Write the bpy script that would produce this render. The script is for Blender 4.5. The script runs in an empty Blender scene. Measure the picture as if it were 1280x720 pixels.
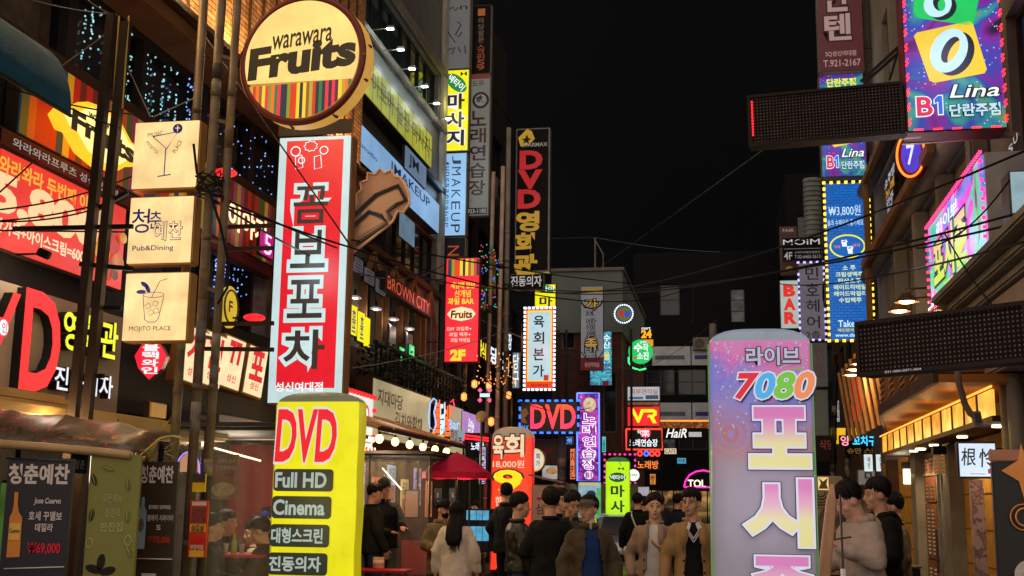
import bpy, bmesh, math, random
from mathutils import Vector, Matrix
R = math.radians
random.seed(7)
sc = bpy.context.scene
TMP = bpy.data.scenes.new('workbench')
C = sc.collection
# ---------------------------------------------------------------- camera, world, exposure
F = 1500.0; CAMH = 1.65
camd = bpy.data.cameras.new("camera"); cam = bpy.data.objects.new("camera", camd); C.objects.link(cam)
camd.sensor_width = 36; camd.lens = 36 * F / 1280; camd.clip_end = 600; camd.clip_start = .1
MW = Matrix.Translation((0, 0, CAMH)) @ Matrix.Rotation(R(10.2), 4, 'Z') @ Matrix.Rotation(R(90 + 10.13), 4, 'X') @ Matrix.Rotation(R(.7), 4, 'Z')
cam.matrix_world = MW; sc.camera = cam
w = bpy.data.worlds.new("World"); sc.world = w; w.use_nodes = True
nt = w.node_tree; bg = nt.nodes['Background']
sky = nt.nodes.new('ShaderNodeTexSky'); sky.sky_type = 'NISHITA'; sky.sun_disc = False
sky.sun_elevation = R(-9); sky.sun_rotation = R(200)
mx = nt.nodes.new('ShaderNodeMix'); mx.data_type = 'RGBA'; mx.blend_type = 'ADD'; mx.inputs['Factor'].default_value = 1
mx.inputs[7].default_value = (.038, .034, .034, 1)            # the city's glow on a black night sky
wn_ = nt.nodes.new('ShaderNodeTexNoise'); wn_.inputs['Scale'].default_value = 2.2; wn_.inputs['Detail'].default_value = 4; wt = nt.nodes.new('ShaderNodeTexCoord'); nt.links.new(wt.outputs['Generated'], wn_.inputs['Vector'])
wr = nt.nodes.new('ShaderNodeValToRGB'); wr.color_ramp.elements[0].position = .3; wr.color_ramp.elements[0].color = (.028, .026, .028, 1); wr.color_ramp.elements[1].position = .7; wr.color_ramp.elements[1].color = (.056, .050, .048, 1)
nt.links.new(wn_.outputs[0], wr.inputs[0]); nt.links.new(wr.outputs[0], mx.inputs[7]); nt.links.new(sky.outputs[0], mx.inputs[6]); nt.links.new(mx.outputs[2], bg.inputs[0]); bg.inputs[1].default_value = .08
sl = bpy.data.lights.new("fill_sun", 'SUN'); sl.energy = 3.0; sl.angle = R(150); sl.color = (1, .84, .70)      # added soft fill sun, standing in for the glow of the lit street
so = bpy.data.objects.new("fill_sun", sl); C.objects.link(so); so.rotation_euler = (R(62), 0, R(-8))
sc.view_settings.view_transform = 'Standard'; sc.view_settings.look = 'None'; sc.view_settings.exposure = 0; sc.view_settings.gamma = 1
sc.render.engine = 'CYCLES'
sc.cycles.max_bounces = 5; sc.cycles.diffuse_bounces = 3; sc.cycles.glossy_bounces = 3; sc.cycles.transmission_bounces = 6; sc.cycles.transparent_max_bounces = 12
sc.cycles.sample_clamp_indirect = 4; sc.cycles.caustics_reflective = False; sc.cycles.caustics_refractive = False

# ---------------------------------------------------------------- from a photo pixel to a point on a real plane
def ray(px, py): return (MW.to_3x3() @ Vector(((px - 640) / F, -(py - 360) / F, -1)))
def atY(px, py, Y): d = ray(px, py); return Vector((0, 0, CAMH)) + d * (Y / d.y)
def atX(px, py, X): d = ray(px, py); return Vector((0, 0, CAMH)) + d * (X / d.x)
def atZ(px, py, Z): d = ray(px, py); return Vector((0, 0, CAMH)) + d * ((Z - CAMH) / d.z)

# ---------------------------------------------------------------- materials
def lin(c):
    f = lambda v: (v / 255 / 12.92) if v <= 10 else ((v / 255 + .055) / 1.055) ** 2.4
    return tuple(f(v) for v in c[:3])
MC = {}
def newmat(key):
    m = bpy.data.materials.new(str(key)[:40]); m.use_nodes = True; MC[key] = m
    return m, m.node_tree, m.node_tree.nodes['Principled BSDF']
def nd(t, typ, **kw):
    n = t.nodes.new(typ)
    for k, v in kw.items():
        if isinstance(k, str) and hasattr(n, k): setattr(n, k, v)
    return n
def noise(t, scale, detail=3, vec=None, sc3=None):
    tc = t.nodes.new('ShaderNodeTexCoord'); n = t.nodes.new('ShaderNodeTexNoise'); n.inputs['Scale'].default_value = scale; n.inputs['Detail'].default_value = detail
    mp = t.nodes.new('ShaderNodeMapping'); t.links.new(tc.outputs['Object'], mp.inputs[0])
    if sc3: mp.inputs['Scale'].default_value = sc3
    t.links.new(mp.outputs[0], n.inputs['Vector']); return n
def ramp(t, fac, stops, const=False):
    r = t.nodes.new('ShaderNodeValToRGB'); cr = r.color_ramp
    if const: cr.interpolation = 'CONSTANT'
    while len(cr.elements) < len(stops): cr.elements.new(.5)
    for e, (p, c) in zip(cr.elements, stops): e.position = p; e.color = (*c[:3], 1)
    t.links.new(fac, r.inputs[0]); return r
def math_(t, op, a, b=None):
    n = t.nodes.new('ShaderNodeMath'); n.operation = op
    for i, v in enumerate((a, b)):
        if v is None: continue
        if isinstance(v, (int, float)): n.inputs[i].default_value = v
        else: t.links.new(v, n.inputs[i])
    return n.outputs[0]
def em(rgb, s=1.0, var=.12, sc_=1.3, rough=.4):
    """a lit panel: translucent plastic glowing a little unevenly from the lamps inside"""
    key = ('em', rgb, s, var, sc_)
    if key in MC: return MC[key]
    if .8 <= s <= 1.3: s *= 1.2
    m, t, p = newmat(key); c = lin(rgb); m['glow'] = s; m['tint'] = list(c)
    p.inputs['Base Color'].default_value = (*[v * .05 + .003 for v in c], 1); p.inputs['Roughness'].default_value = rough
    p.inputs['Emission Color'].default_value = (*c, 1)
    if var:
        n = noise(t, sc_, 2)
        mr = t.nodes.new('ShaderNodeMapRange'); t.links.new(n.outputs[0], mr.inputs[0])
        mr.inputs[1].default_value = .3; mr.inputs[2].default_value = .7; mr.inputs[3].default_value = s * (1 - var); mr.inputs[4].default_value = s * (1 + var)
        n5 = noise(t, 9, 6, sc3=(1, 1, .8)); m5 = t.nodes.new('ShaderNodeMapRange'); t.links.new(n5.outputs[0], m5.inputs[0]); m5.inputs[1].default_value = .5; m5.inputs[2].default_value = .75; m5.inputs[3].default_value = 1; m5.inputs[4].default_value = .90
        t.links.new(math_(t, 'MULTIPLY', mr.outputs[0], m5.outputs[0]), p.inputs['Emission Strength'])
    else: p.inputs['Emission Strength'].default_value = s
    return m
def wrinkle(m, scale=3.0, st=.6, dist=.06):
    t = m.node_tree; p = t.nodes['Principled BSDF']; n = noise(t, scale, 3, sc3=(1, 1, .5)); b = t.nodes.new('ShaderNodeBump'); b.inputs['Strength'].default_value = st; b.inputs['Distance'].default_value = dist
    t.links.new(n.outputs[0], b.inputs['Height']); t.links.new(b.outputs[0], p.inputs['Normal']); p.inputs['Roughness'].default_value = .3; return m
def pm(rgb, rough=.6, metal=0, var=.35, sc_=3, bump=.0, linear=False, sc3=None, bsc=None):
    """paint, stone, cloth: colour with blotches and grime, and fine relief"""
    key = ('pm', rgb, rough, metal, var, sc_, bump, sc3)
    if key in MC: return MC[key]
    m, t, p = newmat(key); c = rgb if linear else lin(rgb)
    n = noise(t, sc_, 5, sc3=sc3)
    r = ramp(t, n.outputs[0], [(.25, tuple(v * (1 - var) for v in c)), (.75, tuple(min(1, v * (1 + var * .6)) for v in c))])
    t.links.new(r.outputs[0], p.inputs['Base Color'])
    p.inputs['Roughness'].default_value = rough; p.inputs['Metallic'].default_value = metal; p.inputs['Specular IOR Level'].default_value = .12 if rough > .45 else .4
    if bump:
        n2 = noise(t, bsc or sc_ * 12, 4, sc3=sc3); b = t.nodes.new('ShaderNodeBump'); b.inputs['Strength'].default_value = bump; b.inputs['Distance'].default_value = .02
        t.links.new(n2.outputs[0], b.inputs['Height']); t.links.new(b.outputs[0], p.inputs['Normal'])
    return m
def stripes(key, cols, dens, s=0.0, axis=0, seed=0):
    key = ('st', key)
    if key in MC: return MC[key]
    m, t, p = newmat(key)
    tc = t.nodes.new('ShaderNodeTexCoord'); sx = t.nodes.new('ShaderNodeSeparateXYZ'); t.links.new(tc.outputs['Object'], sx.inputs[0])
    a = math_(t, 'FLOOR', math_(t, 'MULTIPLY', sx.outputs[axis], dens)); a = math_(t, 'ADD', a, seed)
    wn = t.nodes.new('ShaderNodeTexWhiteNoise'); wn.noise_dimensions = '1D'; t.links.new(a, wn.inputs['W'])
    r = ramp(t, wn.outputs[0], [(i / len(cols), lin(c)) for i, c in enumerate(cols)], True)
    t.links.new(r.outputs[0], p.inputs['Base Color']); t.links.new(r.outputs[0], p.inputs['Emission Color']); p.inputs['Emission Strength'].default_value = s
    p.inputs['Roughness'].default_value = .5
    return m
def party(key, cols, sc_=1.5, s=1.0, spark=True, dots=0, dis=1.5):
    """printed backlit film with blurred colours and sparks"""
    key = ('pa', key)
    if key in MC: return MC[key]
    m, t, p = newmat(key); m['glow'] = s * 1.1; m['tint'] = [sum(lin(c)[i] for c in cols) / len(cols) for i in range(3)]
    n = noise(t, sc_, 2); n.inputs['Distortion'].default_value = dis
    k = len(cols); r = ramp(t, n.outputs[0], [(.28 + .44 * i / (k - 1), lin(c)) for i, c in enumerate(cols)])
    out = r.outputs[0]
    if spark:
        tc = t.nodes.new('ShaderNodeTexCoord'); v = t.nodes.new('ShaderNodeTexVoronoi'); v.inputs['Scale'].default_value = dots or 26
        t.links.new(tc.outputs['Object'], v.inputs['Vector'])
        f = math_(t, 'LESS_THAN', v.outputs['Distance'], .2)
        n3 = noise(t, 3, 1); f = math_(t, 'MULTIPLY', f, math_(t, 'MULTIPLY', math_(t, 'GREATER_THAN', n3.outputs[0], .5), .45))
        mxn = t.nodes.new('ShaderNodeMix'); mxn.data_type = 'RGBA'; t.links.new(f, mxn.inputs[0]); t.links.new(out, mxn.inputs[6]); mxn.inputs[7].default_value = (.8, .75, .95, 1)
        out = mxn.outputs[2]
    t.links.new(out, p.inputs['Emission Color']); t.links.new(out, p.inputs['Base Color']); p.inputs['Emission Strength'].default_value = s
    p.inputs['Roughness'].default_value = .4
    return m
def vgrad(key, stops, z0, z1, s, warp=0):
    """a vertical print gradient"""
    key = ('vg', key)
    if key in MC: return MC[key]
    m, t, p = newmat(key)
    tc = t.nodes.new('ShaderNodeTexCoord'); sx = t.nodes.new('ShaderNodeSeparateXYZ'); t.links.new(tc.outputs['Object'], sx.inputs[0])
    zz = sx.outputs[2]
    if warp: nw = noise(t, 1.6, 3); nw.inputs['Distortion'].default_value = 1.5; zz = math_(t, 'ADD', zz, math_(t, 'MULTIPLY', math_(t, 'SUBTRACT', nw.outputs[0], .5), warp))
    mr = t.nodes.new('ShaderNodeMapRange'); t.links.new(zz, mr.inputs[0]); mr.inputs[1].default_value = z0; mr.inputs[2].default_value = z1
    r = ramp(t, mr.outputs[0], [(q, lin(c)) for q, c in stops])
    t.links.new(r.outputs[0], p.inputs['Emission Color']); p.inputs['Emission Strength'].default_value = s; p.inputs['Base Color'].default_value = (.2, .2, .2, 1)
    return m
def brickmat(key, c1, c2, mortar, scale, s=0, bw=.22, bh=.07):
    key = ('br', key)
    if key in MC: return MC[key]
    m, t, p = newmat(key)
    tc = t.nodes.new('ShaderNodeTexCoord'); sx = t.nodes.new('ShaderNodeSeparateXYZ'); t.links.new(tc.outputs['Object'], sx.inputs[0])
    cb = t.nodes.new('ShaderNodeCombineXYZ'); t.links.new(math_(t, 'ADD', sx.outputs[0], sx.outputs[1]), cb.inputs[0]); t.links.new(sx.outputs[2], cb.inputs[1])
    b = t.nodes.new('ShaderNodeTexBrick'); t.links.new(cb.outputs[0], b.inputs['Vector'])
    b.inputs['Color1'].default_value = (*lin(c1), 1); b.inputs['Color2'].default_value = (*lin(c2), 1); b.inputs['Mortar'].default_value = (*lin(mortar), 1)
    b.inputs['Scale'].default_value = scale; b.inputs['Brick Width'].default_value = bw; b.inputs['Row Height'].default_value = bh; b.inputs['Mortar Size'].default_value = .008
    t.links.new(b.outputs[0], p.inputs['Base Color']); p.inputs['Roughness'].default_value = .85
    bp = t.nodes.new('ShaderNodeBump'); bp.inputs['Strength'].default_value = .5; bp.inputs['Distance'].default_value = .01; bp.invert = True
    t.links.new(b.outputs['Fac'], bp.inputs['Height']); t.links.new(bp.outputs[0], p.inputs['Normal'])
    return m
def glassmat(key, tint=(.02, .022, .025), rough=.08, inner=None, s=.0):
    key = ('gl', key)
    if key in MC: return MC[key]
    m, t, p = newmat(key)
    p.inputs['Base Color'].default_value = (*tint, 1); p.inputs['Roughness'].default_value = rough; p.inputs['IOR'].default_value = 1.5
    if inner:
        n = noise(t, 2.2, 4); r = ramp(t, n.outputs[0], [(.35, (0, 0, 0)), (.5, tuple(v * .35 for v in lin(inner))), (.68, lin(inner))])
        t.links.new(r.outputs[0], p.inputs['Emission Color']); p.inputs['Emission Strength'].default_value = s
    n = noise(t, 1.2, 2); b = t.nodes.new('ShaderNodeBump'); b.inputs['Strength'].default_value = .15; b.inputs['Distance'].default_value = .01
    t.links.new(n.outputs[0], b.inputs['Height']); t.links.new(b.outputs[0], p.inputs['Normal'])
    return m
def vinylmat():
    key = 'vinyl'
    if key in MC: return MC[key]
    m, t, p = newmat(key)
    p.inputs['Base Color'].default_value = (.6, .58, .55, 1); p.inputs['Roughness'].default_value = .12; p.inputs['Alpha'].default_value = .16
    n = noise(t, 2.5, 3); n.inputs['Distortion'].default_value = 1.5; b = t.nodes.new('ShaderNodeBump'); b.inputs['Strength'].default_value = .9; b.inputs['Distance'].default_value = .06
    t.links.new(n.outputs[0], b.inputs['Height']); t.links.new(b.outputs[0], p.inputs['Normal'])
    return m
STEEL = pm((70, 66, 62), .45, .6, .4, 4, .1); BLACK = pm((22, 21, 21), .5, 0, .3, 5); DARKM = pm((38, 36, 36), .5, .3, .4, 5)
GREYP = pm((120, 112, 100), .55, .2, .3, 3, .1); WHITEP = pm((200, 198, 192), .5, 0, .15, 2)
CABLE = pm((16, 15, 15), .6, 0, .2, 5)

# ---------------------------------------------------------------- mesh helpers
def tag(o, label, cat, group=None, kind=None):
    if label: o['label'] = label
    if cat: o['category'] = cat
    if group: o['group'] = group
    if kind: o['kind'] = kind
    return o
def empty(name, loc, rz=0, label=None, cat=None, group=None):
    o = bpy.data.objects.new(name, None); C.objects.link(o); o.location = loc; o.rotation_euler = (0, 0, rz); o.empty_display_size = .1
    return tag(o, label, cat, group)
def link(name, me, mat, parent=None, smooth=False, kind=None):
    o = bpy.data.objects.new(name, me); C.objects.link(o); o.parent = parent
    if mat is not None and not me.materials: me.materials.append(mat)
    if smooth: me.polygons.foreach_set('use_smooth', [True] * len(me.polygons))
    if kind: o['kind'] = kind
    return o
def obj(name, bm, mat, parent=None, smooth=False, kind=None):
    me = bpy.data.meshes.new(name); bm.to_mesh(me); bm.free(); return link(name, me, mat, parent, smooth, kind)
def B(): return bmesh.new()
def box(bm, c, s, rot=None, bevel=0):
    m = Matrix.Translation(c) @ (rot.to_4x4() if rot else Matrix.Identity(4)) @ Matrix.Diagonal((*s, 1))
    g = bmesh.ops.create_cube(bm, size=1, matrix=m)
    if bevel:
        es = {e for v in g['verts'] for e in v.link_edges}
        bmesh.ops.bevel(bm, geom=list(es), offset=bevel, segments=2, affect='EDGES', clamp_overlap=True)
    return bm
def b2(bm, a, b, bevel=0):
    a, b = Vector(a), Vector(b); return box(bm, (a + b) / 2, [abs(v) for v in (b - a)], None, bevel)
def beam(bm, p, q, wd, ht):
    p, q = Vector(p), Vector(q); d = q - p; return box(bm, (p + q) / 2, (wd, ht, d.length), d.to_track_quat('Z', 'Y').to_matrix())
def tube(bm, pts, r, n=6, caps=True, closed=False):
    pts = [Vector(p) for p in pts]; rs = r if isinstance(r, (list, tuple)) else [r] * len(pts)
    if closed: pts = pts + [pts[0]]; rs = list(rs) + [rs[0]]
    rings = []; up = None
    for i, p in enumerate(pts):
        d = (pts[min(i + 1, len(pts) - 1)] - pts[max(i - 1, 0)]).normalized()
        if up is None: up = Vector((0, 0, 1)) if abs(d.z) < .9 else Vector((0, 1, 0))
        a = d.cross(up).normalized(); b = a.cross(d).normalized(); up = b
        rings.append([bm.verts.new(p + (a * math.cos(6.2832 * k / n) + b * math.sin(6.2832 * k / n)) * rs[i]) for k in range(n)])
    for i in range(len(rings) - 1):
        for k in range(n): bm.faces.new((rings[i][k], rings[i][(k + 1) % n], rings[i + 1][(k + 1) % n], rings[i + 1][k]))
    if caps:
        bm.faces.new(rings[0][::-1]); bm.faces.new(rings[-1])
    return bm
def cyl(bm, p, q, r, n=12): return tube(bm, [p, q], r, n)
def ell(bm, c, r, seg=12, rings=8, rot=None):
    m = Matrix.Translation(c) @ (rot.to_4x4() if rot else Matrix.Identity(4)) @ Matrix.Diagonal((*r, 1))
    bmesh.ops.create_uvsphere(bm, u_segments=seg, v_segments=rings, radius=1, matrix=m); return bm
def plate(bm, pts, y0, y1):
    """an outline (x, z) given thickness from y0 to y1"""
    a = [bm.verts.new((x, y0, z)) for x, z in pts]; b = [bm.verts.new((x, y1, z)) for x, z in pts]; n = len(pts)
    bm.faces.new(a); bm.faces.new(b[::-1])
    for i in range(n): bm.faces.new((a[i], b[i], b[(i + 1) % n], a[(i + 1) % n]))
    return bm
def ring(cx, cz, rx, rz, n=40, a0=0, a1=6.28319, closed=True):
    m = n if closed else n + 1
    return [(cx + rx * math.cos(a0 + (a1 - a0) * i / n), cz + rz * math.sin(a0 + (a1 - a0) * i / n)) for i in range(m)]
def rrect(x0, z0, x1, z1, r, n=5):
    out = []
    for cx, cz, a in ((x1 - r, z1 - r, 0), (x0 + r, z1 - r, 90), (x0 + r, z0 + r, 180), (x1 - r, z0 + r, 270)):
        out += [(cx + r * math.cos(R(a + 90 * i / n)), cz + r * math.sin(R(a + 90 * i / n))) for i in range(n + 1)]
    return out

# ---------------------------------------------------------------- lettering
GC = {}
def glyph(s, bold, res=3):
    k = (s, round(bold, 3))
    if k in GC: return GC[k]
    if '_c' not in GC:
        c = bpy.data.curves.new("t", 'FONT'); c.resolution_u = res; GC['_c'] = c; GC['_o'] = bpy.data.objects.new("t", c)
    c, o = GC['_c'], GC['_o']; c.body = s; c.offset = bold; me = bpy.data.meshes.new_from_object(o)
    vs = [(v.co.x, v.co.y) for v in me.vertices]; fs = [tuple(p.vertices) for p in me.polygons]
    bpy.data.meshes.remove(me)
    GC[k] = (vs, fs); return GC[k]
def lay(vs, fs, s, x0, z0, x1, z1, bold, shear, y, rot=0, depth=0):
    """the string s laid into the rectangle; its heavier outline keeps the same scale"""
    bv, _ = glyph(s, 0.0); gv, gf = glyph(s, bold)
    if not bv: return
    mnx = min(v[0] for v in bv); mxx = max(v[0] for v in bv); mny = min(v[1] for v in bv); mxy = max(v[1] for v in bv)
    sx = (x1 - x0) / max(mxx - mnx, 1e-4); sz = (z1 - z0) / max(mxy - mny, 1e-4); cx = (x0 + x1) / 2; cz = (z0 + z1) / 2
    o = len(vs)
    for a, b in gv:
        x = (a - mnx) * sx + x0; z = (b - mny) * sz + z0; x += shear * (z - z0)
        if rot: dx, dz = x - cx, z - cz; x = cx + dx * math.cos(rot) - dz * math.sin(rot); z = cz + dx * math.sin(rot) + dz * math.cos(rot)
        vs.append((x, y, z))
    fs += [tuple(i + o for i in f) for f in gf]
class Sign:
    def __init__(s, root, w, h, yf, pb=None): s.root, s.w, s.h, s.yf, s.pb, s.k = root, w, h, yf, pb, 0
    def uv(s, a, b):          # photo pixels or fractions (from the top) to local x, z
        if s.pb: a = (a - s.pb[0]) / (s.pb[2] - s.pb[0]); b = (b - s.pb[1]) / (s.pb[3] - s.pb[1])
        return (a - .5) * s.w, (1 - b) * s.h
    def y(s, k): return s.yf - .004 * k
    def T(s, txt, x0, y0, x1, y1, mat, k=2, vert=False, bold=.015, shear=0, out=None, ob=.05, rot=0, gap=.12, name='lettering', relief=0):
        X0, Z1 = s.uv(x0, y0); X1, Z0 = s.uv(x1, y1)
        for (mt, bo, kk, nm) in ([(out, bold + ob, k - 1, 'lettering_outline')] if out else []) + [(mat, bold, k, name)]:
            vs, fs = [], []; y = s.y(kk) - relief
            if vert:
                ch = [c for c in txt]; n = len(ch); hh = (Z1 - Z0) / n
                for i, c in enumerate(ch):
                    if c == ' ': continue
                    lay(vs, fs, c, X0, Z1 - (i + 1 - gap / 2) * hh, X1, Z1 - (i + gap / 2) * hh, bo, shear, y, rot)
            else: lay(vs, fs, txt, X0, Z0, X1, Z1, bo, shear, y, rot)
            if not vs: continue
            me = bpy.data.meshes.new(nm); me.from_pydata(vs, [], fs); me.update(); link(nm, me, mt, s.root)
        return s
    def P(s, pts, mat, k=1, name='printed_shape', th=0):
        bm = B(); q = [s.uv(a, b) for a, b in pts]; y = s.y(k)
        if th: plate(bm, q, y, y - th)
        else: bm.faces.new([bm.verts.new((x, y, z)) for x, z in q])
        bmesh.ops.recalc_face_normals(bm, faces=bm.faces); obj(name, bm, mat, s.root); return s
    def R(s, x0, y0, x1, y1, mat, k=1, name='printed_shape', th=0): return s.P([(x0, y0), (x0, y1), (x1, y1), (x1, y0)], mat, k, name, th)
    def E(s, cx, cy, rx, ry, mat, k=1, name='printed_shape', rot=0, n=36, th=0):
        pts = []
        for i in range(n):
            a = 6.28319 * i / n; dx, dy = rx * math.cos(a), ry * math.sin(a); pts.append((cx + dx * math.cos(rot) - dy * math.sin(rot), cy + dx * math.sin(rot) + dy * math.cos(rot)))
        return s.P(pts, mat, k, name, th)
    def L(s, pts, r, mat, k=3, name='neon_tube', closed=False, n=6):
        bm = B(); tube(bm, [(x, s.y(k) - r, z) for x, z in (s.uv(a, b) for a, b in pts)], r, n, closed=closed, caps=not closed); obj(name, bm, mat, s.root, True); return s
    def leds(s, mat, step, size, inset=0, name='led_border', dash=1.0, sides='tblr'):
        """a chain of small lamps round the edge"""
        bm = B(); x0, x1, z0, z1 = -s.w / 2 + inset, s.w / 2 - inset, inset, s.h - inset; y = s.yf - .02
        nx = max(2, int((x1 - x0) / step)); nz = max(2, int((z1 - z0) / step))
        for i in range(nx + 1):
            for z, q in ((z0, 'b'), (z1, 't')):
                if q in sides: box(bm, (x0 + (x1 - x0) * i / nx, y, z), (size * dash, size, size))
        for i in range(1, nz):
            for x, q in ((x0, 'l'), (x1, 'r')):
                if q in sides: box(bm, (x, y, z0 + (z1 - z0) * i / nz), (size, size, size * dash))
        obj(name, bm, mat, s.root, kind='stuff'); return s
def signbox(name, label, cat, loc, rz, w, h, d, face, body, group=None, pb=None, frame=.02, bracket=None):
    """loc = bottom middle of the front face; local -y faces the viewer; cabinet with a face panel let into a rim"""
    r = empty(name, loc, rz, label, cat, group)
    bm = B(); box(bm, (0, d / 2 + .012, h / 2), (w, d, h), None, min(.012, d * .2)); obj('cabinet', bm, body, r)
    bm = B(); f = frame; box(bm, (0, .004, h / 2), (w - 2 * f, .02, h - 2 * f)); obj('face_panel', bm, face, r)
    if bracket:
        bm = B()
        for bx0, bz0, bx1, by1, bz1 in bracket: tube(bm, [(bx0, d / 2, bz0), (bx1, by1 or d / 2, bz1)], .018, 6)
        obj('bracket', bm, STEEL, r)
    if face is not None and face.get('glow', 0) >= .8 and w * h > .12:      # added lamp before the face strengthens the panel's own spill
        c = face['tint']; k = max(c); lamp('spill_fill', (0, -.5, h / 2), min(11, 7 * w * h) * face['glow'] / 2, tuple(.15 + .85 * v / k for v in c), .25, r)
    return Sign(r, w, h, -.007, pb)
def front(name, label, x0, y0, x1, y1, Y, face, body, d=.18, cat='sign', group=None, frame=.02, bracket=None, rz=0):
    """a signboard square to the street, its edges read at its middle"""
    a = atY(x0, (y0 + y1) / 2, Y); b = atY(x1, (y0 + y1) / 2, Y); t = atY((x0 + x1) / 2, y0, Y); u = atY((x0 + x1) / 2, y1, Y)
    w = b.x - a.x; h = t.z - u.z
    br = None
    if bracket: # arms to the facade: 'l' or 'r', length
        L_ = bracket[1]; sg = -1 if bracket[0] == 'l' else 1; br = [(sg * w * .4, h * .2, sg * (w / 2 + L_), None, h * .2), (sg * w * .4, h * .8, sg * (w / 2 + L_), None, h * .8)]
    return signbox(name, label, cat, ((a.x + b.x) / 2, Y, u.z), rz, w, h, d, face, body, group, (x0, y0, x1, y1), frame, br)
def side(name, label, X, pa, pb_, pc, face, body, d=.18, cat='sign', group=None, frame=.02, empty_only=False):
    """a signboard on a facade plane X: pa = top at its near/left edge in px, pb = bottom below it, pc = a point on its other edge"""
    a = atX(*pa, X); b = atX(*pb_, X); c = atX(*pc, X)
    w = abs(c.y - a.y); h = a.z - b.z; rz = math.pi / 2 if X < 0 else -math.pi / 2
    loc = (X, (a.y + c.y) / 2, b.z)
    if empty_only:
        r = empty(name, loc, rz, label, cat, group); s = Sign(r, w, h, -.007)
    else: s = signbox(name, label, cat, loc, rz, w, h, d, face, body, group, None, frame)
    s.fx = lambda px, py=pa[1]: (atX(px, py, X).y - min(a.y, c.y)) / w if X < 0 else (max(a.y, c.y) - atX(px, py, X).y) / w
    s.fz = lambda px, py: 1 - (atX(px, py, X).z - b.z) / h
    return s
def lamp(name, loc, power, col=(1, .7, .4), size=.06, parent=None, spot=None, rot=None):
    l = bpy.data.lights.new(name, 'SPOT' if spot else 'POINT'); l.energy = power * 2; l.color = col; l.shadow_soft_size = size
    if spot: l.spot_size = R(spot); l.spot_blend = .6
    o = bpy.data.objects.new(name, l); C.objects.link(o); o.location = loc
    if rot: o.rotation_euler = rot
    if parent: o.parent = parent
    return o
def wire(p, q, sag, r=.012, label='', group=None, mat=None, name='cable'):
    p, q = Vector(p), Vector(q); n = 18; bm = B()
    tube(bm, [p.lerp(q, i / n) - Vector((0, 0, sag * 4 * (i / n) * (1 - i / n))) for i in range(n + 1)], r, 5)
    return tag(obj(name, bm, mat or CABLE), label, 'cable', group)
def copytree(o, parent=None):
    c = o.copy(); C.objects.link(c); c.parent = parent
    for ch in list(o.children): copytree(ch, c)
    return c
# ---------------------------------------------------------------- people
def cap2(bm, p, r0, q, r1, n=10):
    p, q = Vector(p), Vector(q); d = q - p; L = d.length or 1e-4; d = d / L; pts, rs = [], []
    for a in (80, 50, 20): pts.append(p - d * r0 * math.sin(R(a))); rs.append(r0 * math.cos(R(a)))
    pts += [p, q]; rs += [r0, r1]
    for a in (20, 50, 80): pts.append(q + d * r1 * math.sin(R(a))); rs.append(r1 * math.cos(R(a)))
    return tube(bm, pts, rs, n)
def loft(bm, rings, n=18, arc=None):
    vs = []
    for z, rx, ry, cy, *cx in rings:
        c = cx[0] if cx else 0
        vs.append([bm.verts.new((c + rx * math.copysign(abs(math.cos(6.2832 * k / n)) ** .85, math.cos(6.2832 * k / n)), cy + ry * math.sin(6.2832 * k / n), z)) for k in range(n)])
    for i in range(len(vs) - 1):
        for k in range(n): bm.faces.new((vs[i][k], vs[i][(k + 1) % n], vs[i + 1][(k + 1) % n], vs[i + 1][k]))
    bm.faces.new(vs[0][::-1]); bm.faces.new(vs[-1]); return bm
def voxel(bm, size, smooth=3, disp=0, dscale=.12):
    bmesh.ops.recalc_face_normals(bm, faces=bm.faces)
    me = bpy.data.meshes.new("v"); bm.to_mesh(me); bm.free()
    o = bpy.data.objects.new("v", me); TMP.collection.objects.link(o)
    m = o.modifiers.new("r", 'REMESH'); m.mode = 'VOXEL'; m.voxel_size = size
    if smooth: m = o.modifiers.new("s", 'SMOOTH'); m.iterations = smooth; m.factor = .5
    if disp:
        tx = bpy.data.textures.get("folds%g" % dscale) or bpy.data.textures.new("folds%g" % dscale, 'CLOUDS'); tx.noise_scale = dscale; tx.noise_depth = 2
        m = o.modifiers.new("d", 'DISPLACE'); m.texture = tx; m.strength = disp; m.mid_level = .5
    TMP.view_layers[0].update(); dg = TMP.view_layers[0].depsgraph; out = bpy.data.meshes.new_from_object(o.evaluated_get(dg))
    bpy.data.objects.remove(o); bpy.data.meshes.remove(me); return out
def cut(me, fn):
    bm = bmesh.new(); bm.from_mesh(me); bmesh.ops.delete(bm, geom=[f for f in bm.faces if fn(f.calc_center_median(), f.normal)], context='FACES'); bm.to_mesh(me); bm.free(); return me
SKIN = [pm((196, 148, 120), .5, 0, .12, 8), pm((182, 134, 108), .5, 0, .12, 8), pm((205, 160, 135), .5, 0, .1, 8)]
HAIR = pm((24, 19, 17), .55, 0, .4, 30); HAIRB = pm((44, 26, 18), .4, 0, .4, 30); LIP = pm((150, 82, 76), .5, 0, .1); EYE = pm((18, 14, 13), .2, 0, 0); EYEW = pm((215, 208, 200), .3, 0, 0)
def headmat(yaw, nod):
    piv = Vector((0, .02, 1.50)); return Matrix.Translation(piv) @ Matrix.Rotation(yaw, 4, 'Z') @ Matrix.Rotation(nod, 4, 'X') @ Matrix.Scale(1.07, 4) @ Matrix.Translation(-piv - Vector((0, 0, .012)))
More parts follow.
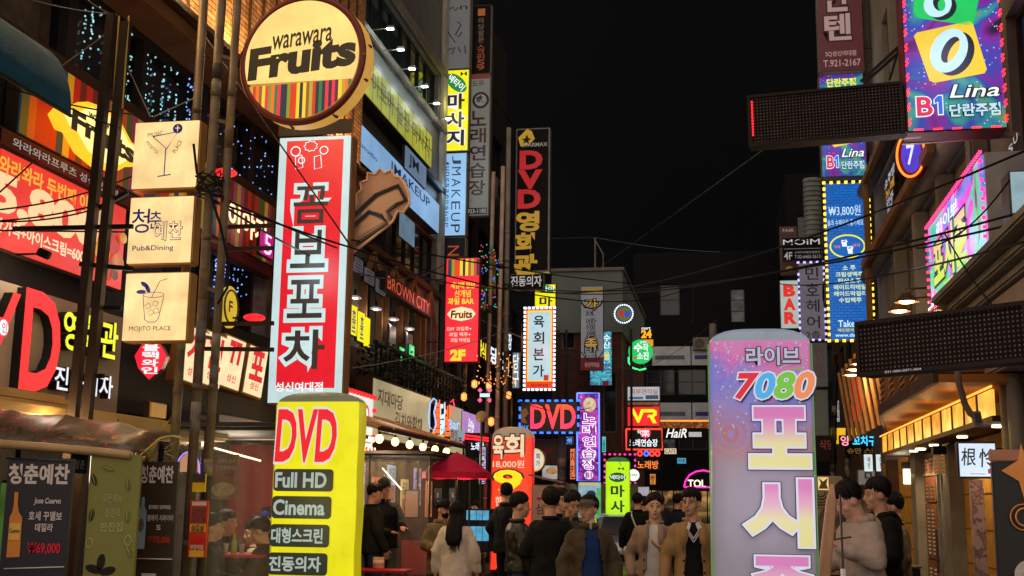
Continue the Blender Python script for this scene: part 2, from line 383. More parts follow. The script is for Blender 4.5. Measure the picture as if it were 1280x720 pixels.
def hand(bm, wr, fd, pn, curl=.5, s=1.0, side_=1):
    """palm and five unequal fingers: fd = direction of the fingers, pn = the way the palm faces"""
    fd = Vector(fd).normalized(); pn = Vector(pn); pn = (pn - fd * pn.dot(fd)).normalized(); sd = fd.cross(pn) * side_
    wr = Vector(wr); rot = Matrix((sd, fd, pn)).transposed()
    ell(bm, wr + fd * .048 * s, (.042 * s, .052 * s, .018 * s), 10, 8, rot)
    for i, (off, L) in enumerate(((-.031, .062), (-.011, .076), (.010, .081), (.030, .072))):
        b = wr + fd * .088 * s + sd * off * s; c1 = curl * (.8 + .12 * i)
        d1 = (fd * math.cos(c1) + pn * math.sin(c1)).normalized(); d2 = (fd * math.cos(c1 * 2.1) + pn * math.sin(c1 * 2.1)).normalized()
        m = b + d1 * L * .55 * s; cap2(bm, b - fd * .01, .0098 * s, m, .0088 * s, 8); cap2(bm, m, .0088 * s, m + d2 * L * .5 * s, .0075 * s, 8)
    b = wr + fd * .03 * s + sd * .036 * s; m = b + (fd * .6 + sd * .7 + pn * .3).normalized() * .042 * s
    cap2(bm, b, .013 * s, m, .0105 * s, 8); cap2(bm, m, .0105 * s, m + (fd * .9 + sd * .15 + pn * .4).normalized() * .034 * s, .009 * s, 8)
ARM = {'down': ((.255, .03, 1.13), (.275, -.04, .88), (0, -.1, -1)), 'pocket': ((.27, .06, 1.14), (.23, -.09, .95), (-.4, -.3, -1)),
       'phone': ((.26, .02, 1.14), (.10, -.25, 1.22), (-.8, -.35, .45)), 'fwd': ((.245, -.02, 1.15), (.19, -.27, 1.11), (-.2, -1, .1)),
       'hang': ((.25, -.02, 1.14), (.24, -.13, .90), (0, -.35, -1)), 'eat': ((.24, -.04, 1.16), (.12, -.26, 1.28), (-.4, -.6, .6)), 'table': ((.26, -.08, 1.16), (.16, -.32, 1.10), (-.3, -1, 0))}
def person(label, x, y, rz, H=1.72, yaw=0, nod=0, arms=('down', 'down'), skin=0, hair='short', top=None, topmat=None, bottoms=None, shirt=None,
           extras=(), z=0, sit=False, build=1.0, group=None, lean=0, face=True):
    root = empty('person', (x, y, z), rz, label, 'person', group); s = H / 1.75; root.scale = (s, s, s)
    LM = Matrix.Translation((0, 0, .95)) @ Matrix.Rotation(lean, 4, 'X') @ Matrix.Translation((0, 0, -.95))
    HM = LM @ headmat(yaw, nod)
    def bend(b):
        for v in b.verts:
            t = min(1, max(0, (v.co.z - .88) / .14))
            if t > 0 and not (sit and v.co.z < .97 and v.co.y < -.15): v.co = v.co.lerp(LM @ v.co, t)
    # skeleton
    A = {}
    for sgn, nm in ((-1, arms[0]), (1, arms[1])):
        e, wr, fd = ARM[nm]; A[sgn] = (Vector((sgn * .172, .01, 1.385)), Vector((sgn * e[0], e[1], e[2])), Vector((sgn * wr[0], wr[1], wr[2])), Vector((sgn * fd[0], fd[1], fd[2])), nm)
    if sit: LG = {q: ((q * .09, 0, .93), (q * .15, -.42, .90), (q * .15, -.40, .50)) for q in (-1, 1)}
    else: LG = {-1: ((-.09, .01, .93), (-.105, -.03 if rz else .0, .50), (-.11, .05, .09)), 1: ((.09, .01, .93), (.10, -.02, .50), (.115, -.02, .09))}
    # one continuous body
    bm = B(); hb = B()
    ell(hb, (0, .012, 1.655), (.076, .094, .094), 16, 12); ell(hb, (0, -.022, 1.583), (.055, .062, .064), 14, 10); ell(hb, (0, -.058, 1.545), (.026, .026, .022))
    cap2(hb, (0, -.082, 1.648), .008, (0, -.099, 1.608), .0125, 8)
    for q in (-1, 1):
        ell(hb, (q * .078, .012, 1.622), (.011, .019, .031)); ell(hb, (q * .030, -.070, 1.668), (.026, .014, .010)); ell(hb, (q * .040, -.052, 1.605), (.022, .024, .026)); ell(hb, (q * .009, -.094, 1.603), (.009, .009, .008))
    ell(hb, (0, -.080, 1.575), (.022, .011, .007)); ell(hb, (0, -.078, 1.563), (.018, .011, .007))
    hb.transform(headmat(yaw, nod)); t_ = bpy.data.meshes.new("t"); hb.to_mesh(t_); hb.free(); bm.from_mesh(t_); bpy.data.meshes.remove(t_)
    cap2(bm, (0, .03, 1.40), .066, headmat(yaw, nod) @ Vector((0, .015, 1.57)), .058, 12)
    loft(bm, [(.86, .15, .10, 0), (.98, .155, .105, 0), (1.12, .135, .095, 0), (1.28, .155, .105, 0), (1.38, .165, .10, .01), (1.43, .12, .075, .015), (1.46, .07, .06, .02)])
    for q in (-1, 1):
        sh, el_, wr, fd, nm = A[q]
        cap2(bm, sh, .046, el_, .038); cap2(bm, el_, .039, wr, .027)
        if nm != 'pocket': hand(bm, wr, fd, (-q * 1, .1, .2) if nm in ('down', 'hang') else (0, .2, 1 if nm in ('phone', 'eat') else -1), .55 if nm != 'phone' else .5, 1, -q if nm in('down','hang') else q)
        a, k, f = LG[q]
        cap2(bm, a, .078, k, .054); cap2(bm, k, .052, f, .036); cap2(bm, Vector(f) + Vector((0, .02, -.04)), .035, Vector(f) + Vector((0, -.13, -.055)), .03)
    bend(bm); body = link('body', voxel(bm, .0105, 2), SKIN[skin], root, True)
    # face
    if face:
        bm = B(); b3 = B(); b4 = B(); b5 = B()
        for q in (-1, 1):
            ell(b5, (q * .030, -.0700, 1.646), (.0145, .0095, .0052), 10, 6); ell(bm, (q * .029, -.0765, 1.646), (.0075, .006, .0068), 8, 6)
            cap2(b4, (q * .0305 - .015, -.0745, 1.6535), .0022, (q * .0305 + .015, -.0715, 1.6535), .0018, 6)
            cap2(b3, (q * .014, -.082, 1.6735), .0036, (q * .050, -.069, 1.672), .0028, 6)
        for b_, m_, n_ in ((b5, EYEW, 'eye_white'), (bm, EYE, 'eye'), (b4, EYE, 'eyelashes'), (b3, HAIR, 'eyebrows')): b_.transform(HM); obj(n_, b_, m_, root, True)
        bm = B(); ell(bm, (0, -.0885, 1.574), (.021, .006, .0042)); ell(bm, (0, -.0865, 1.566), (.018, .006, .0045)); bm.transform(HM); obj('lips', bm, LIP, root, True)
    # hair: a cap of locks
    if hair:
        rnd = random.Random(hash(label) % 997); long_ = hair == 'long'; hm_ = HAIRB if hair == 'brown' else HAIR
        bm = B(); ell(bm, (0, .022, 1.668), (.080, .095, .093), 16, 12)
        bmesh.ops.delete(bm, geom=[v for v in bm.verts if v.co.z < 1.60 or (v.co.y < -.045 and v.co.z < 1.70)], context='VERTS')
        crown = Vector((.005, .045, 1.668)); N = 190
        for i in range(N):
            az = 6.2832 * i / N * 7.13 + rnd.uniform(-.1, .1); fr = -math.sin(az)       # 1 = towards the face
            start = rnd.uniform(.08, .75); end = (1.38 if fr > .55 else 1.62 if fr > -.1 else 1.95) + rnd.uniform(-.1, .12)
            if hair in ('bowl',): end = (1.46 if fr > .45 else 1.72 if fr > -.1 else 1.95) + rnd.uniform(-.05, .05)
            if hair == 'part' and fr > .5: end = 1.05 + .5 * abs(math.cos(az)) + rnd.uniform(-.08, .1)
            if any(getattr(e_, '__name__', '') == 'capf' for e_ in extras) and fr > -.2: end = 1.0 if fr > .4 else 1.5
            pts = []; lift = rnd.uniform(1.0, 1.05); steps = 6; wob = rnd.uniform(-.22, .22)
            for j in range(steps + 1):
                t = start + (end - start) * j / steps; a2 = az + wob * j / steps
                lf = lift * (1 - .13 * max(0, t - 1.0) ** 1.2); pts.append(Vector((.083 * lf * math.sin(t) * math.cos(a2), .021 + .098 * lf * math.sin(t) * math.sin(a2), 1.668 + .098 * lift * math.cos(t))) + Vector((0, 0, .004 * rnd.random())))
            if long_ and fr < .35:
                b = pts[-1]; ln = rnd.uniform(.30, .50)
                for j in range(1, 7): pts.append(b + Vector((b.x * .25 * j / 6 + rnd.uniform(-.006, .006), max(0, .075 - abs(b.x) * .3) * (j / 6) ** .6 * (1 if b.y > 0 else .5), -ln * j / 6)))
            n_ = len(pts); tube(bm, pts, [.0105 * (1 - .65 * (j / (n_ - 1)) ** 2) for j in range(n_)], 5)
        if long_: loft(bm, [(1.24, .07, .014, .16), (1.32, .105, .03, .155), (1.45, .10, .035, .125), (1.6, .085, .05, .075)], 12)
        bm.transform(HM); obj('hair', bm, hm_, root, True)
    # clothes
    def torso(inf, z0, flare=0, neck=1.455):
        r = [(z0, .165 + inf + flare, .12 + inf + flare * .8, .0)] + ([(.80, .165 + inf + flare * .5, .12 + inf + flare * .4, 0)] if z0 < .7 else [])
        return r + [(.98 if z0 < .9 else z0 + .06, .160 + inf, .112 + inf, 0), (1.12, .145 + inf, .104 + inf, 0), (1.28, .166 + inf, .113 + inf, 0), (1.37, .178 + inf * .9, .106 + inf * .7, .01), (1.425, .145 + inf * .6, .085 + inf * .5, .015), (neck, .075 + inf * .2, .068 + inf * .2, .02)]
    def sleeves(bm, inf, stop=0.0):
        for q in (-1, 1):
            sh, el_, wr, fd, nm = A[q]; w2 = wr - (wr - el_).normalized() * .01
            i2 = inf * .62; cap2(bm, sh + Vector((-q * (.012 + i2 * .6), 0, -.002 - i2 * .35)), .054 + i2, el_, .048 + i2, 12); cap2(bm, el_, .048 + i2, w2, .038 + i2 * .8, 12)
    P = dict(inf=.012, z0=.93, flare=0, disp=.018, ds=.09, vox=.016, V=None, col=True)
    if top: P.update(top)
    if shirt is not None:
        bm = B(); loft(bm, torso(.008, .90)); 
        if P.get('turtle'): cap2(bm, (0, .02, 1.42), .068, (0, .012, 1.50), .062, 14)
        bend(bm); me = voxel(bm, .013, 2, .008, .06); o = link('shirt', me, shirt, root, True)
    if topmat is not None:
        bm = B(); loft(bm, torso(P['inf'], P['z0'], P['flare'])); sleeves(bm, P['inf'] * build)
        bend(bm); me = voxel(bm, P['vox'], 2, P['disp'] * .8, P['ds'] * 1.3)
        iv = LM.inverted()
        if P['V']:
            wt, wm, zb, wb = P['V']      # half-widths of the opening at the throat and at zb, then below
            def inV(c, n):
                c = iv @ c
                if c.y > 0 or c.z > 1.47 or n.y > .35: return False
                hw = wt + (wm - wt) * (1.45 - c.z) / (1.45 - zb) if c.z > zb else wb
                return abs(c.x) < hw
            cut(me, inV)
        o = link(P.get('name', 'jacket'), me, topmat, root, True)
        sd = o.modifiers.new('thick', 'SOLIDIFY'); sd.thickness = .006; sd.offset = 0
        # collar
        ck = P['col']
        if ck == 'lapel':
            bm = B()
            for q in (-1, 1):
                pts = [(q * .05, -.085, 1.475), (q * .115, -.100, 1.435), (q * .125, -.150, 1.30), (q * (P['V'][1] + .015), -.158 - P['inf'], 1.17), (q * .045, -.135, 1.33)]
                f = [bm.verts.new(p) for p in pts]; bk = [bm.verts.new(Vector(p) + Vector((0, .012, 0))) for p in pts]; n = len(pts)
                bm.faces.new(f); bm.faces.new(bk[::-1])
                for i in range(n): bm.faces.new((f[i], bk[i], bk[(i + 1) % n], f[(i + 1) % n]))
                cap2(bm, (q * .055, -.075, 1.475), .016, (q * .078, .03, 1.478), .018, 8); cap2(bm, (q * .078, .03, 1.478), .018, (0, .098, 1.475), .018, 8)
            bmesh.ops.recalc_face_normals(bm, faces=bm.faces); bm.transform(LM); obj('lapels', bm, topmat, root, True)
            bm = B()
            for q in (-1, 1):
                for zz in (1.10, .99, .88): ell(bm, (q * .095, -.118 - P['inf'] - (1.1 - zz) * .1, zz), (.011, .006, .011), 8, 6)
            bm.transform(LM); obj('buttons', bm, BLACK, root, True)
        elif ck == 'hood':
            bm = B(); 
            for i in range(9):
                a = R(-40 + 260 * i / 8); 
                p = Vector((.085 * math.cos(a), .03 + .08 * math.sin(a), 1.465 + .01 * math.sin(a))); a = R(-40 + 260 * (i + 1) / 8); cap2(bm, p, .032, (.085 * math.cos(a), .03 + .08 * math.sin(a), 1.465), .032, 10)
            ell(bm, (0, .13, 1.40), (.105, .05, .085)); bm.transform(LM); link('hood', voxel(bm, .013, 2, .012, .05), topmat, root, True)
        elif ck:
            bm = B(); n = 12
            pts = [(.072 * math.cos(R(-80 + 340 * i / n - 0)), .02 + .07 * math.sin(R(-80 + 340 * i / n)), 1.475) for i in range(n + 1)]
            tube(bm, pts, .020 if ck != 'puff' else .032, 8); bm.transform(LM); obj('collar', bm, topmat, root, True)
    if bottoms is not None:
        bm = B(); loft(bm, [(.86, .155, .115, 0), (.95, .165, .12, 0), (1.02, .155, .11, 0)])
        for q in (-1, 1):
            a, k, f = LG[q]; cap2(bm, a, .094, k, .070, 12); cap2(bm, k, .070, f, .058, 12)
        link('trousers', voxel(bm, .018, 2, .015, .1), bottoms, root, True)
        bm = B()
        for q in (-1, 1):
            f = Vector(LG[q][2]); cap2(bm, f + Vector((0, .035, -.045)), .045, f + Vector((0, -.14, -.055)), .036, 12); b2(bm, f + Vector((-.045, -.185, -.095)), f + Vector((.045, .085, -.075)), .008)
        obj('shoes', bm, BLACK, root, True)
    for ex in extras: ex(root, HM, LM, A)
    return root
def x_cap(mat, brim=-1, bucket=False, back=False):
    def capf(root, HM, LM, A):
        bm = B(); ell(bm, (0, .020, 1.682), (.089, .104, .086), 20, 12); bmesh.ops.delete(bm, geom=[v for v in bm.verts if v.co.z < 1.678], context='VERTS'); bm.transform(HM)
        o = obj('cap', bm, mat, root, True); sd = o.modifiers.new('t', 'SOLIDIFY'); sd.thickness = .005
        bm = B()
        if bucket: 
            pts0 = [(.093 * math.cos(6.2832 * i / 24), .02 + .108 * math.sin(6.2832 * i / 24), 1.68) for i in range(24)]; pts1 = [(.135 * math.cos(6.2832 * i / 24), .02 + .150 * math.sin(6.2832 * i / 24), 1.645) for i in range(24)]
            a = [bm.verts.new(p) for p in pts0]; b = [bm.verts.new(p) for p in pts1]
            for i in range(24): bm.faces.new((a[i], b[i], b[(i + 1) % 24], a[(i + 1) % 24]))
        else:
            n = 10; a = [bm.verts.new((.088 * math.cos(R(200 + 140 * i / n)), .02 + .100 * math.sin(R(200 + 140 * i / n)), 1.682)) for i in range(n + 1)]
            b = [bm.verts.new((.080 * math.cos(R(200 + 140 * i / n)), -.06 + .100 * math.sin(R(200 + 140 * i / n)), 1.668 + .012 * math.sin(math.pi * i / n))) for i in range(n + 1)]
            for i in range(n): bm.faces.new((a[i], b[i], b[i + 1], a[i + 1]))
        bm.transform(HM); o = obj('cap_brim', bm, mat, root, True); sd = o.modifiers.new('t', 'SOLIDIFY'); sd.thickness = .006
    return capf
def x_mask(mat):
    def f(root, HM, LM, A):
        bm = B(); ell(bm, (0, -.045, 1.578), (.062, .062, .045), 16, 10); bm.transform(HM); obj('face_mask', bm, mat, root, True)
    return f
def x_glasses():
    def f(root, HM, LM, A):
        bm = B()
        for q in (-1, 1):
            tube(bm, [(q * .031 + .019 * math.cos(6.2832 * i / 16), -.094, 1.645 + .017 * math.sin(6.2832 * i / 16)) for i in range(16)], .0016, 5, closed=True, caps=False)
            tube(bm, [(q * .05, -.092, 1.648), (q * .081, .01, 1.645)], .0014, 5)
        bm.transform(HM); obj('glasses', bm, STEEL, root, True)
    return f
def x_strap(mat, q=1):
    def f(root, HM, LM, A):
        bm = B(); 
        for yy, yb in ((-.142, -.135), (.145, .14)): tube(bm, [(q * .10, yy * .35, 1.455), (q * .09, yy, 1.38), (q * .02, yy * 1.06, 1.2), (-q * .14, yy * .9, 1.0)], .013, 6)
        bm.transform(LM); obj('bag_strap', bm, mat, root)
    return f
def x_pack(mat):
    def f(root, HM, LM, A):
        bm = B(); ell(bm, (0, .20, 1.22), (.15, .10, .20), 16, 10); ell(bm, (0, .27, 1.13), (.11, .05, .1)); bm.transform(LM); link('backpack', voxel(bm, .016, 2, .01, .08), mat, root, True)
        bm = B()
        for q in (-1, 1): tube(bm, [(q * .1, .14, 1.40), (q * .1, .0, 1.475), (q * .11, -.125, 1.36), (q * .13, -.14, 1.2), (q * .17, .02, 1.05)], .016, 6)
        bm.transform(LM); obj('straps', bm, mat, root)
    return f
def x_trim():
    def f(root, HM, LM, A):
        for off, m_, nm in ((0, WHITEP, 'knit_stripe'), (.018, BLACK, 'knit_stripe'), (.03, WHITEP, 'knit_stripe')):
            bm = B()
            for q in (-1, 1): tube(bm, [(q * (.075), -.07 - off * .6, 1.435 - off), (q * .045, -.118 - off * .3, 1.37 - off), (0, -.134 - off * .1, 1.30 - off)], .0065, 5)
            bm.transform(LM); obj(nm, bm, m_, root)
        bm = B()
        for q in (-1, 1):
            f = [bm.verts.new(p) for p in ((q * .02, -.105, 1.44), (q * .07, -.07, 1.475), (q * .085, -.10, 1.41), (q * .04, -.128, 1.38))]; bm.faces.new(f)
        bm.transform(LM); o = obj('shirt_collar', bm, WHITEP, root); sd = o.modifiers.new('t', 'SOLIDIFY'); sd.thickness = .005
    return f
def x_phone(side_=1):
    def f(root, HM, LM, A):
        wr = A[side_][2]; fd = A[side_][3].normalized(); bm = B(); box(bm, wr + fd * .1 + Vector((0, 0, .02)), (.075, .15, .009), fd.to_track_quat('Y', 'Z').to_matrix(), .003); bm.transform(LM); obj('phone', bm, BLACK, root)
    return f
# ---------------------------------------------------------------- ground
def struct(name, bm, mat): o = obj(name, bm, mat); o['kind'] = 'structure'; return o
m, t, p = newmat('asphalt')
n = noise(t, 1.1, 6); r_ = ramp(t, n.outputs[0], [(.3, (.025, .024, .024)), (.7, (.07, .066, .064))]); t.links.new(r_.outputs[0], p.inputs['Base Color'])
n = noise(t, .6, 3); rr = t.nodes.new('ShaderNodeMapRange'); t.links.new(n.outputs[0], rr.inputs[0]); rr.inputs[3].default_value = .18; rr.inputs[4].default_value = .8; t.links.new(rr.outputs[0], p.inputs['Roughness'])
n = noise(t, 90, 3); b_ = t.nodes.new('ShaderNodeBump'); b_.inputs['Strength'].default_value = .35; b_.inputs['Distance'].default_value = .01; t.links.new(n.outputs[0], b_.inputs['Height']); t.links.new(b_.outputs[0], p.inputs['Normal'])
bm = B(); b2(bm, (-150, -60, -.5), (150, 260, 0)); struct('ground', bm, m)
PAV = pm((95, 88, 82), .7, 0, .3, 2, .2)
for nm, x0, x1, y0, y1 in (('pavement_left', -6.0, -5.2, 3, 60), ('pavement_right', 2.55, 3.05, 6, 60)):
    bm = B(); b2(bm, (x0, y0, .004), (x1, y1, .12), .015); struct(nm, bm, PAV)
bm = B()
for k in range(9): b2(bm, (-1.2, 8 + 6 * k, .002), (-1.08, 11 + 6 * k, .006))
struct('road_marking', bm, pm((150, 148, 140), .7, 0, .4, 6))

# ---------------------------------------------------------------- buildings
def wallgrid(bm, W, H, holes, t=.25, z0=0):
    us = sorted({0, W} | {a for h in holes for a in (h[0], h[2])}); zs = sorted({z0, H} | {a for h in holes for a in (h[1], h[3])})
    V = {}
    def v(x, y, z):
        k = (round(x, 4), round(y, 4), round(z, 4))
        if k not in V: V[k] = bm.verts.new((x, y, z))
        return V[k]
    for i in range(len(us) - 1):
        for j in range(len(zs) - 1):
            a, b, c, d = us[i], us[i + 1], zs[j], zs[j + 1]; cx, cz = (a + b) / 2, (c + d) / 2
            if any(h[0] < cx < h[2] and h[1] < cz < h[3] for h in holes): continue
            bm.faces.new((v(a, 0, c), v(b, 0, c), v(b, 0, d), v(a, 0, d)))
    for a, c, b, d in holes:
        for q in (((a, 0, c), (a, t, c), (b, t, c), (b, 0, c)), ((a, 0, d), (b, 0, d), (b, t, d), (a, t, d)), ((a, 0, c), (a, 0, d), (a, t, d), (a, t, c)), ((b, 0, c), (b, t, c), (b, t, d), (b, 0, d))):
            bm.faces.new([v(*p_) for p_ in q])
def building(name, label, loc, rz, W, H, D, holes, wallm, framem, panes, mull=(2, 1), extra_sides=True, roofm=None, fr=.05, z0=0):
    """local x along the facade, -y to the street; every window is a part with its pane"""
    root = empty(name, loc, rz, label, 'building')
    bm = B(); wallgrid(bm, W, H, holes, .25, z0)
    for q in (((0, 0, z0), (0, 0, H), (0, D, H), (0, D, z0)), ((W, 0, z0), (W, D, z0), (W, D, H), (W, 0, H)), ((0, D, z0), (0, D, H), (W, D, H), (W, D, z0)), ((0, 0, H), (W, 0, H), (W, D, H), (0, D, H))):
        bm.faces.new([bm.verts.new(p_) for p_ in q])
    obj('wall', bm, wallm, root)
    for i, (a, c, b, d) in enumerate(holes):
        f = B(); y0, y1 = .10, .17
        b2(f, (a, y0, c), (a + fr, y1, d)); b2(f, (b - fr, y0, c), (b, y1, d)); b2(f, (a + fr, y0, c), (b - fr, y1, c + fr)); b2(f, (a + fr, y0, d - fr), (b - fr, y1, d))
        nx = max(1, round((b - a) / mull[0])); nz = max(1, round((d - c) / mull[1]))
        for k in range(1, nx): x = a + (b - a) * k / nx; b2(f, (x - .025, y0 + .005, c + fr), (x + .025, y1 - .005, d - fr))
        for k in range(1, nz): z = c + (d - c) * k / nz; b2(f, (a + fr, y0 + .01, z - .02), (b - fr, y1 - .01, z + .02))
        w_ = obj('window', f, framem, root)
        g = B(); b2(g, (a + .01, .15, c + .01), (b - .01, .156, d - .01)); obj('pane', g, panes[i % len(panes)], w_)
    return root
GL = glassmat('dark'); GLG = glassmat('green', (.012, .022, .02)); GLW = glassmat('warm', (.02, .02, .02), .1, (150, 95, 45), .5); GLB = glassmat('blue', (.01, .02, .03), .1, (30, 60, 110), .35)
GLC = glassmat('cool', (.02, .02, .02), .1, (120, 130, 125), .25)
CONC = pm((128, 120, 110), .85, 0, .3, 1.2, .25); CONCD = pm((44, 42, 42), .85, 0, .35, 1.2, .25); WHW = pm((112, 120, 115), .8, 0, .15, 1, .1)
DARKW = pm((44, 40, 38), .7, 0, .35, 1.5, .2); TILEW = pm((92, 90, 84), .45, 0, .25, 2, .1)
GOLD = pm((176, 128, 52), .8, 0, .28, 5, .5, bsc=70); BROWN = pm((66, 44, 30), .6, 0, .35, 4, .2); WOODM = pm((112, 66, 34), .5, 0, .35, 3, .15, sc3=(6, 6, .6)); CREAM = pm((176, 156, 120), .7, 0, .2, 2, .1)
PI2 = math.pi / 2
# left, near: the bar building (facade plane x = -6)
LX = -6.0; y0, y1 = 5.0, 18.4
holes = []
for k in range(9): a = .5 + 1.46 * k; holes.append((a, 5.62, a + 1.3, 6.42))
for k in range(5): a = 6.9 + 1.28 * k; holes.append((a, 3.75, a + 1.2, 4.75))
for k in range(4): a = 5.7 + 1.9 * k; holes.append((a, .4, a + 1.75, 2.5))
LB = building('bar_building', 'dark bar building at the left edge with a gold-lit brick band', (LX, y0, 0), PI2, y1 - y0, 13, 9, holes, DARKW, BLACK, [GL, GL, glassmat('bar', (.02, .02, .02), .1, (90, 60, 35), .3)], (1.3, 1.05))
def localbox(root, name, a, b, mat, bev=0): bm = B(); b2(bm, a, b, bev); return obj(name, bm, mat, root)
localbox(LB, 'cornice', (3, -.42, 6.46), (13.4, -.003, 6.66), pm((120, 82, 48), .5, .3, .3, 3), .02)
localbox(LB, 'cornice', (3, -.50, 6.662), (13.4, -.003, 6.77), BROWN, .02)
gb = brickmat('gold', (196, 140, 84), (150, 98, 56), (50, 32, 18), 1)
localbox(LB, 'brick_band', (3, -.12, 6.772), (13.4, -.004, 10.6), gb)
bm = B()
for k in range(23): b2(bm, (3.4 + k * .43, -.15, 6.86), (3.43 + k * .43, -.122, 10.5))
obj('brick_fins', bm, BROWN, LB, kind='stuff')
bm = B(); b2(bm, (3.1, -.40, 6.78), (13.3, -.36, 6.81)); obj('light_strip', bm, em((255, 190, 90), 9, 0), LB)
for k in range(7): lamp('strip_light', (LX + .46, y0 + 3.4 + 1.5 * k, 6.98), 42, (1, .66, .28), .1)
for z_ in (5.48,): localbox(LB, 'spandrel_rail', (.0, -.08, z_), (13.4, -.003, z_ + .14), BROWN)
# left, middle: grey tiled block with the sign bands
XM = -6.5; y0m, y1m = 19.2, 26.6
Wm = y1m - y0m
holes = [(.4, 10.36, 6.9, 11.5), (.3, 6.4, 7.0, 7.55), (.4, 13.2, 6.9, 14.6)] + [(1.4 + 1.45 * k, 4.35, 2.35 + 1.45 * k, 6.0) for k in range(4)]
LM_ = building('tiled_block', 'grey tiled block with yellow and pale blue sign bands and long dark windows', (XM, y0m, 0), PI2, Wm, 18, 9, holes, TILEW, DARKM, [GLG, GL], (.75, 2))
bm = B()
for k in range(1, 10): b2(bm, (.01, -.012, 13.2 + .48 * k), (Wm - .01, -.003, 13.215 + .48 * k))
obj('tile_joint', bm, DARKM, LM_, kind='stuff')
for z_, m_ in ((11.56, GREYP), (10.16, GREYP), (8.7, DARKM), (6.2, BROWN)): localbox(LM_, 'ledge', (0, -.12, z_), (Wm, -.003, z_ + .16), m_, .02)
localbox(LM_, 'corner_pier', (Wm - .35, -.1, 6.6), (Wm + .05, -.002, 17.9), pm((150, 148, 140), .6, 0, .2), .02)
localbox(LM_, 'timber_wall', (0, -.09, 3.6), (Wm - .4, -.004, 4.3), BROWN)
# pointed timber arches round the cafe windows
for k in range(4):
    bm = B(); a = 1.4 + 1.45 * k; c_ = a + .475
    for q in (a - .06, a + .95): b2(bm, (q, -.14, 4.3), (q + .08, -.02, 5.55))
    beam(bm, (a - .02, -.08, 5.5), (c_, -.08, 6.2), .08, .1); beam(bm, (a + 1.0, -.09, 5.5), (c_, -.09, 6.2), .08, .1)
    obj('pointed_arch', bm, pm((120, 84, 58), .6, 0, .3, 4), LM_)
localbox(LM_, 'balcony', (.0, -.75, 3.55), (Wm - .2, -.005, 3.7), BROWN, .02)
for k in range(24): localbox(LM_, 'baluster', (.1 + .29 * k, -.74, 3.7), (.15 + .29 * k, -.70, 4.25), BLACK)
localbox(LM_, 'handrail', (.05, -.77, 4.25), (Wm - .3, -.68, 4.31), BLACK)
# left, far: two dark buildings
holes = [(.4 + 1.9 * k, z_, 1.9 + 1.9 * k, z_ + 1.5) for z_ in (4.4, 7.6, 10.8) for k in range(4)]
building('corner_building', 'dark narrow building behind the stacked projecting signs on the left', (-6.6, 27.2, 0), PI2, 8, 15.5, 8, holes, DARKW, BLACK, [GL, GLW, GL], (.75, 1.5))
holes = [(.4 + 1.9 * k, z_, 1.7 + 1.9 * k, z_ + 1.3) for z_ in (1.0, 3.9, 6.6) for k in range(3)]
building('low_building', 'low dark building behind the round sphere lamp and steel poles', (-6.9, 36, 0), PI2, 6.5, 9.5, 8, holes, CONCD, BLACK, [GLW, GL], (.7, 1.3))
# centre: brick building with a white top floor
pb0 = atY(690, 480, 44); pb1 = atY(777, 480, 44); bw_ = pb1.x - pb0.x
BR = brickmat('red', (104, 52, 36), (84, 40, 28), (60, 48, 42), 1, bw=.24, bh=.08)
holes = [(.35, 7.3, .85, 9.2), (1.9, 4.2, 2.4, 6.4)]
ht = atY(733, 340, 44).z
BB = building('brick_building', 'red brick corner building with a pale plastered top floor', (pb0.x, 44, 0), 0, bw_, ht, 12, holes, BR, GREYP, [GL], (1, 1.5))
localbox(BB, 'top_floor', (-.03, -.06, ht - 2.3), (bw_ + .03, -.004, ht + .02), WHW); localbox(BB, 'top_floor_side', (bw_ + .004, -.05, ht - 2.3), (bw_ + .06, 11.9, ht + .02), WHW)
localbox(BB, 'parapet', (-.1, -.12, ht + .024), (bw_ + .12, 12, ht + .14), GREYP)
for xx in (.25, .55, 1.5, 2.95): bm = B(); cyl(bm, (xx, -.16, 0), (xx, -.16, ht - 2.2), .045, 8); obj('pipe', bm, DARKM, BB, True)
localbox(BB, 'shop_wall', (0, -.05, 0), (bw_, -.004, 3.2), CONCD)
# real bricks over the part that faces the street
me_ = None; nb = 0
bm = B(); b2(bm, (-.115, -.008, -.032), (.115, 0, .032)); bme = bpy.data.meshes.new('brick'); bm.to_mesh(bme); bm.free(); bme.materials.append(pm((110, 54, 38), .85, 0, .4, 9))
for row in range(18):
    for k in range(15):
        x = .2 + k * .245 + (row % 2) * .12
        if x > bw_ - .12 or (.2 < x < 1.0 and True) or (1.75 < x < 2.55 and row < 8): continue
        o = bpy.data.objects.new('brick', bme); C.objects.link(o); o.parent = BB; o.location = (x, -.001, 6.4 + row * .085)
# back: dark street-closing buildings
pk0 = atY(793, 480, 60); pk1 = atY(905, 480, 60)
holes = []
for k in range(4): holes += [(.6 + 1.55 * k, 7.0, 2.0 + 1.55 * k, 8.3), (.6 + 1.55 * k, 4.3, 2.0 + 1.55 * k, 5.5)]
holes += [(1.3, 11.0, 2.3, 12.6), (4.8, 10.6, 5.5, 12.3)]
DK = building('dark_building', 'dark four storey building closing the street behind the two tall balloon signs', (pk0.x, 60, 0), 0, 7.2, 14.2, 10, holes, pm((14, 14, 16), .8, 0, .3, 1, .2), pm((70, 70, 70), .5, 0, .2), [GL, GLC, GL, GL, GLC], (.7, .65))
for i, (z_, tx) in enumerate(((8.45, '당구장'), (5.65, '학원'))):
    for k in range(3): localbox(DK, 'fascia_panel', (.9 + 1.95 * k, -.12, z_), (2.8 + 1.95 * k, -.004, z_ + .95), pm((176, 176, 180), .5, 0, .2), .01); localbox(DK, 'print_strip', (1.05 + 1.95 * k, -.126, z_ + .3), (2.5 + 1.95 * k, -.122, z_ + .5), pm([(90, 100, 110), (70, 60, 130), (140, 50, 110)][k], .5), 0)
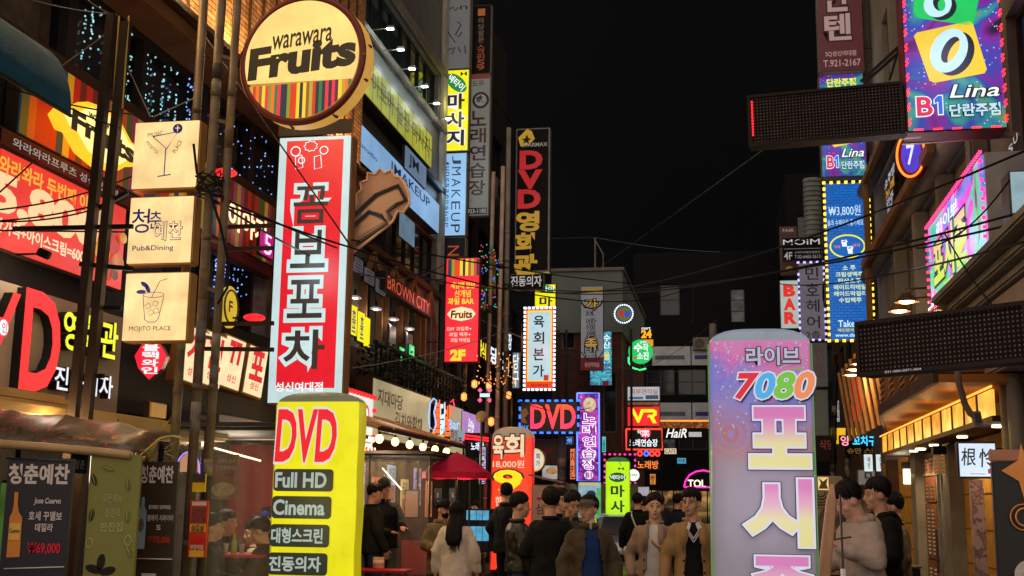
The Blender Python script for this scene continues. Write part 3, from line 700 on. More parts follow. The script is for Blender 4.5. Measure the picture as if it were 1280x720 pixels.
building('night_building', 'dark building behind the right balloon sign, lit shop at its foot', (pk0.x + 7.4, 56, 0), 0, 9, 17, 10, [(.5 + 2 * k, z_, 2 + 2 * k, z_ + 1.6) for z_ in (4, 7.2, 10.4, 13.4) for k in range(4)], pm((10, 10, 12), .8, 0, .3, 1, .2), BLACK, [GL, GLC], (.75, 1.6))
# right, mid: behind the hanging signs
holes = [(.5 + 1.8 * k, z_, 1.8 + 1.8 * k, z_ + 1.6) for z_ in (4.3, 7.6, 10.9, 14.0) for k in range(6)]
building('sign_building', 'tall brown building on the right carrying the stack of hanging signs', (3.1, 36.5, 0), -PI2, 11.5, 18, 9, holes, pm((84, 66, 54), .8, 0, .3, 1.5, .2), BROWN, [GL, GLB, GL], (.65, 1.6))
# right, near: stucco building with the canopy
RX = 3.0; yr0, yr1 = 8.2, 24.4; Wr = yr1 - yr0
def ry(y): return yr1 - y            # local x on a right-hand facade whose root stands at its far end
holes = [(ry(22.4), 6.4, ry(20.0), 7.6), (ry(19.7), 6.4, ry(17.6), 7.6), (ry(17.3), 6.4, ry(15.2), 7.6)] + [(ry(22.2 - 2.1 * k), 4.3, ry(20.5 - 2.1 * k), 5.8) for k in range(4)] + [(ry(22.2 - 2.3 * k), 8.6, ry(20.4 - 2.3 * k), 10.6) for k in range(6)] + [(ry(12.8), 4.4, ry(10.6), 6.8), (0, 0, 0, 0)]
RB = building('stucco_building', 'building on the right with gold stucco ground floor, orange lit canopy and stone mouldings', (RX, yr1, 0), -PI2, Wr, 13.5, 9, holes[:-1], CONC, BROWN, [GL, GLB, glassmat('stairs', (.03, .02, .02), .1, (110, 70, 120), .35)], (.8, 1.3))
localbox(RB, 'stucco_wall', (0, -.05, .12), (ry(19.4), -.004, 2.47), GOLD); localbox(RB, 'stucco_wall', (ry(16.4), -.05, .12), (ry(12.4), -.004, 2.47), GOLD)
for k in range(5): localbox(RB, 'wall_joint', (ry(16.38), -.054, .55 + .42 * k), (ry(12.4), -.0505, .562 + .42 * k), BROWN); localbox(RB, 'wall_joint', (.02, -.054, .55 + .42 * k), (ry(19.42), -.0505, .562 + .42 * k), BROWN)
for ya, yb, m_ in ((22.6, 22.2, BROWN), (19.6, 19.1, GREYP), (16.75, 16.25, GREYP), (12.55, 12.0, CONC)): localbox(RB, 'column', (ry(ya), -.22, 0.1), (ry(yb), -.003, 2.475), m_, .02)
# stone near the camera
localbox(RB, 'stone_wall', (ry(12.0), -.12, 0.1), (ry(8.3), -.004, 2.9), pm((132, 104, 84), .8, 0, .3, 6, .4))
localbox(RB, 'stone_balcony', (ry(13.2), -.50, 2.92), (ry(8.3), -.005, 3.60), pm((150, 134, 124), .8, 0, .25, 2, .3), .02)
for i, (z_, o_) in enumerate(((3.604, .56), (3.70, .66), (3.80, .80))): localbox(RB, 'moulding', (ry(13.2 + .1 * i), -o_, z_), (ry(8.3), -.005, z_ + .096), CONC, .02)
for yy in (12.25, 11.95): bm = B(); cyl(bm, (ry(yy), -.32, .1), (ry(yy), -.32, 2.9), .085, 12); obj('drain_pipe', bm, GREYP, RB, True)
for z_, yn in ((6.12, .20), (4.1, .18), (7.85, .2)):
    bm = B(); cyl(bm, (ry(24.2), -yn, z_), (ry(14.4), -yn, z_), .15, 14); obj('roll_moulding', bm, CONC, RB, True)
TB = pm((128, 90, 52), .55, 0, .3)
localbox(RB, 'timber_band', (ry(23.0), -.46, 6.02), (ry(15.2), -.36, 6.20), TB, .02); localbox(RB, 'timber_band', (ry(22.8), -.40, 7.62), (ry(17.0), -.30, 7.76), TB, .02); localbox(RB, 'timber_post', (ry(22.8), -.40, 6.204), (ry(22.6), -.30, 7.616), TB, .02); localbox(RB, 'timber_post', (ry(22.8), -.42, 3.7), (ry(22.6), -.32, 6.016), TB, .02)
for k in range(4): localbox(RB, 'pilaster', (ry(20.45 - 2.1 * k), -.22, 4.2), (ry(20.15 - 2.1 * k), -.004, 5.98), CONC, .03)
for k in range(5): localbox(RB, 'pilaster', (ry(20.3 - 2.3 * k), -.16, 8.1), (ry(20.0 - 2.3 * k), -.004, 11.2), CONC, .03)
# canopy with backlit panels, its orange-lit overhang, fins and slatted boxes above
localbox(RB, 'canopy', (ry(21.0), -.47, 2.48), (ry(12.3), -.006, 2.535), BROWN)
PANEL = [em((236, 168, 52), 1.0, .32, 5), em((226, 150, 40), .9, .4, 7), em((240, 176, 66), 1.05, .3, 4)]
for k in range(12):
    a = ry(20.95) + k * .72; bm = B(); b2(bm, (a + .02, -.455, 2.54), (a + .70, -.43, 2.795)); obj('light_panel', bm, PANEL[k % 3], RB)
    localbox(RB, 'panel_post', (a - .02, -.47, 2.536), (a + .018, -.42, 2.799), BROWN)
bm = B(); SOF = [(ry(20.6), -.40), (ry(16.2), -1.02), (ry(11.9), -1.02), (ry(11.9), -.01), (ry(20.6), -.01)]
a_ = [bm.verts.new((x, y, 2.82)) for x, y in SOF]; b_ = [bm.verts.new((x, y, 2.90)) for x, y in SOF]; bm.faces.new(a_); bm.faces.new(b_[::-1]); [bm.faces.new((a_[q], b_[q], b_[(q + 1) % 5], a_[(q + 1) % 5])) for q in range(5)]; bmesh.ops.recalc_face_normals(bm, faces=bm.faces)
obj('soffit', bm, pm((160, 96, 42), .6, 0, .2, 1.2), RB); bm = B(); beam(bm, (ry(16.2), -1.04, 2.88), (ry(11.9), -1.04, 2.88), .05, .13); beam(bm, (ry(20.6), -.42, 2.885), (ry(16.2), -1.035, 2.885), .05, .13); obj('soffit_edge', bm, BROWN, RB)
bm = B(); b2(bm, (ry(21), -.49, 2.80), (ry(12.2), -.475, 2.82)); obj('cove_light', bm, em((255, 160, 60), 2, 0), RB)
for k in range(6): lamp('cove_lamp', (RX - .78, 12.6 + 1.5 * k, 2.62), 1.7, (1, .58, .2), .05)
FINM = pm((176, 124, 74), .5, 0, .3, 3)
for k in range(8):
    bm = B(); a = ry(25.2) + k * .8; beam(bm, (a, -.55, 2.96), (a - .14, -.72, 4.35), .045, .06); obj('fin', bm, FINM, RB)
for k in range(5):
    a = ry(16.4) + k * .9; bm = B(); b2(bm, (a, -1.0, 2.965), (a + .42, -.45, 3.5)); sc_b = obj('slatted_box', bm, pm((120, 84, 48), .5, 0, .3, 4), RB)
    for q in range(6): bm = B(); beam(bm, (a - .012, -.98 + .09 * q, 3.0), (a - .012, -.90 + .09 * q, 3.45), .02, .02); obj('slat', bm, FINM, sc_b); bm = B(); beam(bm, (a + .03, -1.012, 3.02 + .08 * q), (a + .39, -1.012, 3.05 + .08 * q), .02, .02); obj('slat', bm, FINM, sc_b)
# door of slatted timber with its glazed leaf
DR = empty('lattice_door', (RX - .06, 17.9, -.05), -PI2, 'tall brown lattice entrance door between grey columns on the gold wall', 'door')
for i, (a, b, z_, z2) in enumerate(((-1.1, -.1, .15, .95), (-1.1, -.1, .98, 1.75), (-1.1, -.1, 1.78, 2.15), (-1.1, -.1, 2.2, 2.48), (-.06, .3, 2.2, 2.48))):
    bm = B(); b2(bm, (a, -.05, z_), (b, -.02, z2)); pn_ = obj('door_panel', bm, WOODM, DR)
    for u in ((a + b) / 2 - .2, (a + b) / 2 + .2):
        nn = int((z2 - z_ - .1) / .055)
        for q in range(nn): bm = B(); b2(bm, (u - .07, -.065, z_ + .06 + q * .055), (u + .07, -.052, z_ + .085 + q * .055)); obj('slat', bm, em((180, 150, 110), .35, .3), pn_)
bm = B(); b2(bm, (-.04, -.05, .1), (.02, .0, 2.18)); b2(bm, (.28, -.05, .1), (.34, 0, 2.18)); b2(bm, (-1.14, -.06, 2.155), (.34, 0, 2.195)); obj('door_frame', bm, GREYP, DR)
bm = B(); b2(bm, (.02, -.03, .1), (.28, -.02, 2.15)); obj('glass_leaf', bm, GLC, DR); bm = B(); cyl(bm, (.06, -.1, .8), (.06, -.1, 1.4), .015); obj('handle', bm, STEEL, DR)

# small pale lamps under the cafe eaves
for k, (px, py) in enumerate(((444, 372), (470, 386), (492, 399), (512, 411))):
    a = atX(px, py, XM + .35); rt = empty('eaves_lamp', tuple(a), 0, 'flat pale lamp under the cafe eaves, %s from the tall red sign' % ('nearest', 'second', 'third', 'farthest')[k], 'lamp', 'lamps under the cafe eaves'); bm = B(); ell(bm, (0, 0, 0), (.10, .16, .03), 14, 8); obj('shade', bm, em((150, 140, 136), .8, .3, 20), rt, True); bm = B(); cyl(bm, (0, 0, .02), (0, 0, .14), .02, 6); obj('stem', bm, BLACK, rt); lamp('eaves_light', (0, 0, -.08), 5, (1, .82, .66), .08, rt)
# outdoor air conditioners
spots = [(3.0 - .36, 26.5, 6.6, -PI2), (3.0 - .36, 29.5, 9.7, -PI2), (3.0 - .36, 31, 6.7, -PI2), (-6.2, 29.5, 6.5, PI2), (-6.2, 31.6, 9.8, PI2), (-5.9, 43.8, 4.2, 0), (-1.2, 59.8, 9.2, 0), (1.2, 55.8, 6.4, 0)]
bm = B(); b2(bm, (-.4, -.15, 0), (.4, .15, .62), .02); am = bpy.data.meshes.new('casing'); bm.to_mesh(am); bm.free(); am.materials.append(GREYP)
bm = B(); [tube(bm, [(x - .08, -.16, z) for x, z in ring(0, .31, r_, r_, 20)], .01, 4, closed=True, caps=False) for r_ in (.08, .15, .22)]; fm = bpy.data.meshes.new('fan'); bm.to_mesh(fm); bm.free(); fm.materials.append(BLACK)
for (x, y, z, rz), wh in zip(spots, ('right facade, lowest and nearest', 'right facade, upper one', 'right facade, farther low one', 'dark left facade below the upper windows', 'dark left facade, upper far one', 'front of the brick building', 'dark street-closing building', 'dark building behind the tall violet balloon')):
    rt = empty('air_conditioner', (x, y, z), rz, 'grey outdoor air conditioner on the ' + wh, 'air conditioner', 'air conditioners on the far facades')
    for nm, me_ in (('casing', am), ('fan_grille', fm)): o = bpy.data.objects.new(nm, me_); C.objects.link(o); o.parent = rt
# ---------------------------------------------------------------- signs, left
CRM = em((250, 212, 146), .92, .22, 4); INK = em((30, 34, 120), .6, 0); DK = em((40, 30, 26), .5, 0); WHITE = em((235, 240, 240), 1.0, .06); RED = em((225, 22, 42), 1.0, .1)
YEL = em((238, 226, 20), .95, .08); BODYB = pm((58, 44, 34), .5, .2, .3, 4); CHAR = em((62, 52, 50), .55, .05); BLKE = pm((18, 18, 20), .45, 0, .2); NAVY = em((26, 30, 74), .5, 0)
CB = pm((176, 130, 72), .5, .2, .2)
s = front('light_box', 'cream light box with a blue cocktail glass, topmost of the three on the steel frame', 166, 151, 248, 236, 9.5, CRM, CB, .15, group='cream bar light boxes', frame=.012)
s.L([(191, 171), (222, 166), (209, 187), (191, 171)], .0045, INK, 1, 'printed_line'); s.L([(208, 187), (208, 220)], .005, INK, 1, 'printed_line'); s.L([(200, 221), (216, 219)], .005, INK, 1, 'printed_line')
s.E(221, 162, 6, 6, INK, 1); s.R(218, 161, 224, 162, CRM, 2); s.R(220.6, 158, 221.6, 167, CRM, 2); s.T("MUSIC", 184, 165, 203, 170, DK, 1, rot=R(6), bold=0); s.T("MOJITO", 180, 182, 200, 187, DK, 1, rot=R(-45), bold=0); s.T("PLACE", 214, 182, 230, 187, DK, 1, rot=R(62), bold=0)
s = front('light_box', 'cream light box with blue Korean brush lettering and Pub&Dining, middle of the three', 160, 245, 241, 330, 9.5, CRM, CB, .15, group='cream bar light boxes', frame=.012)
s.T("청", 165, 261, 187, 291, INK, 1, bold=.005); s.T("춘", 187, 264, 202, 286, INK, 1, bold=.005); s.T("예찬", 194, 278, 229, 301, CRM, 3, bold=.0, out=INK, ob=.03); s.T("Pub&Dining", 168, 307, 219, 315, INK, 1, bold=.01)
s = front('light_box', 'cream light box with a line-drawn iced drink, lowest of the three', 154, 340, 235, 427, 9.5, CRM, CB, .15, group='cream bar light boxes', frame=.012)
s.T("MOJITO PLACE", 164, 408, 216, 415, DK, 1, bold=0)
s.L([(179, 370), (183, 400), (188, 403), (196, 403), (200, 399), (205, 371)], .003, INK, 1, 'printed_line'); s.L(ring(192, 369, 13, 3.4, 24), .0025, INK, 1, 'printed_line', True); s.L([(190, 372), (199, 352), (208, 349)], .003, INK, 1, 'printed_line')
for cx, cy, q in ((186, 383, .3), (195, 380, -.4), (190, 391, .1), (197, 389, .6)): s.L([(cx + 4 * math.cos(q + a), cy + 4 * math.sin(q + a)) for a in (0, 1.57, 3.14, 4.71)], .0022, INK, 1, 'printed_line', True)
for cx, cy, q in ((180, 356, .6), (176, 365, 0), (184, 361, 1.1)): s.E(cx, cy, 6, 2.6, INK, 1, rot=q)
# round bar sign
c0 = atY(377, 74, 9.3); r0 = (atY(451, 74, 9.3).x - c0.x)
rt = empty('round_sign', (c0.x, 9.3, c0.z - r0), R(-5), 'large round cream sign with brown lettering above a band of coloured stripes', 'sign')
bm = B(); plate(bm, ring(0, r0, r0 * 1.12, r0 * 1.09, 56), 0.02, .18); bmesh.ops.recalc_face_normals(bm, faces=bm.faces); obj('drum', bm, em((230, 170, 76), .7, .1), rt)
bm = B(); tube(bm, [(x, .02, z) for x, z in ring(0, r0, r0 * 1.05, r0 * 1.05, 56)], .032, 8, closed=True, caps=False); obj('rim', bm, pm((108, 26, 16), .4, 0, .2), rt, True)
for q in (-60, -100, -20, 10, -140): a = R(q); bm = B(); beam(bm, (r0 * 1.07 * math.cos(a), .02, r0 + r0 * 1.07 * math.sin(a)), (r0 * 1.13 * math.cos(a), .12, r0 + r0 * 1.10 * math.sin(a)), .02, .02); obj('rim_clip', bm, pm((108, 26, 16), .4), rt)
s = Sign(rt, 2 * r0, 2 * r0, -.004, (303, 0, 451, 148))
up = [(377 + 74 * math.cos(a), 74 - 74 * math.sin(a)) for a in [R(-24 + 225 * i / 40) for i in range(41)]]
lo = [(377 + 74 * math.cos(a), 74 - 74 * math.sin(a)) for a in [R(-24 - 132 * i / 30) for i in range(31)]]
s.P(up, em((252, 208, 120), .98, .14, 3), 1, 'face_panel'); 
FST = [(200, 60, 30), (240, 200, 50), (120, 140, 50), (90, 40, 60), (230, 110, 40), (40, 50, 60), (220, 50, 70), (170, 160, 60), (140, 90, 50), (60, 110, 70)]
s.P(lo, stripes('fruit', FST, 34, .8), 1, 'striped_panel')
OLV = em((58, 44, 20), .6, 0); s.T("warawara", 337, 40, 415, 57, OLV, 2, bold=.015, shear=.12, rot=R(4)); s.T("Fruits", 309, 54, 443, 90, OLV, 2, bold=.05, shear=.12, rot=R(4))
# tall red sign
s = front('pub_sign', 'tall red light box with four big Korean letters outlined in pale blue', 341, 170, 434, 505, 13, em((196, 222, 222), .85, .1, 1), pm((150, 104, 66), .5, .1, .3, 3), .22, frame=.015)
s.R(352, 176, 424, 486, em((214, 6, 34), 1.0, .1, 1), 1, 'red_field')
s.R(340, 150, 434, 169, pm((60, 50, 46), .6), 0, 'cap_plate')
PB = em((196, 222, 222), .9, .05)
for i, ch in enumerate("꼼보포차"):
    y_ = (234, 290, 352, 414)[i]; s.T(ch, 365 - i * 1.2, y_ + 2, 407 - i * 1.2 + (6 if i == 3 else 0), y_ + 48, CHAR, 3, bold=.012 if i < 3 else .02, out=PB, ob=.085)
s.T("성신여대점", 352, 479, 410, 490, WHITE, 4, bold=.02)
for cx, cy, rx in ((364, 190, 6), (372, 202, 4), (400, 190, 5)): s.L(ring(cx, cy, rx, rx, 16), .006, WHITE, 3, 'printed_line', True)
s.L([(383 + (9 if i % 2 else 7) * math.cos(i * .35), 184 + (9 if i % 2 else 7) * .8 * math.sin(i * .35)) for i in range(18)], .005, WHITE, 3, 'printed_line', True)
for q in ((368, 205), (392, 206)): s.L([(q[0] - 4, q[1] - 8), (q[0] + 4, q[1] - 10), (q[0] + 6, q[1] + 6), (q[0] - 3, q[1] + 8)], .005, WHITE, 3, 'printed_line', True)
# brown cut-out board beside it: plain shapes
c0 = atY(438, 320, 13.25); rt = empty('cutout_sign', (c0.x, 13.25, c0.z), 0, 'brown cut-out board with a jagged top edge jutting from the tall red sign', 'sign')
k_ = 13.25 / F
def q_(px, py): return ((px - 438) * k_ * 1.02, (320 - py) * k_ * 1.02)
out_ = [q_(*p_) for p_ in ((438, 318), (440, 262), (444, 250), (443, 238), (450, 232), (448, 222), (457, 219), (458, 209), (468, 211), (474, 204), (481, 210), (490, 206), (495, 215), (502, 217), (508, 225), (514, 238), (516, 252), (508, 264), (500, 262), (494, 275), (490, 279), (452, 308))]
bm = B(); plate(bm, out_, 0, .04); bmesh.ops.recalc_face_normals(bm, faces=bm.faces); obj('board', bm, pm((172, 134, 112), .5, 0, .15), rt); bm = B(); tube(bm, [(x, -.008, z) for x, z in out_], .016, 5, closed=True, caps=False); obj('edge_trim', bm, pm((220, 176, 140), .5, 0, .1), rt)
bm = B(); plate(bm, [q_(*p_) for p_ in ((446, 296), (452, 262), (476, 240), (498, 232), (508, 246), (494, 256), (484, 274))], -.006, -.002); bmesh.ops.recalc_face_normals(bm, faces=bm.faces); obj('pale_field', bm, pm((190, 150, 124), .5, 0, .1), rt)
bm = B()
for pts in (((440, 268), (470, 240), (500, 228), (511, 248), (497, 254)), ((440, 282), (462, 262), (478, 268), (488, 278), (446, 304)), ((497, 254), (486, 262), (492, 272))): tube(bm, [(x, -.012, z) for x, z in (q_(*p_) for p_ in pts)], .026, 5)
obj('painted_band', bm, DK, rt)
# fruit bar fascia on the near building (plane x = LX - a little proud)
s = side('striped_fascia', 'multicoloured striped fascia panel behind the yellow fruit bar plaque', LX + .16, (30, 52), (22, 168), (342, 300), stripes('fascia', [(190, 40, 20), (220, 170, 40), (90, 90, 40), (150, 60, 90), (40, 60, 80), (200, 90, 30), (110, 40, 20), (160, 140, 40)], 9, .16), BODYB, .12)
s = side('fruit_plaque', 'glowing yellow leaf-shaped plaque reading Fruits on the striped fascia', LX + .36, (62, 100), (62, 182), (166, 190), None, BODYB, empty_only=True)
s.P([(0, .55), (.08, .32), (.16, .3), (.3, .08), (.5, 0), (.7, .08), (.84, .3), (.92, .32), (1, .5), (.92, .68), (.84, .7), (.7, .92), (.5, 1), (.3, .92), (.16, .7), (.08, .72)], em((244, 176, 30), 1.3, .1), 0, 'halo_plate', .10)
s.P([(.05, .5), (.12, .36), (.2, .34), (.33, .14), (.5, .07), (.67, .14), (.8, .34), (.88, .36), (.95, .5), (.88, .64), (.8, .66), (.67, .86), (.5, .93), (.33, .86), (.2, .66), (.12, .64)], em((255, 226, 140), 1.15, .1, 3), 27, 'face_panel')
s.T("warawara", .3, .24, .66, .34, OLV, 29, bold=.02); s.T("Fruits", .14, .36, .86, .66, OLV, 29, bold=.05)
s = side('name_strip', 'dark red strip with small white Korean letters above the big red banner', LX + .22, (0, 155), (0, 182), (340, 352), pm((84, 18, 22), .5), BODYB, .1)
s.T("와라와라프루츠 성신여대점", .03, .3, .32, .75, em((200, 190, 186), .5, 0), 1)
s = side('price_banner', 'long red lit banner with a fruit bowl and an ice cream price', LX + .18, (0, 180), (0, 312), (158, 268), em((232, 52, 42), .85, .14, 1.5), BODYB, .08)
s.T("와라와라 두번째 이야기", .0, .10, .80, .27, em((240, 170, 60), .85, 0), 1, bold=.03); s.T("5,800", -.02, .28, .74, .68, em((250, 205, 150), .9, 0), 1, bold=.05); s.T("한가득+아이스크림=600g", .0, .70, .68, .86, em((250, 214, 170), .9, 0), 1, bold=.03)
for i, (u, v_, r1, cl) in enumerate(((.80, .62, .11, (240, 160, 30)), (.78, .30, .09, (236, 190, 150)), (.88, .5, .10, (214, 50, 30)), (.93, .7, .09, (230, 120, 30)), (.84, .8, .09, (190, 60, 36)), (.77, .78, .06, (250, 200, 60)), (.9, .85, .05, (120, 60, 30)), (.86, .36, .05, (200, 80, 60)), (.95, .4, .05, (235, 170, 60)))):
    s.E(u, v_, r1 * .62, r1 * 1.2, em(cl, .75, .3, 8), 2 + i, 'printed_fruit')
# DVD letters
s = side('letter_sign', 'big red channel letters on the beige wall with yellow and white Korean letters beside', LX + .26, (0, 362), (0, 492), (155, 505), None, BODYB, empty_only=True)
s.R(-.1, -.12, 1.0, 1.05, pm((150, 134, 112), .6, 0, .2), -30, 'backing_wall', .04)
LR = em((246, 40, 44), 1.25, .08)
def chan(s, txt, x0, y0, x1, y1, mat, dep, bold=.04):
    X0, Z1 = s.uv(x0, y0); X1, Z0 = s.uv(x1, y1)
    vs, fs = [], []; lay(vs, fs, txt, X0, Z0, X1, Z1, bold, 0, s.yf)
    me = bpy.data.meshes.new('letter'); me.from_pydata(vs, [], fs); bm = bmesh.new(); bm.from_mesh(me)
    back = bmesh.ops.extrude_face_region(bm, geom=bm.faces[:]); bmesh.ops.translate(bm, vec=(0, dep, 0), verts=[v for v in back['geom'] if isinstance(v, bmesh.types.BMVert)])
    bmesh.ops.recalc_face_normals(bm, faces=bm.faces); bm.to_mesh(me); bm.free(); me.materials.append(BLKE)
    link('channel_letter', me, None, s.root)
    me = bpy.data.meshes.new('lf'); me.from_pydata([(a, b - .006, c) for a, b, c in vs], [], fs); me.update(); link('letter_face', me, mat, s.root)
chan(s, "V", s.fx(-26), s.fz(0, 362), s.fx(24), s.fz(0, 442), LR, .16, .01); chan(s, "D", s.fx(33), s.fz(50, 368), s.fx(78), s.fz(50, 487), LR, .16, .02)
chan(s, "영화관", s.fx(82), s.fz(100, 392), s.fx(150), s.fz(100, 440), em((226, 226, 40), 1.1, .05), .1, .02); chan(s, "진동의자", s.fx(76), s.fz(100, 463), s.fx(148), s.fz(100, 492), em((220, 226, 236), 1.0, .05), .1, .015)
c0 = atX(-2, 403, LX + .5); rt = empty('round_badge', c0 + Vector((0, 0, -.12)), PI2, 'small round red and white badge at the left edge over the V', 'sign'); s = Sign(rt, .16, .16, 0); s.E(.5, .5, .5, .5, em((235, 50, 70), 1), 0, 'disc', th=.04); s.E(.5, .5, .38, .38, WHITE, 12, 'ring'); s.T("인", .3, .28, .7, .74, em((200, 30, 50), 1), 14)
# leaf-shaped red sign
c0 = atY(188, 450, 11.2); rt = empty('leaf_sign', (c0.x, 11.2, c0.z - .18), R(12), 'pointed red leaf-shaped light sign under the lowest cream light box', 'sign')
s = Sign(rt, .32, .38, 0); lf = [(.5, -.05), (.8, .12), (1, .42), (.86, .75), (.5, 1.05), (.14, .75), (0, .42), (.2, .12)]
bm = B(); plate(bm, [s.uv(*p_) for p_ in lf], .003, .14); bmesh.ops.recalc_face_normals(bm, faces=bm.faces); obj('cabinet', bm, pm((120, 20, 28), .4), rt); s.P(lf, em((236, 26, 54), 1.05, .1, 4), 1, 'face_panel'); s.T("블랙와인", .26, .1, .74, .9, WHITE, 2, vert=True, bold=.03)
# the tilted cream boxes with red letters
for i, (px, py, tx) in enumerate(((226, 452, '개'), (250, 456, '전'), (275, 459, '꼬'), (304, 468, '포'))):
    a = atX(px + 10, py + 28, LX + .42); rt = empty('tilted_light_box', a, PI2 - .25, ('leftmost of the four tilted cream boxes with red letters', 'second of the four tilted cream boxes, half behind the steel poles', 'third of the four tilted cream boxes, right of the steel poles', 'last of the four tilted cream boxes, nearest the tall red sign')[i], 'sign', 'tilted cream light boxes on the bar wall')
    rt.rotation_euler = (0, .16, PI2 - .34); w_, h_ = .36, .62
    bm = B(); box(bm, (0, .09, h_ / 2), (w_, .18, h_), None, .01); obj('cabinet', bm, CB, rt); bm = B(); box(bm, (0, -.004, h_ / 2), (w_ - .05, .02, h_ - .05)); obj('face_panel', bm, em((246, 220, 170), .95, .2, 3), rt)
    s = Sign(rt, w_, h_, -.016); s.T(tx, .2, .12, .8, .66, em((214, 30, 40), .95, 0), 1, bold=.04); s.T("성신", .3, .72, .7, .86, em((214, 30, 40), .95, 0), 1, bold=.02)
# lit plaque right of the cream boxes
s = side('script_sign', 'glowing white Korean channel letters on stripes right of the steel poles', LX + .3, (286, 250), (286, 292), (338, 310), None, BODYB, empty_only=True); s.T("이야기", 0, 0, .85, .8, em((255, 226, 170), 1.6, 0), 1, bold=.03)
s = side('price_neon', 'pink neon numeral 5 beside the tall red sign', LX + .34, (326, 285), (326, 318), (341, 325), em((190, 20, 120), .8, .2, 8), BODYB, .04); s.T("5", .25, .1, .8, .9, em((255, 180, 220), 2, 0), 2, bold=0)
for px, py in ((282, 216), (318, 397)):
    a = atX(px, py, LX + .5); rt = empty('wall_lamp', a, 0, 'red disc wall lamp %s' % ('high beside the steel poles' if py < 300 else 'in the window right of the pole, above the tilted boxes'), 'lamp'); bm = B(); ell(bm, (0, 0, 0), (.13, .13, .045), 16, 8); obj('shade', bm, em((240, 30, 40), 1.3, 0), rt, True); bm = B(); b2(bm, (-.5, -.015, -.01), (-.1, .015, .01)); obj('arm', bm, BLACK, rt)
s = front('window_sign', 'tall pale window sign with stacked red letters inside the bar window', 292, 372, 311, 425, 14.6, em((150, 190, 190), .5, .2, 3), BODYB, .05); s.T("BAR", .0 + 297, 375, 307, 412, em((170, 40, 50), .7, 0), 1, vert=True, bold=.02)
a = atX(285, 384, LX + .2); rt = empty('clock_sign', a + Vector((0, 0, -.25)), PI2, 'yellow round sign in the bar window behind the steel pole', 'sign'); s = Sign(rt, .5, .5, 0); s.E(.5, .5, .5, .5, em((220, 180, 50), .8, .2), 0, 'disc', th=.03); s.L(ring(.5, .5, .4, .4, 28), .012, DK, 8, 'ring_band', True); s.T("F", .4, .36, .6, .62, DK, 9)
# yellow and blue bands on the tiled block
s = side('massage_band', 'long yellow lit sign band with faint Korean letters under the white lamps', XM + .28, (455, 65), (455, 116), (540, 170), em((206, 206, 70), .55, .22, 1), DARKM, .2)
s.T("아로마 출장 마사지", .1, .2, .95, .75, em((110, 120, 70), .35, 0), 1, bold=.02); s.R(0, .46, 1, .49, DARKM, 2, 'rail')
for k in range(1, 9): s.R(k / 9 - .003, 0, k / 9 + .003, 1, DARKM, 2, 'rail')
s = side('makeup_band', 'long pale blue lit sign band with dark latin letters on the tiled block', XM + .3, (438, 140), (438, 190), (549, 258), em((150, 196, 244), .7, .18, .8), DARKM, .22)
s.T("JMAKEUP", .38, .18, .86, .55, em((30, 50, 90), .5, 0), 1, bold=.01); s.T("studio", .1, .5, .25, .62, em((60, 90, 140), .5, 0), 1)
s = side('hanging_sign', 'small pale blue panel with dark letters hung between the yellow and blue bands', XM + .35, (507, 180), (507, 211), (533, 212), em((130, 160, 190), .5, .2), DARKM, .06); s.T("JM", .15, .2, .6, .8, em((30, 40, 60), .4, 0), 1)
s = side('window_poster', 'pale blue vertical poster in the long dark window under the blue band', XM + .2, (500, 262), (500, 296), (518, 305), em((130, 165, 190), .45, .25, 3), DARKM, .03)
for k in range(3): s = side('notice_board', 'grey notice board with small print, %s of three over the cafe' % ('leftmost', 'middle', 'rightmost')[k], XM + .2, (442 + k * 14, 318 + k * 14), (442 + k * 14, 339 + k * 13), (454 + k * 14, 331 + k * 14), em((120, 120, 128), .35, .2), DARKM, .04); [s.R(.2, .2 + .2 * j, .8, .26 + .2 * j, DARKM, 1, 'print_line') for j in range(4)]
for k, (px, py) in enumerate(((458, 37), (472, 63), (487, 87), (504, 109), (520, 130), (536, 149))):
    a = atX(px, py, XM); rt = empty('arm_lamp', (XM, a.y, a.z), 0, 'bright white lamp on a thin arm over the yellow band, %s from the street' % ('nearest', 'second', 'third', 'fourth', 'fifth', 'farthest')[k], 'lamp', 'arm lamps over the yellow sign band')
    bm = B(); tube(bm, [(0, 0, -.02), (.45, 0, 0)], .010, 5); obj('arm', bm, GREYP, rt); bm = B(); box(bm, (.47, 0, .02), (.14, .10, .05), None, .01); obj('lamp_head', bm, GREYP, rt); bm = B(); box(bm, (.46, 0, -.012), (.12, .08, .014)); obj('lens', bm, em((235, 250, 255), 14, 0), rt)
    lamp('lamp_light', (.44, 0, -.05), 6, (.82, .97, 1), .05, rt)
s = front('projecting_sign', 'small yellow sign with a green oval beyond the white arm lamps', 519, 88, 536, 128, 26.2, YEL, DARKM, .1); s.E(528, 100, 8, 6, em((20, 130, 60), .8, 0), 1, rot=.7); s.T("로", 524, 95, 532, 105, WHITE, 2)
GRN = em((16, 130, 62), .85, 0); DNAVY = em((22, 24, 60), .4, 0)
s = front('brush_sign', 'tall grey white sign with thin black brush strokes at the top of the stack', 559, -40, 588, 86, 26.8, em((134, 132, 130), .42, .12, .6), GREYP, .25, bracket=('l', .25))
for pts in (((563, 12), (566, 9), (569, 14), (573, 10)), ((572, 28), (577, 32), (570, 44), (574, 47), (578, 41)), ((562, 62), (570, 60), (566, 68)), ((574, 60), (577, 66)), ((582, 58), (583, 68))): s.L(pts, .014, DK, 1, 'brush_stroke')
s.T("n", 575, 8, 584, 13, DK, 1, bold=0)
s = front('massage_sign', 'bright yellow vertical sign with a green oval and navy Korean letters', 554, 87, 586, 189, 26.8, YEL, GREYP, .25, bracket=('l', .25))
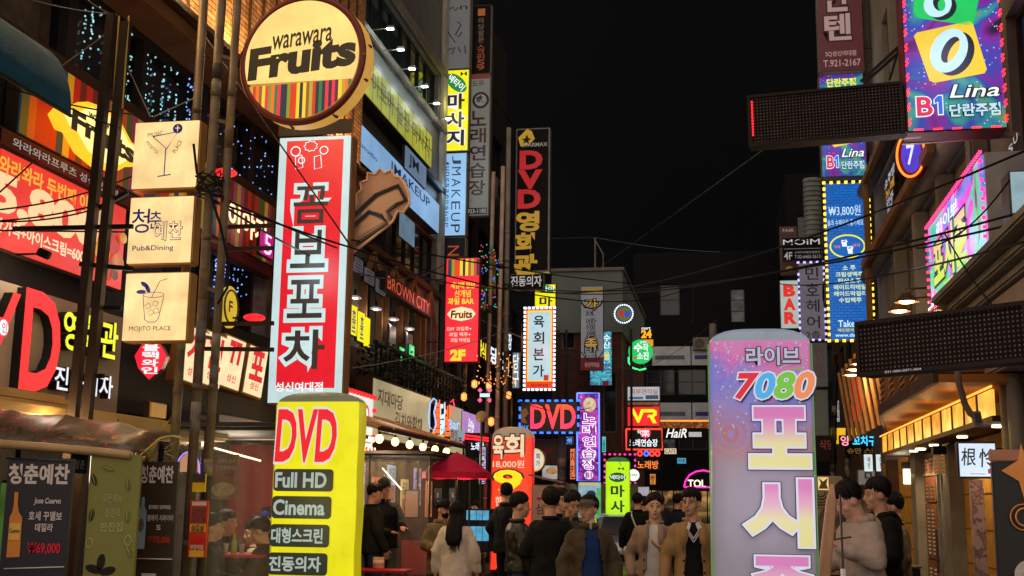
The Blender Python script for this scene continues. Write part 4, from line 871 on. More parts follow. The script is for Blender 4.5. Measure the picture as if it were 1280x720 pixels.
s.E(570, 104, 15.5, 8.5, GRN, 1, rot=R(42)); s.T("넥타이", 558, 99, 582, 108, WHITE, 2, rot=R(-42), bold=.02); s.T("마사지", 560, 116, 580, 184, DNAVY, 3, vert=True, bold=.035, out=em((236, 236, 240), .9, 0), ob=.05, gap=.2); s.P([(575, 90), (579, 93), (583, 90), (583, 96), (579, 93), (575, 96)], DK, 2)
s = front('makeup_sign', 'pale blue vertical sign with sideways latin letters below the yellow one', 550, 191, 583, 295, 26.8, em((146, 196, 240), .8, .14, .8), GREYP, .25, bracket=('l', .25))
DB = em((24, 44, 90), .5, 0)
def rot_text(s, txt, cx, y0, y1, size, mat, k=1):   # letters turned a quarter clockwise, read downwards
    n = len(txt); st = (y1 - y0) / n
    for i, c in enumerate(txt):
        cy = y0 + (i + .5) * st; X, Z = s.uv(cx, cy); sx = s.w / (s.pb[2] - s.pb[0]); vs, fs = [], []
        lay(vs, fs, c, X - st * .36 * sx, Z - size / 2 * sx, X + st * .36 * sx, Z + size / 2 * sx, .0, 0, s.y(k), -PI2)
        me = bpy.data.meshes.new('lettering'); me.from_pydata(vs, [], fs); link('lettering', me, mat, s.root)
rot_text(s, "JMAKEUP", 570, 193, 293, 11, DB); rot_text(s, "jungsaemshop", 559, 200, 285, 4, DB)
s = front('dark_sign', 'dark sign with an orange slanted letter between blue and red signs', 550, 296, 582, 321, 26.8, pm((34, 36, 44), .5), GREYP, .25); rot_text(s, "N", 567, 305, 322, 14, em((190, 84, 40), .6, 0))
s = front('red_fruit_sign', 'red vertical sign with striped top, cream fruit badge and a yellow 2F', 556, 322, 599, 453, 25.5, em((240, 34, 52), 1.0, .12, 1), pm((120, 30, 34), .5), .2, bracket=('l', .6))
s.R(559, 324, 598, 345, stripes('fr2', FST, 16, .9), 1, 'striped_panel'); YT = em((255, 206, 50), 1, 0)
s.T("세남에 없던", 563, 353, 593, 361, YT, 1, bold=.02); s.T("신개념", 568, 363, 588, 372, YT, 1, bold=.02); s.T("과일 BAR", 560, 373, 592, 381, YT, 1, bold=.03)
s.P([(559, 393), (564, 387), (577, 384), (590, 387), (595, 393), (590, 399), (577, 402), (564, 399)], em((250, 216, 160), 1, 0), 1, 'badge'); s.T("Fruits", 564, 389, 590, 398, DK, 2, bold=.04, shear=.1)
for i, tx in enumerate(("DIY 과일주+", "과일 맥주+", "과일 칵테일")): s.T(tx, 560 + i * 2, 409 + i * 7, 590 - i, 414 + i * 7, em((255, 214, 190), 1, 0), 1, bold=.01)
s.T("2F", 565, 438, 582, 450, YT, 1, bold=.06)
s = front('dark_menu_sign', 'narrow black vertical sign with faint orange letters beside the brush sign', 590, 6, 614, 92, 27.4, pm((20, 18, 18), .5), GREYP, .2, bracket=('l', .8)); s.R(597, 11, 606, 20, em((190, 100, 40), .5, 0), 1); s.T("마당발분", 598, 22, 605, 54, em((140, 110, 90), .35, 0), 1, vert=True); s.T("스크린59", 597, 56, 606, 88, em((180, 84, 50), .4, 0), 1, vert=True)
s = front('karaoke_sign', 'grey vertical sign with a round emblem and dark red Korean letters', 587, 93, 612, 270, 27.4, em((146, 144, 136), .45, .15, .6), GREYP, .2, bracket=('l', .8))
s.R(588, 93, 611, 99, em((150, 60, 50), .4, 0), 1); s.T("도우", 589, 101, 604, 108, em((90, 96, 40), .4, 0), 1, bold=.03); s.E(600, 126, 10.5, 10.5, DK, 1); s.E(600, 126, 7.5, 7.5, em((150, 148, 140), .5, 0), 2); s.T("傘", 594, 120, 606, 132, DK, 3, bold=.02)
s.T("노래연습장", 588, 138, 607, 246, em((70, 26, 24), .35, 0), 1, vert=True, bold=.02, gap=.16); s.L([(590 + 4 * (i % 2), 251 + 3 * (i // 2)) for i in range(4)], .01, em((150, 50, 110), .5, 0), 1, 'asterisk'); s.R(585, 260, 610, 268, BLKE, 1, 'number_plate'); s.T("923-1185", 586, 261.5, 609, 266.5, em((170, 170, 170), .6, 0), 2)
# brown city cafe
s = side('cafe_fascia', 'dark fascia with thin orange red latin letters above the cafe windows', XM + .3, (481, 338), (481, 362), (539, 384), pm((44, 18, 16), .5), DARKM, .15); s.T("BROWN CITY", .05, .15, .95, .85, em((214, 92, 60), .75, .1), 1, bold=0)
for k, (px, py, w_) in enumerate(((437, 378, 10), (448, 387, 8), (456, 394, 7))):
    s = side('yellow_window_sign', 'yellow lit window sign with %s, %s of three beside the tall red sign' % (('purple print', 'nearest'), ('blue print', 'middle'), ('nothing printed', 'farthest'))[k], XM + .4, (px, py), (px, py + 40), (px + w_, py + 6), YEL, DARKM, .05)
    if k < 2: s.T("호프", .3, .15, .75, .9, em(((110, 90, 150), (40, 80, 150))[k], .6, 0), 1, vert=True, bold=.03)
for k, (px, py, h_) in enumerate(((500, 432, 27), (512, 429, 26))): s = side('green_window_sign', 'small bright green sign %s the pale poster in the cafe arch' % ('left of', 'under')[k], XM + .35, (px, py), (px, py + h_), (px + 6, py + 5), em((20, 220, 120), .85, .1), DARKM, .05); s.T("카페", .2, .1, .8, .9, em((160, 255, 210), .9, 0), 1, vert=True)
for k, (px, py) in enumerate(((487, 404), (508, 414))): s = side('arch_poster', 'pale poster hung in the %s cafe arch' % ('near', 'far')[k], XM + .3, (px, py), (px, py + 38), (px + 8, py + 8), em((90, 110, 100), .3, .4, 3), DARKM, .03)
# ground floor, left side of the street
s = side('restaurant_fascia', 'wide beige sign wall with black brush lettering in two lines', XM + .9, (467, 471), (467, 548), (537, 556), em((206, 192, 146), .6, .35, .7), BROWN, .3)
s.T("지대마당", .06, .16, .46, .42, DK, 1, bold=.02, shear=.1); s.T("김치와함께", .34, .46, .82, .74, DK, 1, bold=.02, shear=.1); s.R(.08, .76, .36, .9, DK, 1, 'number_plate'); s.T("02-923-8", .1, .79, .34, .87, WHITEP, 2)
s = side('restaurant_fascia', 'shorter beige sign wall with blue brush lettering behind the orange neon', XM + .92, (562, 505), (562, 566), (578, 565), em((206, 196, 150), .6, .2, .7), BROWN, .3); s.T("한마음", .1, .5, .9, .8, INK, 1, bold=.02)
s = side('violet_sign', 'purple lit sign panel right of the beige sign walls', XM + .95, (578, 512), (578, 552), (600, 560), em((196, 150, 214), .75, .2, 2), pm((90, 30, 60), .5), .3); s.T("노래타운", .3, .2, .6, .85, WHITE, 1, vert=True)
s = side('zigzag_sign', 'white lit sign with a red and white chequered border beside the yellow balloon', -5.2, (431, 484), (431, 560), (465, 556), em((226, 232, 226), .85, .1), pm((150, 30, 36), .5), .2); s.leds(em((235, 40, 44), 1.0, 0), .16, .06, .03, 'chequered_border'); s.E(.72, .35, .12, .16, em((220, 50, 60), .9, 0), 1); s.E(.72, .35, .07, .10, WHITE, 2); s.T("족발", .15, .55, .6, .9, em((220, 40, 30), .9, 0), 1, bold=.03)
s = side('small_light_box', 'small white and blue light box under the chequered sign', -5.1, (452, 542), (452, 552), (468, 552), em((200, 220, 240), .9, .2, 5), GREYP, .15)
# neon cluster
c0 = atY(533, 552, 19.5); rt = empty('neon_sign', (c0.x + .28, 19.5, c0.z), R(8), 'orange and blue neon lettering sign over the bulb-lit awning', 'sign'); s = Sign(rt, .55, .74, 0, (533, 495, 575, 552))
NB = em((130, 180, 255), 1.6, 0); NO = em((255, 96, 30), 1.7, 0)
s.L([(541, 497), (537, 503), (535, 520), (537, 534), (542, 538), (545, 530), (542, 515), (545, 500)], .012, NB, 1, closed=True)
for i, (x_, ch) in enumerate(((543, '불'), (550, '닭'), (556, '발'))): s.T(ch, x_, 500 + 3 * i, x_ + 7, 540 + 2 * i, NO if i % 2 == 0 else em((190, 220, 245), 1.2, 0), 2, bold=.03)
s.L([(563, 502), (566, 498), (568, 508), (564, 515)], .012, em((255, 60, 110), 1.6, 0), 1); s.T("Bar", 560, 524, 575, 536, NB, 1, bold=.01)
s.R(544, 499, 562, 543, pm((40, 30, 30), .5), -10, 'backing', .03)
s = front('neon_tube_sign', 'red neon tube box reaching over the street behind the sphere lamp', 580, 541, 612, 552, 24, pm((60, 16, 18), .5), BLACK, .3); s.L([(581, 544), (611, 548)], .02, em((255, 30, 50), 2.2, 0)); s.L([(581, 548), (611, 551)], .02, em((255, 30, 50), 2.2, 0)); s.R(572, 538, 581, 547, em((150, 180, 190), .7, 0), 0, 'end_cap')
s = front('white_neon_sign', 'white neon lettering under the red tube box', 588, 552, 606, 564, 24.2, pm((20, 20, 26), .5), BLACK, .1); s.T("노래방", 589, 553, 605, 563, em((225, 235, 255), 1.3, 0), 2)
CH = [('야', (230, 230, 40), 597, 423, 5), ('식', (230, 200, 40), 602, 427, 5), ('당', (225, 235, 245), 613, 432, 8), ('포', (225, 235, 245), 628, 441, 4), ('차', (236, 210, 60), 632, 445, 4), ('장', (210, 220, 240), 635, 416, 4)]
for i, (ch, cl, px, py, w_) in enumerate(CH): s = side('channel_letter_sign', ('yellow channel letter right of the red fruit sign', 'amber channel letter next to the first steel pole', 'white channel letter between the steel poles', 'small white channel letter behind the second pole', 'small amber channel letter behind the second pole', 'small white channel letter highest between the poles')[i], -6.2, (px, py), (px, py + 20), (px + w_, py + 4), pm((14, 14, 16), .5), BLACK, .08); s.T(ch, .0, .0, 1, 1, em(cl, 1.1, 0), 1, bold=.03)
# ---------------------------------------------------------------- signs, centre
s = front('cinema_sign', 'tall unlit black sign with red latin and yellow Korean letters in a steel frame', 644, 160, 687, 340, 30, pm((16, 13, 12), .5), pm((130, 120, 124), .4, .5), .3, frame=.04)  # unlit sign: the letters' brightness is put in as a glow
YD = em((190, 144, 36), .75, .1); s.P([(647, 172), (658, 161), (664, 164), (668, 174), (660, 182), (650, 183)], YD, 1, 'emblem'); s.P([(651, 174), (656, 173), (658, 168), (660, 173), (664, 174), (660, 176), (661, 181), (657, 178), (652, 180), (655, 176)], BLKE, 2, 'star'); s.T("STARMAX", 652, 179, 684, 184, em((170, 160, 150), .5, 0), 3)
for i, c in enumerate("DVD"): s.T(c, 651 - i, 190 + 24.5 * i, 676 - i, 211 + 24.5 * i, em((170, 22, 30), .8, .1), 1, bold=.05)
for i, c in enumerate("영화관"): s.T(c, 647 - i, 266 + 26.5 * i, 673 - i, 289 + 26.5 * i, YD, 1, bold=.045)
s = front('seat_sign', 'small black strip with white Korean letters under the cinema sign', 638, 342, 680, 362, 30, pm((24, 20, 20), .5), GREYP, .2); s.T("진동의자", 639, 345, 677, 358, em((200, 192, 190), .7, 0), 1, bold=.02)
s = front('small_massage_sign', 'small yellow sign with a green oval, above the white brush-lettered sign', 668, 355, 695, 385, 31.6, YEL, GREYP, .15); s.E(682, 361, 12, 5, GRN, 1, rot=R(10)); s.T("타이", 677, 358, 692, 364, WHITE, 2); s.T("마", 675, 371, 690, 383, DNAVY, 1, bold=.03)
s = front('beef_sign', 'pale vertical sign in a red and yellow border edged with white lamps', 656, 385, 693, 487, 31, em((226, 60, 30), 1.0, .1), pm((120, 30, 24), .5), .25)
s.R(659, 388, 690, 477, em((240, 200, 40), 1, 0), 1); s.R(660.5, 390, 688.5, 475.5, em((184, 214, 224), .85, .08), 2); s.T("육회본가", 667, 392, 680, 474, em((24, 24, 34), .3, 0), 3, vert=True, bold=.02, gap=.3); s.R(680, 469, 686, 476, em((200, 40, 50), .9, 0), 3, 'seal'); s.T("성신여대점", 664, 480, 685, 484, em((110, 20, 20), .6, 0), 1)
s.leds(em((235, 240, 255), 2.2, 0), .11, .055, 0, dash=1.2)
s = front('dvd_led_sign', 'black sign with glowing pink to orange letters and a blue lamp border', 650, 501, 723, 541, 28, pm((10, 9, 12), .4), BLACK, .3); s.leds(em((40, 110, 255), 2.2, 0), .16, .045, .0, dash=2)
m_ = party('dvdg', [(230, 20, 130), (255, 60, 60), (255, 110, 30)], .9, 1.3, False, dis=0)
s.T("DVD", 664, 507, 719, 535, m_, 2, bold=.03); s.P([(650, 513), (658, 510), (661, 517), (656, 522), (660, 530), (652, 528)], pm((170, 140, 80), .5), 2, 'emblem'); s.T("MAX", 650, 532, 661, 538, em((50, 140, 255), 1.5, 0), 2)
s = front('purple_karaoke_sign', 'purple vertical sign with outlined Korean letters and blue neon edge', 722, 491, 749, 601, 30, party('purp', [(40, 20, 90), (90, 30, 130), (170, 60, 150), (50, 30, 110)], 2.5, .8, True, 9), pm((40, 30, 80), .5), .25)
BN = em((100, 130, 255), 2.0, 0); s.L([(721.5, 491.5), (749, 491.5), (749.5, 601), (722, 601)], .022, BN, 3, closed=True)
s.E(737, 506, 8, 9, em((210, 190, 150), .8, .4, 9), 1, 'emblem'); s.T("노래연습장", 729, 516, 744, 588, em((120, 30, 120), .8, 0), 3, vert=True, bold=.01, out=em((245, 220, 250), 1.3, 0), ob=.055, gap=.2); s.E(736, 594, 5.5, 5, em((235, 210, 240), 1, 0), 2); s.T("B1", 732.5, 591, 739.5, 597, em((110, 30, 130), .7, 0), 3, bold=.03)
s.leds(em((230, 90, 200), .9, 0), .17, .025, .08, 'pixel_dots')
s = front('banner_sign', 'white vertical hanging banner with bubbly dark letters and a maroon foot', 726, 358, 754, 463, 42, em((150, 146, 150), .5, .1), DARKM, .2, frame=.01)
s.R(727, 360, 753.5, 366, em((176, 140, 60), .5, 0), 1); s.L(ring(740, 376, 13, 10, 20, 0, math.pi, False)[::-1], .03, DK, 2, 'arch_band'); s.R(726.5, 447, 754, 463, em((96, 20, 30), .6, 0), 1); s.L([(727, 440), (733, 449), (740, 451), (748, 449), (753.5, 440)], .02, DK, 2, 'arch_band')
for i, (ch, w_) in enumerate((("가", 16), ("장", 11), ("맛", 10), ("있", 10), ("는", 10), ("족", 15), ("발", 15))): y_ = 374 + (0, 15, 25, 33, 41, 50, 60)[i]; hh = 13 if w_ > 12 else 9; s.T(ch, 739 - w_ / 2, y_, 739 + w_ / 2, y_ + hh, em((216, 160, 40), .7, 0) if w_ == 16 or i == 5 else em((150, 146, 150), .5, 0), 4, bold=.01, out=em((20, 18, 20), .3, 0), ob=.07)
s.T("성신여대점", 731, 453, 749, 459, em((190, 150, 150), .5, 0), 3)
s = front('cyan_sign', 'tall cyan sign with blue drawings behind the white banner', 737, 414, 765, 482, 43, party('cy', [(30, 120, 150), (90, 190, 200), (20, 60, 120), (150, 210, 200)], 4, .75, False), DARKM, .2); s.T("수산", 754, 418, 763, 436, WHITE, 1, vert=True); s.T("물", 755, 440, 762, 450, em((230, 210, 60), .9, 0), 1); s.R(753, 476, 761, 482, em((120, 30, 40), .6, 0), 1)
c0 = atY(780, 393, 43); rt = empty('round_led_sign', (c0.x, 43, c0.z - .33), 0, 'small round sign with red, yellow and blue discs ringed by white lamps', 'sign'); s = Sign(rt, .66, .66, 0); s.E(.5, .5, .5, .5, pm((60, 60, 66), .5), 0, 'disc', th=.12); s.E(.5, .5, .4, .4, em((130, 140, 60), .5, .2), 31, 'face_panel'); s.E(.35, .45, .15, .17, em((190, 30, 60), .8, 0), 32); s.E(.68, .5, .15, .17, em((40, 70, 190), .8, 0), 32)
bm = B(); [box(bm, (x, -.14, z), (.05, .04, .05)) for x, z in ring(0, .33, .33, .33, 26)]; obj('led_border', bm, em((200, 215, 255), 2.2, 0), rt, kind='stuff')
s = front('number_sign', 'black store sign with orange 24 over an orange panel', 800, 408, 817, 433, 46, pm((26, 26, 34), .5), DARKM, .2); s.T("24", 802, 413, 814, 422, em((255, 170, 20), 1, 0), 1, bold=.05); s.T("mart", 802, 409, 813, 412, WHITE, 1); s.R(801, 424.5, 816.5, 433, em((236, 150, 20), .8, 0), 1, 'orange_panel')
c0 = atY(801, 441, 45); rt = empty('green_round_sign', (c0.x, 45, c0.z - .47), 0, 'bright green round sign with white Korean letters and a neon crescent', 'sign'); s = Sign(rt, .94, .94, 0, (785, 425, 817, 457)); s.E(801, 440, 15.5, 15.5, em((20, 190, 90), 1.0, .06), 0, 'disc', th=.15)
s.yf = -.16; s.T("수", 793, 430, 803, 440, WHITE, 1, bold=.04); s.T("작", 804, 430, 811, 440, WHITE, 1, bold=.02); s.T("소진", 797, 441, 811, 450, WHITE, 1, bold=.03); s.T("생맥주", 800, 426.5, 809, 430, WHITE, 1); s.L([(786, 447), (786, 454), (791, 461), (800, 464), (808, 462)], .03, em((60, 255, 140), 1.8, 0), 2); s.E(794, 448, 2, 1.6, em((210, 40, 40), 1, 0), 2)
s = front('skin_care_sign', 'white light sign with orange Korean letters on top of the red game sign', 784, 483, 825, 501, 45, em((196, 208, 216), .75, .1), GREYP, .2); s.T("피부관리실", 788, 486, 822, 493, em((170, 100, 60), .8, 0), 1, bold=.02); s.R(786, 496, 804, 499, em((90, 120, 150), .6, 0), 1); s.R(807, 494, 823, 499, em((70, 90, 110), .6, 0), 1)
s = front('brown_strip_sign', 'thin brown lettered strip between the white and red signs', 784, 502, 825, 507, 45, em((130, 60, 34), .55, .2), GREYP, .15); s.T("CREATIVE CAFE TIME", 786, 503.3, 823, 505.7, em((200, 150, 110), .5, 0), 1)
s = front('game_sign', 'red light sign with big slanted yellow letters VR', 784, 508, 825, 533, 45, em((230, 26, 34), 1.0, .08), GREYP, .2); yv = em((240, 232, 20), 1.05, 0)
s.P([(788, 511), (792.5, 511), (798, 522), (801.5, 511.5), (817, 511.5), (821, 514), (821, 519), (817, 521.5), (821, 529), (816, 529), (812, 521.5), (809, 521.5), (810.5, 518.5), (816, 518.5), (817, 515.5), (804.5, 515.5), (799, 528.5), (797, 528.5)], yv, 1, 'lettering')
s = front('neon_karaoke_sign', 'black sign with white Korean letters framed in red neon tubing', 782, 536, 828, 562, 44.5, pm((14, 12, 14), .4), BLACK, .2, frame=.0); s.L([(783, 536.5), (827.5, 536.5), (828, 562), (783, 562)], .035, em((255, 60, 40), 2, 0), 2, closed=True); s.T("노래연습장", 787, 549, 822, 558, em((225, 230, 235), 1.2, 0), 2, bold=.02); s.E(807, 541, 6.5, 6.5, em((230, 30, 90), 1.1, .1), 2, 'disc'); s.T("樂", 802, 537, 812, 546, WHITE, 3); s.T("락", 797, 537, 802, 543, WHITE, 4)
s = front('orange_neon_sign', 'small orange neon Korean sign lower right of the neon framed sign', 795, 574, 825, 588, 44, pm((16, 12, 12), .4), BLACK, .15); s.T("노래방", 797, 576, 823, 586, em((255, 130, 50), 1.4, 0), 2, bold=.01)
s = front('ring_neon_sign', 'row of red and blue neon rings under the neon framed sign', 797, 563, 826, 572, 44.2, pm((16, 12, 12), .4), BLACK, .1)
for cx, cl in ((800, (255, 60, 50)), (808, (60, 110, 255)), (815, (255, 60, 50)), (822, (255, 60, 50))): s.L(ring(cx, 567, 2.6, 2.8, 12), .03, em(cl, 2, 0), 1, closed=True)
s = front('magenta_led_frame', 'dark panel edged with magenta lamps behind the green balloon', 756, 568, 794, 604, 40, pm((18, 14, 18), .5), BLACK, .15); s.leds(em((240, 50, 150), 1.8, 0), .16, .055, 0, dash=1.3)
c0 = atY(792, 594, 39.5); rt = empty('white_round_sign', (c0.x, 39.5, c0.z - .19), 0, 'small white round sign right of the green balloon', 'sign'); s = Sign(rt, .38, .38, 0); s.E(.5, .5, .5, .5, WHITE, 0, 'disc', th=.1); s.yf = -.104; s.T("수제맥주", .15, .42, .85, .58, DK, 1)
s = front('hair_sign', 'white script letters of a hair salon over the orange lit strip', 812, 535, 884, 549, 54, pm((26, 22, 20), .6), BLACK, .15); s.T("ria HaiR", 815, 536, 858, 547, em((230, 226, 220), 1.1, 0), 1, shear=.25); s.R(861, 540, 877, 546, em((180, 180, 176), .8, 0), 1, 'number_plate')
s = front('lit_slat_strip', 'orange lit strip of slats above the white script sign', 822, 525, 900, 536, 54.3, party('slt', [(60, 30, 14), (110, 60, 26), (200, 110, 40)], 9, .6, False), BROWN, .3); s.R(822, 525, 900, 527, em((255, 150, 60), 1.5, 0), 1, 'light_line')
rt_ = front('neon_arc_sign', 'cream neon letters TOL inside a pink neon arc', 854, 586, 906, 611, 50, pm((18, 16, 18), .5), BLACK, .1); s = rt_
s.L([(855, 609), (857, 601), (862, 594), (870, 589.5), (880, 588), (889, 590), (897, 596), (902, 604), (903, 609)], .03, em((255, 40, 170), 2.2, 0), closed=True); s.T("TOL", 860, 600, 882, 609, em((255, 226, 190), 1.9, 0), 4, bold=.02)

# more small lights packed along the left shops
for i, (x0, y0_, x1, y1_, Y, cl, tx, lb) in enumerate(((598, 558, 608, 606, 23, (200, 190, 236), '맥주집', 'narrow pale violet vertical sign behind the parasol'), (640, 440, 650, 486, 29, (120, 130, 130), '당구', 'narrow grey vertical sign left of the beef restaurant sign'), (470, 500, 480, 520, 21.5, (240, 150, 60), '술', 'small amber sign low on the beige sign wall'),
        (584, 572, 596, 580, 21.5, (240, 90, 60), '곱창', 'small orange sign at the parasol top'), (540, 575, 552, 598, 21.5, (230, 200, 140), '메뉴', 'small cream menu light left of the parasol'), (700, 545, 716, 556, 29.2, (90, 150, 230), 'PC', 'small blue sign beneath the black glowing letter sign'),
        (712, 560, 720, 600, 30.4, (236, 120, 80), '치킨', 'narrow orange vertical sign left of the purple karaoke sign'), (830, 560, 846, 568, 52, (230, 210, 170), 'CAFE', 'tiny cream sign under the white script sign'), (846, 572, 858, 580, 52, (80, 160, 200), '약', 'tiny blue sign above the neon arc'), (812, 592, 820, 606, 49, (226, 140, 60), '빵', 'tiny amber sign left of the neon arc'), (752, 545, 758, 566, 38, (90, 200, 190), '술', 'narrow teal sign right of the purple karaoke sign'),
        (1040, 500, 1050, 528, 31, (180, 190, 200), '의원', 'narrow pale sign between the thin dark poles on the right'), (1090, 430, 1098, 470, 27, (60, 120, 190), 'PC', 'narrow blue sign right of the blue menu sign foot'))):
    s = front('small_sign', lb, x0, y0_, x1, y1_, Y, em(cl, .8, .2, 5), DARKM, .12); s.T(tx, x0 + 1.5, y0_ + 1.5, x1 - 1.5, y1_ - 1.5, DK if sum(cl) > 380 else WHITE, 1, vert=(y1_ - y0_) > 14, bold=.01)
rn = random.Random(31)
for cl, lb in (((255, 40, 60), 'r'), ((40, 230, 110), 'g'), ((60, 120, 255), 'b')):
    bm = B()
    for k in range(26): box(bm, atY(rn.uniform(599, 626), rn.uniform(305, 385), 28.5), (.026, .02, .026))
    tag(obj('led_garland', bm, em(cl, .9, .5, 9), None, kind='stuff'), None, None)
# ---------------------------------------------------------------- signs, right
s = front('maroon_sign', 'unlit maroon vertical sign with pale pink Korean letters and a phone number', 1021, -60, 1078, 89, 23.6, em((96, 30, 40), .55, .12), GREYP, .3, bracket=('r', .2))  # no lamps inside; brightness put into a faint glow of face and letters
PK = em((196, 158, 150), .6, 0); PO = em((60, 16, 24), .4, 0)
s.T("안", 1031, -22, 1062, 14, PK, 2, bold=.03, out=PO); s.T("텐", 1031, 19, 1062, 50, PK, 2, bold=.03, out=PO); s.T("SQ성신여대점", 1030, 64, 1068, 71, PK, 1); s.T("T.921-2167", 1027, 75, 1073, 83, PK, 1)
PARTY = party('lina', [(20, 16, 40), (110, 30, 130), (40, 60, 150), (40, 140, 130), (120, 120, 60), (150, 40, 130)], 1.15, .85, True, 24)
def lina(s, f):
    s.P([f(*p_) for p_ in ((1147, -8), (1230, -8), (1219, 32), (1212, 34), (1150, 22), (1144, 14))], em((20, 190, 90), 1, .08), 1, 'green_tile'); s.P([f(*p_) for p_ in ((1143, 44), (1147, 40), (1213, 29), (1218, 32), (1232, 90), (1229, 95), (1166, 104), (1160, 101))], em((232, 196, 50), 1, .08), 1, 'yellow_tile')
    dn = em((20, 40, 60), .4, 0); lb = em((186, 224, 240), 1, .05)
    def O(cx, cy, rx, ry, q, m1, k): 
        bm = B(); a = [f(cx + rx * math.cos(t_) * math.cos(q) - ry * math.sin(t_) * math.sin(q), cy + rx * math.cos(t_) * math.sin(q) + ry * math.sin(t_) * math.cos(q)) for t_ in [i * .19635 for i in range(32)]]
        b = [f(cx + 2 + rx * .42 * math.cos(t_) * math.cos(q) - ry * .62 * math.sin(t_) * math.sin(q), cy - 1 + rx * .42 * math.cos(t_) * math.sin(q) + ry * .62 * math.sin(t_) * math.cos(q)) for t_ in [i * .19635 for i in range(32)]]
        A_ = [s.uv(*p_) for p_ in a]; B_ = [s.uv(*p_) for p_ in b]; y = s.y(k); va = [bm.verts.new((x, y, z)) for x, z in A_]; vb = [bm.verts.new((x, y, z)) for x, z in B_]
        for i in range(32): bm.faces.new((va[i], va[(i + 1) % 32], vb[(i + 1) % 32], vb[i]))
        obj('letter_o', bm, m1, s.root)
    O(1194, 69, 22, 29, R(32), dn, 2); O(1186, 65, 22, 29, R(32), lb, 3); O(1181, 10, 18, 16, R(-20), dn, 2); O(1175, 6, 18, 16, R(-20), lb, 3)
    tt = lambda tx, a, b, c, d, m1, **kw: s.T(tx, *f(a, b), *f(c, d), m1, 5, **kw)
    tt("B", 1143, 122, 1161, 144, em((214, 40, 80), 1, 0), bold=.025, out=WHITE, ob=.04); [s.P([f(a + (q if 1 else 0) * d1, b + q * d2) for a, b, d1, d2 in ((1164.5, 125, -1, 0), (1169, 121, 0, -1), (1174, 121, 1, -1), (1174, 143.5, 1, 1), (1169, 143.5, -1, 1), (1169, 128, -1, 1), (1164.5, 130, -1, 1))], m1, 6 if q == 0 else 5, 'numeral') for q, m1 in ((1.3, WHITE), (0, em((40, 100, 220), 1, 0)))]; tt("Lina", 1184, 108, 1244, 124, WHITE, bold=.01, shear=.35, out=dn); tt("단란주점", 1183, 132, 1245, 147, em((180, 214, 230), 1, 0), bold=.03, out=dn)
s = front('bar_sign', 'big multicoloured light box with tilted green and yellow tiles and red lamps round it', 1129, -42, 1254, 163, 12.2, PARTY, pm((110, 50, 60), .5, .2), .35, frame=.015)
lina(s, lambda a, b: (a, b)); bm = B()
def redled(s):
    bm = B(); x0, x1 = -s.w / 2 + .02, s.w / 2 - .02
    n = 11
    for i in range(n):
        z = s.h * (i + .4) / n
        for x in (x0, x1): [box(bm, (x + .012 * (q % 2), s.yf - .015, z + q * .022), (.016, .02, .014)) for q in range(4)]
    for i in range(5): [box(bm, (x0 + (x1 - x0) * (i + .5) / 5 + q * .024 - .04, s.yf - .015, .015), (.016, .02, .014)) for q in range(4)]
    obj('red_lamps', bm, em((255, 36, 40), 4, 0), s.root, kind='stuff')
redled(s)
f2 = lambda a, b: (1026 + (a - 1129) / 125 * 56, 91 + (b + 42) / 205 * 131)
s = front('bar_sign', 'smaller copy of the multicoloured light box, farther off below the maroon sign', 1025, 91, 1082, 221, 23.8, PARTY, GREYP, .3, bracket=('r', .15)); lina(s, f2); s.T("단란주점", *f2(1150, -30), *f2(1230, -14), em((230, 226, 60), 1, 0), 6, bold=.03)
def ledmat():
    key = 'ledboard'
    if key in MC: return MC[key]
    m, t, p = newmat(key); tc = t.nodes.new('ShaderNodeTexCoord'); sx = t.nodes.new('ShaderNodeSeparateXYZ'); t.links.new(tc.outputs['Object'], sx.inputs[0])
    dd = [math_(t, 'SUBTRACT', math_(t, 'FRACT', math_(t, 'MULTIPLY', sx.outputs[a], 30)), .5) for a in (0, 2)]
    r2 = math_(t, 'ADD', math_(t, 'MULTIPLY', dd[0], dd[0]), math_(t, 'MULTIPLY', dd[1], dd[1])); f = math_(t, 'LESS_THAN', r2, .045)
    nn_ = noise(t, 11, 5); f = math_(t, 'MULTIPLY', f, math_(t, 'ADD', math_(t, 'MULTIPLY', nn_.outputs[0], 1.6), -.15))
    for a in (0, 2): fr_ = math_(t, 'FRACT', math_(t, 'MULTIPLY', sx.outputs[a], 30 / 8)); f = math_(t, 'MULTIPLY', f, math_(t, 'GREATER_THAN', fr_, .04))
    r = ramp(t, f, [(0, (.006, .005, .005)), (1, (.20, .13, .10))]); t.links.new(r.outputs[0], p.inputs['Base Color']); p.inputs['Roughness'].default_value = .7; p.inputs['Specular IOR Level'].default_value = .1; return m
def ledboard(label, loc, rz, w_, h_, txt=None, roll=0):
    rt = empty('led_board', loc, rz, label, 'sign'); rt.rotation_euler = (0, roll, rz)
    bm = B(); box(bm, (0, .09, h_ / 2), (w_, .16, h_), None, .008); obj('cabinet', bm, pm((28, 23, 22), .6, .0), rt)
    bm = B(); box(bm, (0, 0, h_ / 2), (w_ - .06, .02, h_ - .06)); obj('lamp_grid', bm, ledmat(), rt)
    bm = B()
    for a, b in (((-w_ / 2, -.03, 0), (w_ / 2, .01, .03)), ((-w_ / 2, -.03, h_ - .03), (w_ / 2, .01, h_)), ((-w_ / 2, -.03, .031), (-w_ / 2 + .03, .01, h_ - .031)), ((w_ / 2 - .03, -.03, .031), (w_ / 2, .01, h_ - .031))): b2(bm, a, b)
    obj('frame', bm, pm((40, 32, 29), .6, .0), rt); s = Sign(rt, w_, h_, -.03)
    if txt: s.T(txt, .18, .945, .40, .985, em((200, 190, 190), .6, 0), 1)
    return s
a = atY(935, 146, 12.3); b = atY(1130, 138, 12.3)
